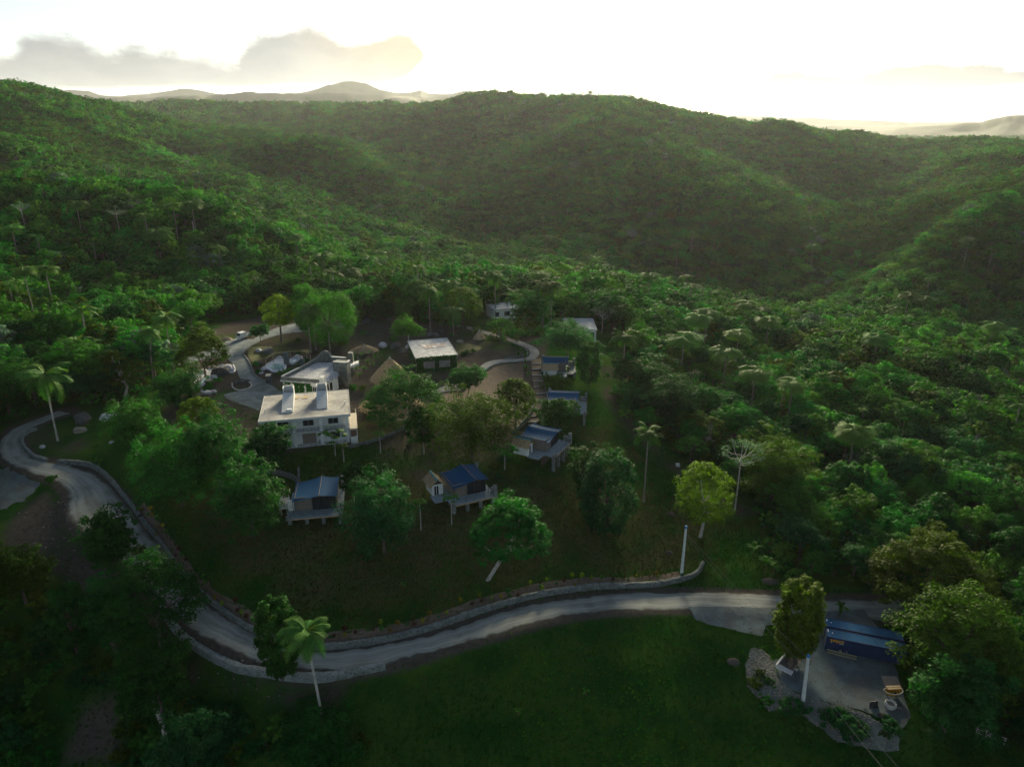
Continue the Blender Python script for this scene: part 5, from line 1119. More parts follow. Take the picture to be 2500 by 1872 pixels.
for r,x,y,s,mt,lb in [(1,490,748,1.3,ROCKB,'round tan boulder at the top edge of the left rock pool'),(1,400,790,1.4,ROCKW,'flat white boulder above the left rock pool'),(1,290,835,1.6,ROCKW,'large pale boulder at the left end of the left rock pool'),(1,575,800,2.4,ROCKD,'big black boulder overhanging the left rock pool'),(1,640,740,1.5,ROCKW,'whitewashed boulder at the right end of the left rock pool'),(1,690,770,1.2,ROCKW,'white boulder by the driveway at the left rock pool'),(1,505,845,1.3,ROCKW,'white boulder below the big black boulder'),(1,455,895,1.5,ROCKD,'dark speckled boulder in front of the left rock pool'),(1,380,1000,1.1,ROCKW,'white boulder beside the thatched bar hut'),(1,440,1000,1.3,ROCKW,'black and white boulder in front of the rock pool'),(1,505,985,.9,ROCKW,'small white boulder right of the bar hut'),(1,270,800,1.2,ROCKD,'dark boulder behind the pale pool boulder'),
    (1,735,890,.9,ROCKD,'dark rock on the left side of the driveway island'),(1,790,880,1.1,ROCKD,'speckled rock in the middle of the driveway island'),(1,845,880,.9,ROCKD,'dark rock on the right side of the driveway island'),
    (1,965,570,1.1,ROCKW,'pale boulder behind the pool railing'),(1,1050,580,2.0,ROCKG,'large grey boulder behind the pool railing'),(1,960,700,1.0,ROCKD,'dark rock left of the turquoise pool'),(1,1010,755,1.1,ROCKW,'white rock at the edge of the turquoise pool'),(1,985,790,.8,ROCKW,'small white rock near the golf cart'),(1,1165,650,1.3,ROCKW,'white boulder at the back of the turquoise pool'),(1,1345,645,1.5,ROCKW,'white boulder beside the small pool channel'),
    (2,150,215,1.1,ROCKB,'tan boulder nearest the bamboo on the back drive'),(2,268,205,1.6,ROCKB,'big pale pointed boulder on the back drive'),(2,365,200,1.5,ROCKB,'tan boulder in the row on the back drive'),(2,430,188,1.4,ROCKB,'tan boulder at the right end of the row on the back drive'),(2,420,255,1.0,ROCKG,'grey rock on the near side of the back drive'),(2,240,288,1.3,ROCKD,'dark rock heap at the bend of the back drive'),(2,350,520,1.6,ROCKW,'white boulder left of the black rock heap'),(2,475,530,2.1,ROCKD,'black jagged boulder left of the vine covered house'),(2,545,575,1.7,ROCKD,'second black boulder beside the vine covered house'),(2,610,535,1.2,ROCKW,'white boulder touching the vine covered house'),(2,205,400,1.0,ROCKD,'black stump like rock on the dirt yard'),(2,940,375,1.2,ROCKD,'black rock behind the vine covered house'),(2,830,405,1.2,ROCKG,'grey rock behind the vine covered house'),(2,885,405,1.1,ROCKG,'grey rock between two palms behind the vine covered house'),(2,1130,482,1.2,ROCKB,'tan rock right of the vine covered house'),(2,1700,425,.9,ROCKD,'dark rock beside the upper path'),(2,1520,400,.9,ROCKD,'dark shrub like rock on the upper path edge'),
    (5,650,150,2.6,ROCKD,'large dark rock outcrop near the leaning palm'),(5,630,230,1.5,ROCKB,'pale flat rock below the dark outcrop'),(5,860,130,2.2,ROCKW,'black and white rock outcrop left of the bamboo grove'),(5,330,355,.7,ROCKW,'small white rock by the road bend wall'),(5,870,320,.6,ROCKW,'little white stone on the slope by the outcrop')]:
    rock(GW(r,x,y),s,s*.8,s*.62,mt,lb)
# pool railing and pillars
pf=empty('pool_railing',(0,0,0)); tag(pf,'pale wooden railing around the turquoise rock pool','railing')
pp=[GW('H',x,y) for x,y in((295,400),(430,350),(735,290),(1030,280),(1100,330))]; tops=[Vector((p.x,p.y,solve_top(p,N('H',0,v)[1]))) for p,v in zip(pp,(275,170,125,135,190))]
for p,t_ in zip(pp,tops): m=MB(); m.rod(p-Vector((0,0,.3)),t_,.09,4); m.build('post',WOODP,pf)
for a,b_ in zip(tops[:-1],tops[1:]): m=MB(); m.rod(a,b_,.07,4); m.build('top_rail',WOODP,pf); m=MB(); m.rod(a-Vector((0,0,1.3)),b_-Vector((0,0,1.3)),.04,4); m.build('lower_rail',WOODP,pf)
for (x,y,v,lb) in((668,375,150,'square stone pillar standing in the pool railing'),(945,390,265,'short stone pillar behind the roof terrace')):
    p=GW('H',x,y); t_=solve_top(p,N('H',0,v)[1]); m=MB(); m.box(-.6,.6,-.5,.5,-.5,t_-p.z-.15); m.box(-.5,.5,-.42,.42,t_-p.z-.149,t_-p.z+.05); o=m.build('stone_pillar',STONE); o.location=p; tag(o,lb,'pillar',kind='thing')
# ------------------------------------------------------------------ vehicles
def wheel(root,x,y,r=.33,w=.2):
    m=MB(); m.tube([(x,y-w/2,r),(x,y+w/2,r)],r,14); t_=child(m,'tyre',M('rubber',(.02,.02,.022),(.03,.03,.03),5,.8),root); m=MB(); s=1 if y>0 else -1; m.tube([(x,y+s*w*.3,r),(x,y+s*(w/2+.015),r)],r*.55,10); child(m,'rim',RAILW,t_)
WPAINT=M('car_white',(.80,.81,.82),(.76,.77,.78),1,.35,0,spec=.5)
A=GW(1,748,466); B=GW(1,893,420); dv=(B-A); tk=empty('truck',A.lerp(B,.5)+Vector((-.35,.75,.03)),math.atan2(-dv.y,-dv.x)); tag(tk,'white double cab flatbed truck parked on the gravel drive','truck')
m=MB(); prof=[(2.45,.45),(2.5,.95),(2.38,1.15),(2.05,1.95),(1.85,2.05),(-.05,2.05),(-.15,1.95),(-.2,.45)]
n=len(prof); V=[(x,-.85+(.06 if z>1.2 else 0),z) for x,z in prof]+[(x,.85-(.06 if z>1.2 else 0),z) for x,z in prof]; m.add(V,[tuple(range(n))[::-1],tuple(range(n,2*n))]+[(i,(i+1)%n,(i+1)%n+n,i+n) for i in range(n)]); cab=child(m,'cab',WPAINT,tk)
m=MB(); m.add([(2.385,-.72,1.2),(2.385,.72,1.2),(2.085,.70,1.9),(2.085,-.70,1.9)],[(0,1,2,3)]); child(m,'windscreen',GLASS,cab)
for s in(-1,1):
    for x0,x1 in((1.35,2.0),(.45,1.2)): m=MB(); ys=s*.803; m.add([(x0,ys,1.2),(x1+.12*(x1>1.9),ys,1.2),(x1-.1,ys,1.85),(x0,ys,1.85)],[(0,1,2,3) if s<0 else (3,2,1,0)]); child(m,'side_window',GLASS,cab)
    m=MB(); m.box(2.47,2.52,s*.72-.14,s*.72+.14,.75,.93); child(m,'headlight',GLASS,cab)
box_('bed',M('bed_grey',(.35,.36,.37),(.28,.29,.30),2,.8),tk,-2.5,-.22,-.82,.82,.62,.78)
for nm,bb in(('side_board',(-2.5,-.22,-.86,-.825,.6,1.1)),('side_board',(-2.5,-.22,.825,.86,.6,1.1)),('tailgate',(-2.54,-2.505,-.86,.86,.6,1.1)),('bumper',(2.46,2.56,-.8,.8,.4,.62))): box_(nm,WPAINT,tk,*bb)
box_('chassis',METAL,tk,-2.4,2.2,-.45,.45,.42,.6)
for x in(1.75,-1.55):
    for y in(-.75,.75): wheel(tk,x,y)
p=GW(1,1055,890); gc=empty('golf_cart',p+Vector((0,.8,.03)),R(100)); tag(gc,'dark golf cart with cream roof parked by the stone house','golf cart')
CREAM=M('cream',(.75,.66,.48),(.70,.61,.44),2,.5); DBLUE=M('cart_blue',(.03,.05,.09),(.025,.04,.07),2,.4)
box_('roof',CREAM,gc,-1.0,.8,-.62,.62,1.85,1.95); box_('body',DBLUE,gc,-1.15,1.1,-.6,.6,.3,.62)
m=MB(); m.add([(.5,-.58,.62),(1.15,-.55,.62),(1.05,-.5,.95),(.55,-.55,1.0),(.5,.58,.62),(1.15,.55,.62),(1.05,.5,.95),(.55,.55,1.0)],[(0,1,2,3)[::-1],(4,5,6,7),(0,1,5,4),(1,2,6,5),(2,3,7,6),(3,0,4,7)]); child(m,'cowl',DBLUE,gc)
for x in(-.35,-1.0): box_('seat',M('seat_grey',(.10,.11,.13),(.08,.09,.1),2,.7),gc,x-.25,x+.25,-.55,.55,.63,.85); box_('seat_back',MATS['seat_grey'],gc,x-.3,x-.2,-.55,.55,.86,1.25)
for x in(.62,-.95):
    for y in(-.55,.55): m=MB(); m.rod((x,y,.62),(x-.05,y,1.86),.025); child(m,'roof_post',METAL,gc)
for x in(.75,-.75):
    for y in(-.52,.52): wheel(gc,x,y,.24,.18)
# ------------------------------------------------------------------ picnic tables
for k,(x,y,lb) in enumerate(((235,1352,'brown picnic table on the small lawn nearer the white house'),(425,1318,'brown picnic table on the small lawn nearer the spreading tree'))):
    t_=empty('picnic_table',GW(2,x,y)+Vector((0,0,.08)),R(-22)); tag(t_,lb,'table')
    BW=M('brown_board',(.12,.065,.045),(.085,.05,.035),3,.8)
    for i in range(4): box_('table_plank',BW,t_,-1.1,1.1,-.42+i*.215,-.42+i*.215+.19,.72,.77)
    for s in(-1,1):
        for i in range(2): y0=s*.78-.16+i*.17; box_('bench_plank',BW,t_,-1.1,1.1,y0,y0+.15,.43,.47)
    for xx in(-.8,.8):
        m=MB(); m.rod((xx,-.3,.72),(xx,-.75,0),.05,4); m.rod((xx,.3,.72),(xx,.75,0),.05,4); m.rod((xx,-.9,.42),(xx,.9,.42),.04,4); child(m,'trestle',BW,t_)
# sand heap by the truck
def heap(name,p,r,h,mat,label,cat):
    rg=np.random.default_rng(int(r*100)); V=[(0,0,h)];F=[]; n=18
    for j in(1,2,3,4):
        for i in range(n): a=6.283*i/n; rr=r*j/4*(1+rg.normal(0,.07)); V.append((rr*math.cos(a),rr*math.sin(a)*.75,h*(1-(j/4)**1.3)-(.15 if j==4 else 0)+rg.normal(0,.03)))
    F=[(0,1+i,1+(i+1)%n) for i in range(n)]+[(1+(j*n)+i,1+(j+1)*n+i,1+(j+1)*n+(i+1)%n,1+j*n+(i+1)%n) for j in range(3) for i in range(n)]
    o=meshobj(name,V,F,mat,smooth=True); o.location=p; return tag(o,label,cat)
heap('sand_heap',GW(1,640,450),1.7,.7,M('sand',(.42,.34,.24),(.34,.27,.19),3,.95,.4),'low heap of pale sand beside the white truck','sand heap')
heap('brush_pile',GW(7,285,845),.9,.4,M('brush',(.13,.11,.10),(.07,.06,.055),6,.95,.9),'grey brush pile on the slope left of the yellow green tree','brush pile')
heap('brush_pile',GW(7,272,1155),.8,.4,MATS['brush'],'grey brush pile on the slope above the utility pole','brush pile')
heap('brush_pile',GW(6,120,690),1.1,.4,MATS['brush'],'brown brush heap at the corner of the rubble bank','brush pile')
heap('brush_pile',GW(7,1090,1385),1.6,.35,MATS['brush'],'litter of dry leaves under the banana clump','leaf litter')
# ------------------------------------------------------------------ containers
CBLUE=M('container_blue',(.020,.045,.13),(.016,.036,.10),.8,.55,.05,c3=(.05,.05,.06),s3=2,a3=.25); CROOF=M('container_roof',(.022,.12,.26),(.018,.10,.21),.7,.95,.05,c3=(.10,.16,.18),s3=1.5,a3=.4)
zc=-1.42; zt=zc+2.35
FL=q('Z',320,690,zt); FR=q('Z',1800,985,zt); BLk=q('Z',315,455,zt); exv=(FR-FL); exv.z=0
YEL=M('yellow_paint',(.75,.42,.02),(.70,.38,.02),3,.5); WP=M('white_mark',(.8,.8,.8),(.7,.7,.7),3,.6); RP=M('red_paint',(.6,.05,.03),(.5,.04,.03),3,.5)
def container(off,label):
    c=frame('shipping_container',(FL.x,FL.y,zc),exv); l=tolocal(c); w=l(BLk).y; Lc=10.7; h=zt-zc; yy=off*(w+.38)
    cc,ss=math.cos(c.rotation_euler.z),math.sin(c.rotation_euler.z); c.location=(FL.x-yy*ss,FL.y+yy*cc,zc); tag(c,label,'container','pair of shipping containers')
    def corr(n,f):   # corrugated strip in local coordinates
        V=[];F=[]
        xs=[]; p=Lc/n
        for i in range(n):
            for t_,d in((0,0),(.25,0),(.4,.045),(.75,.045),(.9,0)): xs.append(((i+t_)*p,d))
        xs.append((Lc,0)); 
        for x,d in xs: V+=f(x,d)
        for i in range(len(xs)-1): F.append((i*2,i*2+2,i*2+3,i*2+1))
        return V,F
    m=MB(); m.add(*corr(38,lambda x,d:[(x,.03+d,.12),(x,.03+d,h-.1)])); m.add(*corr(38,lambda x,d:[(x,w-.03-d,h-.1),(x,w-.03-d,.12)])); child(m,'side_panel',CBLUE,c)
    m=MB(); m.add(*corr(38,lambda x,d:[(x,.05,h-.03-d*.8),(x,w-.05,h-.03-d*.8)])); child(m,'roof_panel',CROOF,c)
    m=MB()
    for y in(0,w-.08): m.box(0,Lc,y,y+.08,0,.12); m.box(0,Lc,y,y+.08,h-.1,h)
    for x in(0,Lc-.12):
        m.box(x,x+.12,.08,w-.08,0,.12); m.box(x,x+.12,.08,w-.08,h-.1,h-.001)
        for y in(.001,w-.101): m.box(x+.001,x+.119,y,y+.1,.121,h-.101)
    child(m,'frame',CBLUE,c); m=MB(); m.box(.05,Lc-.05,.1,w-.1,.05,.11); child(m,'floor',METAL,c)
    for k in range(2): y0=.1+k*(w-.2)/2; m=MB(); m.box(.03,.07,y0+.01,y0+(w-.2)/2-.01,.13,h-.12); dr=child(m,'end_door',CBLUE,c); m=MB(); m.rod((.01,y0+.35,.13),(.01,y0+.35,h-.13),.025); m.rod((.01,y0+.75,.13),(.01,y0+.75,h-.13),.025); child(m,'lock_rod',RAILW,dr)
    m=MB(); m.box(.18,.34,w*.55,w*.85,h+.001,h+.006); child(m,'roof_mark',WP,c); m=MB(); m.tube([(.85,w*.52,h-.02),(.85,w*.52,h+.006)],.1,8); child(m,'roof_mark',WP,c)
    if off==0:
        cu=bpy.data.curves.new('lettering','FONT'); cu.body='seaco'; cu.size=.78; cu.extrude=.006; cu.offset=.018; cu.space_character=1.05; t_=bpy.data.objects.new('lettering',cu); COL.objects.link(t_); t_.parent=c; t_.location=(.55,.018,h-.72); t_.rotation_euler=(R(90),0,0); cu.materials.append(YEL); bpy.context.view_layer.update(); me=bpy.data.meshes.new_from_object(t_); t2_=bpy.data.objects.new('yellow_letters',me); COL.objects.link(t2_); t2_.parent=c; t2_.location=t_.location; t2_.rotation_euler=t_.rotation_euler; bpy.data.objects.remove(t_); t2_['label']='yellow company lettering'
        m=MB(); m.box(1.35,1.75,.008,.02,h-.94,h-.85); child(m,'red_mark',RP,c); m=MB(); m.box(1.8,2.4,.008,.02,h-.94,h-.88); child(m,'white_mark',WP,c); m=MB(); m.box(.65,.85,.008,.02,h-.92,h-.84); child(m,'white_mark',WP,c)
    return c
container(0,'dark blue shipping container with yellow lettering, nearer of the pair'); container(1,'dark blue shipping container behind the lettered one')
a,b_=q('Z',325,1122,zc+.06),q('Z',1125,1322,zc+.06); ld=empty('ladder',a); tag(ld,'yellowish ladder lying on its side against the front container','ladder')
up=Vector((0,.18,.42)); dv=b_-a
for nm,o_ in(('rail',Vector()),('rail',up)): m=MB(); m.rod(o_,dv+o_,.05,4); child(m,nm,M('ladder_yellow',(.55,.48,.28),(.48,.42,.25),3,.6),ld)
for k in range(15): t_=(k+.5)/15; m=MB(); m.rod(dv*t_,dv*t_+up,.03,4); child(m,'rung',MATS['ladder_yellow'],ld)
for k,(x,y) in enumerate(((680,1100),(830,1120))): rock(q('Z',x,y,zc+.05),.32,.22,.35,ROCKB,['small pale sack between ladder and container','larger pale sack between ladder and container'][k],cat='sack',name='sack')
# ------------------------------------------------------------------ yard things
tr=frame('trailer',GW('Y',560,850),GW('Y',690,840)-GW('Y',450,720)); l=tolocal(tr); tr.location.z+=.05; tag(tr,'white framed slatted trailer beside the utility pole in the yard','trailer')
bw=2.0; bl=2.9
box_('bed',M('bed_brown',(.12,.105,.10),(.09,.08,.075),2,.9),tr,-bw/2,bw/2,.6,.6+bl,.62,.72)
m=MB(); m.box(-bw/2-.12,-bw/2-.02,-.5,.6+bl,.72,1.1); m.box(-bw/2-.30,-bw/2-.13,.2,2.2,.6,.8); child(m,'side_board',WP,tr); m=MB(); m.rod((bw/2,.6,.8),(bw/2,.6+bl,.8),.05,4); child(m,'side_rail',WOODP,tr)
for k in range(5): box_('slat',WP,tr,-bw/2,bw/2,-.45+k*.2,-.36+k*.2,.55,.62)
m=MB(); m.box(bw/2+.02,bw/2+.12,-.5,.3,.5,.8); child(m,'slat_frame',WP,tr)
for s in(-1,1): wheel(tr,s*.0+0,0,.01,.01) if False else None
for s in(-1,1): m=MB(); m.tube([(s*(bw/2-.25),2.0,.32),(s*(bw/2-.05),2.0,.32)],.34,12); child(m,'tyre',MATS['rubber'],tr)
m=MB(); m.rod((0,-.45,.55),(.1,-1.3,.35),.05); child(m,'drawbar',METAL,tr)
rock(GW('Y',845,770),.55,.3,.25,ROCKW,'crumpled white sack lying right of the trailer',cat='sack',name='sack')
sk=frame('dumper_skip',GW('X',1100,870),Vector((1,.05,0))); tag(sk,'yellow tub shaped dumper skip with planks laid over it','dumper')
V=[];F=[];n=9
for j,(w_,dpt,z) in enumerate(((.75,.35,.35),(1.05,.62,.75),(1.3,.8,1.15))):
    for i in range(n): a_=math.pi+math.pi*i/(n-1); V.append((w_*math.cos(a_),dpt*math.sin(a_)*1.1+.3,z))
    for i in range(n): a_=math.pi*i/(n-1); V.append((w_*math.cos(a_),dpt*.5*math.sin(a_)+.3,z))
for j in range(2):
    for i in range(2*n): a_=j*2*n+i; b2=j*2*n+(i+1)%(2*n); F.append((a_,b2,b2+2*n,a_+2*n))
F.append(tuple(range(2*n))[::-1]); m=MB(); m.add(V,F); child(m,'tub',M('skip_yellow',(.55,.33,.03),(.42,.24,.04),2,.6),sk)
m=MB(); m.tube([(v_[0]*1.0,v_[1],1.16) for v_ in V[4*n:]]+[(V[4*n][0],V[4*n][1],1.16)],.05,5,cap=False); child(m,'rim',RAILW,sk)
for y in(.25,.62): box_('plank',WOODP,sk,-.75,1.25,y,y+.3,1.22,1.28)
for s in(-.5,.5): m=MB(); m.tube([(s-.1,.4,.25),(s+.1,.4,.25)],.28,10); child(m,'tyre',MATS['rubber'],sk)
m=MB(); m.rod((-.9,-.2,.6),(-.15,-1.0,.2),.07,4); child(m,'drawbar',RAILW,sk)
p=GW('X',1030,440); o=MB(); o.box(-1.1,1.1,-1.0,1.0,.0,.05); o=o.build('plywood_sheet',M('ply_grey',(.33,.28,.24),(.27,.23,.20),2,.9)); o.location=p+Vector((0,0,.45)); o.rotation_euler=(R(14),0,R(-4)); tag(o,'grey plywood sheet propped behind the yellow skip','plywood')
p=GW('X',1040,1250); bg_=empty('bulk_bag',p+Vector((0,.3,0)),.2); tag(bg_,'open white bulk bag in front of the yellow skip','bag')
m=MB(); n=14
prof=[(.55,0),(.68,.35),(.66,.8),(.58,.85),(.50,.55)]; V=[(r_*math.copysign(abs(math.cos(6.283*i/n))**.7,math.cos(6.283*i/n)),r_*math.copysign(abs(math.sin(6.283*i/n))**.7,math.sin(6.283*i/n)),z) for r_,z in prof for i in range(n)]
m.add(V,[(j*n+i,j*n+(i+1)%n,(j+1)*n+(i+1)%n,(j+1)*n+i) for j in range(4) for i in range(n)]); child(m,'sack_cloth',M('bag_white',(.55,.53,.50),(.45,.43,.40),3,.9,.3),bg_); m=MB(); m.tube([(0,0,.5),(0,0,.56)],.5,12); child(m,'rubble_fill',ROCKG,bg_)
for k,(x,y,x2,y2) in enumerate(((830,1265,1100,1310),(1185,1195,1380,1250))): a,b_=GW('X',x,y),GW('X',x2,y2); m=MB(); m.rod(a+Vector((0,0,.12)),b_+Vector((0,0,.12)),.06,5); tag(m.build('wooden_pole',WOODP),['pale pole lying left of the white bulk bag','thin pole sticking out right of the white bulk bag'][k],'pole')
ch=empty('scrap_metal',GW('X',470,1230)); tag(ch,'dark scrap metal frame left of the white bulk bag','scrap'); m=MB()
for a,b_ in(((-.5,0,0),(.4,.3,1.)),((.4,.3,1.),(.5,.1,0)),((-.5,0,0),(-.3,.6,.5)),((-.3,.6,.5),(.4,.3,1.)),((-.6,.2,.1),(.6,.0,.15))): m.rod(a,b_,.1,5)
m.add([(-.5,0,.1),(.4,.2,.15),(.4,.3,.95),(-.3,.5,.5)],[(0,1,2,3)]); child(m,'bent_bars',METAL,ch)
heap('scrap_heap',GW('X',780,1480),1.0,.3,M('scrap',(.07,.05,.045),(.03,.03,.03),5,.9,.8),'dark heap of scrap at the yard edge','scrap')
gt=empty('bar_gate',GW(6,1865,1210)); A=GW(6,1865,1215); B=GW(6,2068,1300); tag(gt,'long four bar metal gate at the lower right corner','gate')
for k in range(4): m=MB(); z=.25+.3*k; m.rod(Vector((0,0,z)),(B-A)+Vector((0,0,z)),.035,5); child(m,'bar',RAILW,gt)
for t_ in(0,.33,.66,1): m=MB(); d_=(B-A)*t_; m.rod(d_,d_+Vector((0,0,1.25)),.045,5); child(m,'upright',RAILW,gt)
# ------------------------------------------------------------------ poles and cables
def upole(base,topuv,label):
    t_=ptY(*topuv,base.y); d=t_-base; o=empty('utility_pole',base); tag(o,label,'utility pole')
    m=MB(); m.tube([Vector((0,0,-.4)),d*.5,d*.955],[.30,.24,.19],8); child(m,'shaft',CONCP,o); m=MB(); m.tube([d*.955,d*1.0],[.20,.20],8); child(m,'painted_top',M('pole_blue',(.05,.22,.50),(.04,.18,.42),3,.6),o)
    for f_ in(.86,.80): m=MB(); m.rod(d*f_,d*f_+Vector((.4,0,.05)),.05,5); child(m,'insulator',METAL,o)
    return base+d
p1=GW(7,375,1348); t1=upole(p1,N(7,415,938),'pale concrete utility pole with blue top at the end of the long stone wall')
p2=GW('Y',1042,1562); t2=upole(p2,N('Y',1180,400),'pale concrete utility pole with blue top in the gravel yard')
cb=M('cable',(.25,.25,.25),(.2,.2,.2),1,.6)
def cable(a,b_,sag,label):
    m=MB(); m.tube([a.lerp(b_,i/14)-Vector((0,0,sag*4*(i/14)*(1-i/14))) for i in range(15)],.018,4,cap=False); tag(m.build('power_cable',cb),label,'cable')
e1=pt(*N(6,1200,1460),6); e2=pt(*N(6,1315,1460),6)
cable(t1-Vector((0,0,1.2)),t2-Vector((0,0,.5)),.5,'upper overhead cable between the two utility poles'); cable(t1-Vector((-.3,0,2.0)),t2-Vector((-.3,0,2.6)),.6,'lower overhead cable between the two utility poles')
cable(t2-Vector((0,0,.5)),e2,.3,'overhead cable running from the yard pole to the lower right'); cable(t2-Vector((-.3,0,2.6)),e1,.3,'lower overhead cable running from the yard pole out of view')
box=MB(); box.box(-.4,.4,-.3,.3,-.2,.6); o=box.build('concrete_block',CONCP); o.location=GW(7,345,455); tag(o,'small pale concrete block on the slope behind the yellow green tree','block',kind='thing')
# ------------------------------------------------------------------ single trees
MINDEX={'dark':L_DARK,'mid':L_HERO,'olive':L_OLIVE,'yel':L_YEL,'bright':L_BRIGHT,'silver':L_SILVER}
HS=[900]
def tree_at(b,topv,w,kind,mat,label,cb=.35,bark=None,name='tree',per=1.,leaf=.40,off=0,sink=0):
    HS[0]+=1; base=GD(*b); H=solve_top(base,topv*1.1302)-base.z; dp=proj(base+Vector((0,0,H*.6)))[2]; rx=w*1.1302/2*dp/FPX
    rz=H*(1-cb)*(.5 if kind!='umbrella' else 1.0); rz=min(rz,H*.62 if kind=='umbrella' else H*.5)
    area=rx*rx+rx*rz*2; nc=int(min(max(44+area*4.2,50),280)); pr=int(42*per)
    dx=off*1.1302*dp/FPX; t,c=tree_parts(HS[0],H,rx*.93,rz,kind,nc,pr,leaf,base=(-dx,0,-.6),trunk_r=max(.10,.024*H),low=-.95 if cb<.16 else -.6)
    o=empty(name,(base.x+dx,base.y,base.z-sink)); tm=meshdata('trunk',[(*t,0)],[bark or BARK]); cm=meshdata('crown',[(*c,0)],[MINDEX[mat]])
    for nm,me in(('trunk',tm),('crown',cm)): k=bpy.data.objects.new(nm,me); COL.objects.link(k); k.parent=o
    return tag(o,label,'tree')
T=tree_at
T((395,1092),905,180,'broad','mid','tall feathery green tree above the road bend left of the house',.12,per=1.4,leaf=.42)
T((300,990),868,115,'broad','mid','mid green tree at the left end of the house grove',.2)
T((440,965),862,95,'airy','olive','small yellowish tree at the back of the house grove',.2)
T((480,1060),885,150,'broad','dark','dark dense mango tree in the grove left of the white house',.15,per=1.4)
T((590,1012),918,92,'broad','dark','dark leafy tree hiding the left corner of the white house',.1,per=1.3)
T((548,1160),1008,140,'broad','dark','dark round mango tree left of the pier standing tent cabin',.1,per=1.5)
T((830,1192),1030,158,'broad','dark','big dark mango tree between the two lower tent cabins',.08,per=1.5)
T((775,1092),1002,62,'airy','dark','thin grey green tree right of the pier standing tent cabin',.3)
T((1050,1252),1058,172,'umbrella','mid','lone spreading tree with pale bare trunk on the slope above the road',.52,BARKW,per=1.5,off=54)
T((1020,990),850,188,'broad','olive','large olive mango tree below the garden terrace',.06,per=1.5)
T((1112,925),822,92,'airy','olive','loose olive tree on the garden terrace by the stairway',.2)
T((880,932),800,178,'umbrella','dark','spreading tree with pale trunk over the wide palapa',.28,BARKW,per=1.6)
T((1010,850),797,86,'broad','mid','small round tree on the path edge below the vine covered house',.3)
T((915,978),882,76,'airy','mid','slender airy tree at the lawn wall',.25)
T((1226,782),703,122,'broad','dark','big dark round tree above the uppermost tent cabin',.3,per=1.5)
T((1272,830),738,60,'column','dark','dark tall bush tree right of the uppermost tent cabin',.1,per=1.3)
T((1205,930),860,82,'broad','mid','leafy tree in front of the middle tent cabin',.15,per=1.2)
T((1205,848),812,62,'broad','olive','low olive shrub tree between two tent cabins',.05)
T((1308,1145),925,140,'column','dark','tall dark tree right of the lower stairway tent cabin',.08,per=1.5)
T((1270,1090),965,100,'broad','dark','dark tree in front of the tall tree beside the grassy slope',.08)
T((1512,1160),1006,132,'airy','yel','bright yellow green tree standing alone on the grassy slope',.22,BARKW,per=1.0,leaf=.36)
T((1665,1082),922,150,'broad','olive','olive green tree at the forest edge behind the pale trunked slim tree',.1,per=1.3)
T((250,1235),1100,112,'broad','mid','bushy tree on the road bank below the road bend',.08,per=1.3)
T((348,1392),1192,215,'umbrella','mid','open spreading tree with grey limbs over the outer road wall',.45,BARK,per=1.3)
T((175,1425),1270,95,'column','mid','dark leafy tree in the lower thicket',.08)
T((255,1410),1255,120,'broad','mid','green tree beside the grey limbed spreading tree',.15)
T((350,1560),1402,150,'broad','mid','leafy tree behind the leaning dead white trunk',.2)
_b=GD(362,1598); _t=ptY(328*1.1302,1512*1.1302,_b.y+.3); _m=MB(); _m.tube([_b-Vector((0,0,.3)),_b.lerp(_t,.5)+Vector((.15,0,0)),_t],[.42,.30,.24],8); tag(_m.build('dead_trunk',BARKW),'leaning dead white trunk in the lower thicket','dead trunk')
T((60,1310),1178,112,'broad','olive','yellowish bushy tree at the lower left edge',.1,per=1.1)
T((612,1462),1300,104,'column','mid','vine hung tree at the downhill wall beside the curved palm',.12,per=1.4)
T((690,1640),1560,190,'broad','mid','broad low tree at the bottom edge below the curved palm',.05,per=1.3)
T((430,1690),1560,170,'broad','dark','dark broad tree at the bottom edge',.05,per=1.2)
T((1712,1422),1258,112,'column','olive','leafy olive tree left of the containers',.15,per=1.6,leaf=.4)
T((2000,1330),1165,262,'umbrella','olive','huge olive rain tree behind the containers',.25,per=2.0)
T((2050,1475),1268,285,'umbrella','olive','huge rain tree overhanging the right end of the containers',.34,per=1.7)
T((2045,1580),1430,190,'broad','dark','dark tree right of the yellow skip',.12,per=1.5)
T((2205,1510),1310,95,'broad','mid','green tree at the right edge beside the rain trees',.15)
T((2235,1610),1530,120,'broad','dark','dark bush tree at the lower right edge',.1)
T((715,742),582,128,'column','bright','tall bright green bamboo like tree behind the driveway',.06,per=1.5,leaf=.42)
T((668,722),598,72,'column','bright','bright green tree left of the tall bamboo like tree',.15,per=1.3)
T((608,740),640,72,'airy','yel','young yellow green tree beside the upper driveway',.35)
T((563,737),703,44,'broad','dark','small dark round tree right of the white truck',.3)
T((762,700),690-35,60,'column','bright','bright weeping tree on the back drive',.1)
T((445,815),705,110,'umbrella','olive','olive tree with layered branches behind the two left palms',.35,per=1.3)
T((880,748),690,64,'broad','bright','bright green tree behind the black rock heap',.25)
T((905,690),610,85,'airy','mid','airy tree behind the back drive palms',.15,per=1.3)
T((1000,705),625,90,'airy','olive','loose olive tree right of the back drive palms',.15,per=1.3)
T((1150,722),632,80,'broad','mid','green tree between the two white cottages',.25,per=1.2)
T((820,690),640,60,'broad','dark','dark tree at the back of the dirt yard',.15)
T((395,880),800,110,'broad','dark','dark shaded tree behind the left rock pool',.1)
T((20,900),770,150,'broad','mid','green tree at the left edge above the road bend',.1,per=1.3)
T((180,860),790,120,'broad','dark','dark tree behind the leaning palm',.1)
T((1400,870),790,105,'broad','dark','dense dark tree right of the brown slope path',.05,per=1.3)
T((1450,920),810,120,'broad','dark','dense dark round tree at the forest edge by the slope path',.05,per=1.3)
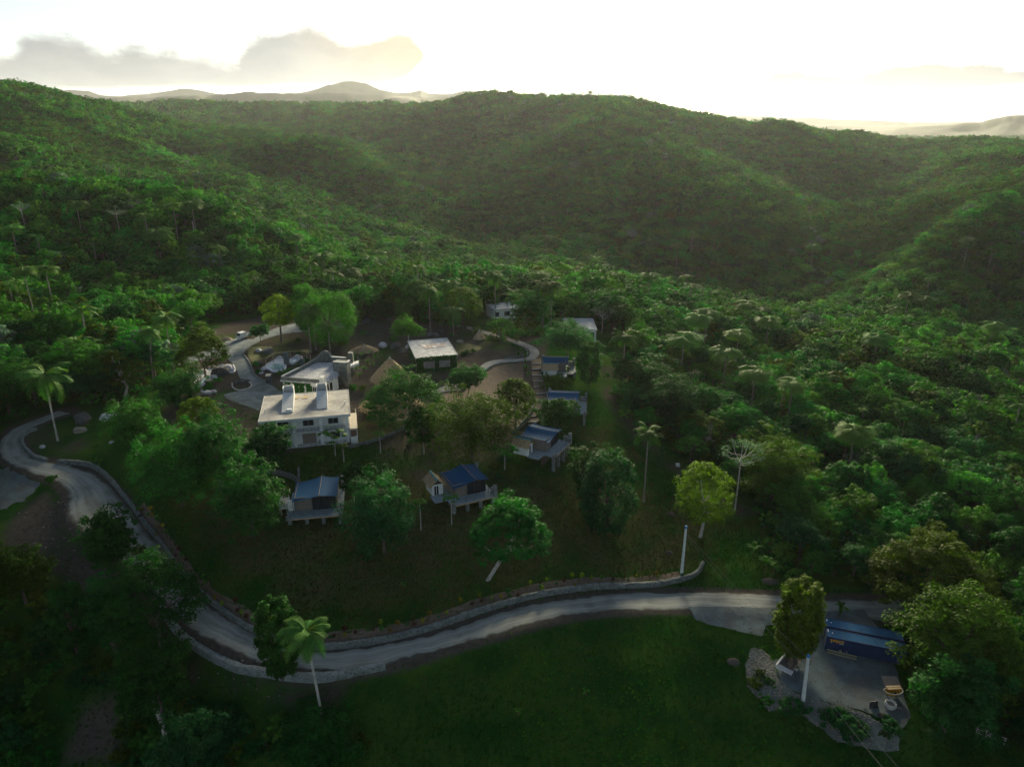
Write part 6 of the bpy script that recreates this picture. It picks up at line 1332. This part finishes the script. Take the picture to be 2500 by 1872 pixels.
# slim pale tree with umbrella crown
cec=[((1587,1103),940,100,'tall slim pale trunked tree with silvery crown at the forest edge'),((57,505),436,40,'pale trunked tree with open crown at the left edge of the forest'),((260,510),446,44,'pale bare limbed tree above the left forest'),((292,480),424,46,'wide bare limbed grey tree in the left forest'),((1300,720),660,60,'silvery tree beside the right white cottage')]
for b,tv,w,lb in cec:
    HS[0]+=1; base=GD(*b); H=solve_top(base,tv*1.1302)-base.z; dp=proj(base)[2]; rx=w*1.1302/2*dp/FPX; rg=np.random.default_rng(HS[0]); m=MB(); hz_=H-rx*1.1
    m.tube([(0,0,-.3),(.05,0,hz_*.5),(0,.05,hz_),(0,0,H*.97)],[.17,.13,.11,.04],7); C=[]
    for i in range(9):
        a=i*2.4; e=Vector((rx*.8*math.cos(a),rx*.8*math.sin(a),hz_+rx*(.45+.4*rg.random()))); s=Vector((0,0,hz_+(H-hz_)*.45*rg.random())); md=s.lerp(e,.55)-Vector((0,0,.1*rx)); m.tube([s,md,e],[.08,.06,.03],5); C.append(e); C.append(s.lerp(e,.75)+Vector((rg.normal(0,.3),rg.normal(0,.3),.3)))
    C.append(Vector((0,0,H))); C.append(Vector((.4,.3,H-.5))); C=np.array(C); k=np.repeat(np.arange(len(C)),26); n=len(k); d_=norm(rg.normal(size=(n,3))); P=C[k]+d_*np.array([1,1,.6])*rx*.22*rg.uniform(.3,1,(n,1)); L=leafquads(P,d_*.5+np.array([0,0,.7])+rg.normal(0,.4,(n,3)),.34,.75,rg,rg.uniform(.7,1.25,n))
    o=empty('pale_tree',base); 
    for nm,me in(('trunk',meshdata('trunk',[(*mbdata(m),0)],[BARKW])),('crown',meshdata('crown',[(*L,0)],[L_SILVER]))): kk=bpy.data.objects.new(nm,me); COL.objects.link(kk); kk.parent=o
    tag(o,lb,'tree')
# ------------------------------------------------------------------ palms
FRM=[meshdata('frond%d'%i,[(*frond(70+i,1.0,dr,20,.28),0)],[L_PALM]) for i,dr in enumerate((.7,.95,1.2))]
FRY=meshdata('spear',[(*frond(75,1.0,.35,14,.14),0)],[L_PALMY])
PCM=[meshdata('palm_crown%d'%i,palm_crown(60+i,15,1.0),[L_PALM]) for i in range(3)]
def palm(b,topv,w,label,bend=(0,0),detail=True,pale=False,group=None,r=.17,topu=None):
    HS[0]+=1; base=GD(*b); rg=random.Random(HS[0]); dp=proj(base+Vector((0,0,6)))[2]; L=w*1.1302/2*dp/FPX*1.12
    H=solve_top(base,topv*1.1302)-base.z-L*.45
    if topu is not None: bend=(ptY(topu*1.1302,(topv+w*.25)*1.1302,base.y).x-base.x,0)
    o=empty('palm',base); mb,top=palm_trunk(H,bend,r); child(mb,'trunk',BARKW if pale else BARKP,o)
    m=MB(); m.tube([top-Vector((0,0,.1)),top+Vector((0,0,.22*L)),top+Vector((0,0,.45*L))],[r*.95,r*.8,r*.25],7); child(m,'crownshaft',L_PALM,o); 
    if detail:
        n=24
        for i in range(n):
            el=rg.uniform(-.75,.8) if i>3 else rg.uniform(.6,1.2); f=bpy.data.objects.new('frond',FRM[rg.randrange(3)] if i>0 else FRY); COL.objects.link(f); f.parent=o; f.location=top+Vector((0,0,.38*L)); f.rotation_euler=(0,.25-el*.8,i*2.399+rg.gauss(0,.15)); s=L*rg.uniform(.85,1.12)*(1 if i else .55); f.scale=(s,s,s)
    else:
        f=bpy.data.objects.new('crown',PCM[rg.randrange(3)]); COL.objects.link(f); f.parent=o; f.location=top+Vector((0,0,.35*L)); f.rotation_euler=(0,0,rg.uniform(0,6)); f.scale=(L,L,L)
    return tag(o,label,'palm',group)
palm((697,1562),1345,118,'curved palm with pale trunk in front of the downhill wall',topu=662,pale=True,r=.2)
palm((125,952),772,112,'leaning palm with long pale trunk by the road bend',topu=92,pale=True,r=.2)
palm((376,803),646,64,'tall palm, right one of the pair beside the left rock pool')
palm((333,838),690,62,'palm, left one of the pair beside the left rock pool',topu=320)
palm((672,762),672,56,'palm with thin trunk behind the pool railing, left of two')
palm((683,757),662,60,'palm with thin trunk behind the pool railing, right of two')
palm((714,770),704,46,'short young palm behind the stone house')
palm((874,697),658,58,'small palm on the back drive by the tan boulders')
palm((930,722),622,64,'tall palm behind the vine covered house, left of two')
palm((980,726),664,70,'bushy palm behind the vine covered house, right of two')
palm((972,690),610,46,'brownish palm further behind the vine covered house')
palm((1107,708),636,56,'dark palm in front of the half hidden white cottage')
palm((1070,690),592,48,'tall palm left of the half hidden white cottage')
palm((1172,712),618,56,'palm behind the dark round tree, left of two trunks')
palm((1190,712),612,54,'palm behind the dark round tree, right of two trunks')
palm((1346,803),724,68,'palm on the brown slope right of the white cottage')
palm((1390,1085),928,72,'palm on the grassy slope beside the tall dark tree')
palm((185,830),735,90,'broad palm in the dark grove behind the road bend')
for i,(x,y,tv,w) in enumerate(FPALMS):
    side='left of the compound' if x<450 else 'behind the compound' if x<1450 else 'right of the compound'
    palm((x,y+18),tv-6,w*1.2,'palm rising above the forest canopy '+side,detail=False,group='forest palms '+side)
m=MB(); b_=GD(422,520); t_=Vector((b_.x,b_.y,solve_top(b_,478*1.1302))); m.tube([b_,t_],[.25,.2],7); tag(m.build('dead_trunk',BARKW),'bare grey dead palm trunk standing in the left forest','dead trunk')
# ------------------------------------------------------------------ papaya, banana, shrubs
def papaya(r,b,topv,w,label):
    HS[0]+=1; base=GW(r,*b); rg=np.random.default_rng(HS[0]); tv=N(r,0,topv)[1]; H=solve_top(base,tv)-base.z; dp=proj(base)[2]; rx=w*W[r][2]/2*dp/FPX; o=empty('papaya_tree',base)
    m=MB(); m.tube([(0,0,-.3),(.05,0,H*.4),(0,0,H*.85)],[.12,.10,.07],6); child(m,'trunk',BARKW,o); V=[];S=[];m2=MB()
    for i in range(18):
        a=i*2.4; el=rg.uniform(-.2,1.1); ln=rx*rg.uniform(.55,.95); e=np.array([math.cos(a)*math.cos(el)*ln,math.sin(a)*math.cos(el)*ln,H*.84+math.sin(el)*ln*.8]); s=rx*.42
        for j in range(5): t_=a+(j-2)*.55; dd=np.array([math.cos(t_),math.sin(t_),-.35]); sd=np.array([-math.sin(t_),math.cos(t_),0]); V.append([e,e+dd*s*.6+sd*s*.2,e+dd*s*1.05,e+dd*s*.6-sd*s*.2]); S+=[rg.uniform(.7,1.3)]*4
        m2.rod((0,0,H*.8),e,.02,4)
    V=np.array(V).reshape(-1,3); me=meshdata('crown',[(V,np.arange(len(V)).reshape(-1,4),np.array(S),0),(*mbdata(m2),0)],[L_MID]); k=bpy.data.objects.new('crown',me); COL.objects.link(k); k.parent=o; return tag(o,label,'papaya tree')
papaya(4,(745,215),0,210,'tall papaya tree in front of the white house'); papaya(4,(815,265),110,80,'small papaya at the right corner of the white house'); papaya(4,(1120,190),5,100,'papaya with bare thin trunk below the small lawn'); papaya(4,(1480,198),60,140,'slender papaya below the lawn wall')
papaya(4,(1455,830),555,110,'papaya with long thin trunk left of the thatched tent cabin'); papaya(4,(1710,785),520,130,'papaya standing in front of the thatched tent cabin deck'); papaya(3,(690,1560),1420,110,'papaya in front of the lower stairway tent cabin')
papaya(4,(905,640),480,150,'papaya right of the pier standing tent cabin'); papaya(4,(1140,420),285,100,'papaya above the big dark mango tree'); papaya(4,(2150,330),130,220,'papaya below the garden terrace wall')
BL_=[]
for i in range(3):
    V=[];n=7;rg=random.Random(i)
    for j in range(n+1): t_=j/n; w_=.17*math.sin(math.pi*min(.08+t_*.92,1))**.6; x=t_*(1-.15*t_); z=.75*t_-(.75+.25*i)*t_*t_; V+=[(x,-w_,z+.04),(x,0,z),(x,w_,z+.04)]
    F=[];
    for j in range(n): F+=[(j*3,j*3+1,j*3+4,j*3+3),(j*3+1,j*3+2,j*3+5,j*3+4)]
    BL_.append(meshdata('banana_leaf%d'%i,[(np.array(V),np.array(F),np.full(len(V),.9+.15*i),0)],[L_BRIGHT]))
STEM=None
def banana(p,h,label,group=None,n=8):
    HS[0]+=1; rg=random.Random(HS[0]); o=empty('banana_plant',p,rg.uniform(0,6)); m=MB(); m.tube([(0,0,-.2),(0,0,h*.55)],[.13,.08],6); child(m,'stem',M('banana_stem',(.16,.15,.07),(.12,.09,.05),3,.8),o)
    for i in range(n): f=bpy.data.objects.new('leaf',BL_[rg.randrange(3)]); COL.objects.link(f); f.parent=o; f.location=(0,0,h*.5); f.rotation_euler=(0,-rg.uniform(.1,1.0),i*2.4+rg.gauss(0,.2)); s=h*rg.uniform(.55,.8); f.scale=(s,s*.9,s)
    return tag(o,label,'banana plant',group)
for r,x,y,h in((7,1050,1325,3.6),(7,1115,1330,3.2),(7,1175,1215,3.4),(7,960,1185,2.8),(7,1085,1120,2.6),(7,1220,1180,2.8)): banana(GW(r,x,y),h,'banana plant in the clump above the right end of the road','banana clump by the road')
banana(GW(7,1375,1290),2.4,'small banana plant right of the banana clump'); banana(GW(6,880,362),2.6,'banana plant at the road edge behind the containers'); banana(GW(1,622,705),3.0,'banana plant at the driveway fork'); banana(GW(1,330,740),2.2,'banana plant above the left rock pool')
for x,y in((60,640),(140,620),(230,600),(100,700),(200,690),(280,640),(70,770),(160,760),(250,720),(120,830),(330,610)): banana(GW(2,x,y+30),2.2,'banana plant in the grove between stone house and palapa','banana grove by the palapa',7)
for x,y in((1790,700),(1800,760),(1820,830),(1790,640),(1720,630)): banana(GW(2,x,y+15),2.0,'banana like plant at the top of the stairway','plants at the head of the stairway',7)
for r,x,y in((3,1350,560),(3,1345,690),(3,1362,665),(7,540,345)): banana(GW(r,x,y),1.8,'young banana plant on the brown slope right of the cottage','young bananas on the slope',6)
for k,(x,y,lb) in enumerate(((1120,1545,'tiny banana shoot on the lower lawn nearer the road'),(1265,1500,'tiny banana shoot on the lower lawn at its middle'),(870,1270,'banana shoot beside the planting bed left of the lone tree'),(1035,1290,'banana shoot on the bed beneath the lone tree'))): banana(GD(x,y),1.3,lb,None,5)
BUSHM=[]
for i,m_ in enumerate((L_DARK,L_MID,L_OLIVE,L_DARK,L_MID)):
    t_,c_=tree_parts(700+i,2.2,1.45,1.15,'broad',42,30,.30); BUSHM.append((meshdata('stem',[(*t_,0)],[BARK]),meshdata('foliage',[(*c_,0)],[m_])))
def shrub(p,s,label,group=None,k=None,sz=1.):
    HS[0]+=1; rg=random.Random(HS[0]); o=empty('shrub',(p[0],p[1],p[2]-.35*s),rg.uniform(0,6),(s,s,s*sz)); a=BUSHM[rg.randrange(5) if k is None else k]
    for nm,me in(('stem',a[0]),('foliage',a[1])): c_=bpy.data.objects.new(nm,me); COL.objects.link(c_); c_.parent=o
    return tag(o,label,'shrub',group)
rg=np.random.default_rng(5)
def fill(poly,sp,smin,smax,label,group,kk=None):
    P=gpoly('D',poly); xs=[p.x for p in P]; ys=[p.y for p in P]; gx,gy=np.meshgrid(np.arange(min(xs),max(xs),sp),np.arange(min(ys),max(ys),sp)); gx=gx.ravel()+rg.uniform(-.5,.5,gx.size)*sp; gy=gy.ravel()+rg.uniform(-.5,.5,gy.size)*sp; k=inpoly(gx,gy,P)
    d_,_=pdist(gx,gy,RC); k&=d_>5
    for x,y in zip(gx[k],gy[k]):
        s_=rg.uniform(smin,smax); k_=int(rg.integers(0,5)); w_=('large ' if s_>1.15 else 'small ')+('dark','mid green','olive','dark','mid green')[k_]; shrub((x,y,float(HM(x,y))),s_,w_+' '+label,w_+' shrubs, '+group,k_)
fill([(-20,1240),(90,1260),(150,1330),(300,1420),(270,1480),(150,1480),(100,1500),(-20,1560)],3.1,.7,1.5,'shrub in the dark thicket at the left edge','thicket at the left edge')
fill([(300,1490),(420,1510),(560,1545),(700,1570),(780,1600),(790,1665),(250,1665),(270,1560)],2.6,.7,1.4,'shrub in the dark thicket at the bottom edge','thicket at the bottom edge')
fill([(-20,1560),(100,1510),(130,1665),(-20,1665)],2.4,.7,1.5,'shrub in the lower left corner','thicket in the lower left corner')
for x,y,s,lb in((540,1030,1.6,'dark shrub at the left end of the rubble bank'),(870,1120,1.9,'large dark shrub in the middle of the rubble bank'),(980,1190,1.9,'large dark shrub on the lower rubble bank'),(1260,1170,1.3,'round shrub at the right end of the rubble bank'),(270,850,1.0,'small shrub on the corner of the rubble bank'),(355,970,.9,'small shrub below the corner of the rubble bank'),(310,770,.7,'shrub at the upper corner of the rubble bank'),(640,1190,.9,'low shrub below the rubble bank'),(370,830,.8,'dark shrub beside the slatted trailer'),(1210,1215,.6,'little shrub at the right end of the rubble bank')): shrub(GW(6,x,y+15),s*.75,lb,None,0 if s>1 else None,.8)
for x,y,s,lb in((405,625,.8,'shrub on the brown bank inside the road bend'),(760,480,.7,'shrub beside the short curved wall'),(1090,1180,.8,'dark shrub by the long wall')): shrub(GW(5,x,y),s,lb)
for (r,x,y,s) in((4,250,690,.6),(4,870,330,.8),(4,1000,290,.6),(4,560,240,.7),(4,620,250,.6),(3,830,800,.8),(3,760,830,.9),(3,960,780,.9),(3,800,900,.9),(2,1500,1290,.8),(2,950,1480,1.),(4,2060,320,.8),(4,2150,260,1.),(4,2100,420,.8),(2,60,960,.7),(2,150,960,.7),(1,1260,790,.7),(1,1200,810,.8),(1,930,720,.7),(1,960,790,.6),(1,470,920,.7),(1,550,880,.7),(2,1200,590,.6),(2,1260,580,.6),(2,1160,610,.6)): shrub(GW(r,x,y),s,'garden shrub growing among the houses and tent cabins','garden shrubs')
for i in range(46):
    x,y=rg.uniform(380,1160),rg.uniform(690,1010); P_=GD(x,y)
    if not inpoly(np.array([x]),np.array([y]),[(370,900),(420,770),(500,690),(900,695),(1170,715),(1150,900),(1000,1000),(800,1000),(480,990)])[0] or any(inpoly(np.array([P_.x]),np.array([P_.y]),S_)[0] for S_ in SHEETS) or min((P_.xy-Vector((a_.location.x,a_.location.y))).length for a_ in (house,sh,vh))<9: continue
    shrub(P_,rg.uniform(.35,.8),'garden shrub growing among the houses and tent cabins','garden shrubs')
# row of low plants by the dirt circle
for t_ in np.linspace(0,1,16): x=1440+(1800-1440)*t_; y=440+(590-440)*t_**1.5; shrub(GW(2,x,y),.42,'low leafy plant in the row beside the upper path','row of plants by the upper path',1)
# planting bed: small ornamental plants
def bedplant(i,mat,h):
    rg=np.random.default_rng(i); n=44; d_=norm(rg.normal(size=(n,3))); d_[:,2]=np.abs(d_[:,2]); P=d_*np.array([.28,.28,.35])*rg.uniform(.5,1,(n,1))+np.array([0,0,h]); L=leafquads(P,d_+np.array([0,0,.4]),.26,.5,rg,rg.uniform(.7,1.3,n)); m=MB(); m.rod((0,0,-.1),(0,0,h),.025,4); return meshdata('bedplant',[(*mbdata(m),0),(*L,0)],[mat])
BPM=[(bedplant(1,L_GOLD,.55),'yellow leaved'),(bedplant(2,L_RED,.4),'dark red leaved'),(bedplant(3,L_MID,.5),'green leaved'),(bedplant(4,L_YEL,.7),'tall yellow green'),(bedplant(5,L_DARK,.35),'dark green')]
for i in range(96):
    k=int(i*(len(bp)-1)/96); rr=random.Random(i); p=bp[k]+bn_[k]*rr.uniform(-1.0,.9); b_,d_=BPM[rr.choice((0,0,1,1,2,3,4))]; o=bpy.data.objects.new('bed_plant',b_); COL.objects.link(o); o.location=(p[0],p[1],float(HM(*p))+.03); s=rr.uniform(.7,1.5); o.scale=(s,s,s); o.rotation_euler=(0,0,rr.uniform(0,6)); tag(o,d_+' plant in the bed along the long stone wall','plant',d_+' bed plants')
# ------------------------------------------------------------------ grass, pebbles
def tuft(i,mat,h,n=9,w=.05):
    rg=np.random.default_rng(i); V=[];S=[]
    for _ in range(n): a=rg.uniform(0,6.28); l=rg.uniform(.3,.9)*h; r0=rg.uniform(0,.12); b0=np.array([math.cos(a)*r0,math.sin(a)*r0,0]); e=b0+np.array([math.cos(a)*l*.7,math.sin(a)*l*.7,l]); sd=np.array([-math.sin(a),math.cos(a),0])*w; V.append([b0-sd,b0+sd,e+sd*.3,e-sd*.3]); S+=[rg.uniform(.6,1.3)]*4
    V=np.array(V).reshape(-1,3); return bpy.data.objects.new('tuft_%02d'%i,meshdata('tuft',[(V,np.arange(len(V)).reshape(-1,4),np.array(S),0)],[mat]))
GR1=leafmat('grass_green',(.042,.130,.016),.45,.04,.2); GR2=leafmat('grass_dry',(.100,.092,.036),.4,.03,.2)
tufts=[tuft(0,GR1,.35),tuft(1,GR1,.5),tuft(2,GR2,.4),tuft(3,GR1,.25,14,.07)]
n=120000; gx=rg.uniform(-75,85,n); gy=rg.uniform(60,165,n); k=inpoly(gx,gy,CLEAR); d_,pa=pdist(gx,gy,RC); wr=np.interp(pa,np.arange(MR),RWID)/2; k&=d_>wr+.9
for P in SHEETS:
    ins=inpoly(gx,gy,P); e,_=pdist(gx,gy,list(P)+[P[0]]); k&=~(ins&(e>.35))
j=np.clip(np.searchsorted(YS,gy),0,len(YS)-1); i_=np.clip(((gx/(gy+60)+1.3)/2.6*(NS-1)).astype(int),0,NS-1); zz=zone[j,i_]; k&=rg.random(n)>zz[:,0]*.88
dry=(zz[:,2]+fbm(gx/6,gy/6,3,3)*1.2)>.35
gx,gy,dry=gx[k],gy[k],dry[k]; n=len(gx); ix=np.where(dry&(rg.random(n)<.7),2,rg.choice([0,1,3],n))
tag(scatter('grass',np.stack([gx,gy,HM(gx,gy)-.02],1),rg.uniform(0,6.28,n),rg.uniform(.35,.95,n),ix,tufts),'short green and straw coloured grass on the slopes and lawns','grass',kind='stuff')
pebs=[]
for i,m_ in enumerate((ROCKG,ROCKG,ROCKB)): v_,f_=ico(1); rr=random.Random(i); pebs.append(bpy.data.objects.new('peb_%02d'%i,meshdata('peb',[(np.array([[p.x*rr.uniform(.8,1.2),p.y*rr.uniform(.8,1.2),p.z*.6] for p in v_]),np.array([(*t_,t_[2]) for t_ in f_]),np.ones(len(v_)),0)],[m_])))
PX=[];
def peb(poly,n,smin,smax):
    x0=min(p[0] for p in poly);x1=max(p[0] for p in poly);y0=min(p[1] for p in poly);y1=max(p[1] for p in poly); x=rg.uniform(x0,x1,n*3);y=rg.uniform(y0,y1,n*3);k=inpoly(x,y,poly); x,y=x[k][:n],y[k][:n]; PX.append(np.stack([x,y,HM(x,y)+.12,rg.uniform(smin,smax,len(x))**1.0],1))
peb(SHEET_BY['rubble_bank'],1500,.04,.17); peb(SHEET_BY['gravel_patch'],160,.03,.09); peb(SHEET_BY['gravel_yard'],500,.03,.10); peb(gpoly('D',[(380,930),(460,700),(900,700),(1180,720),(1150,900),(1000,1010),(800,1010),(500,1000)]),900,.04,.16); peb(gpoly('D',[(0,1100),(150,1080),(330,1290),(480,1440),(760,1465),(700,1540),(450,1500),(150,1270)]),500,.04,.18)
PX=np.concatenate(PX); tag(scatter('pebbles',PX[:,:3],rg.uniform(0,6.28,len(PX)),PX[:,3],rg.integers(0,3,len(PX)),pebs),'loose pebbles and rubble scattered on bank, yard and dirt','pebbles',kind='stuff')
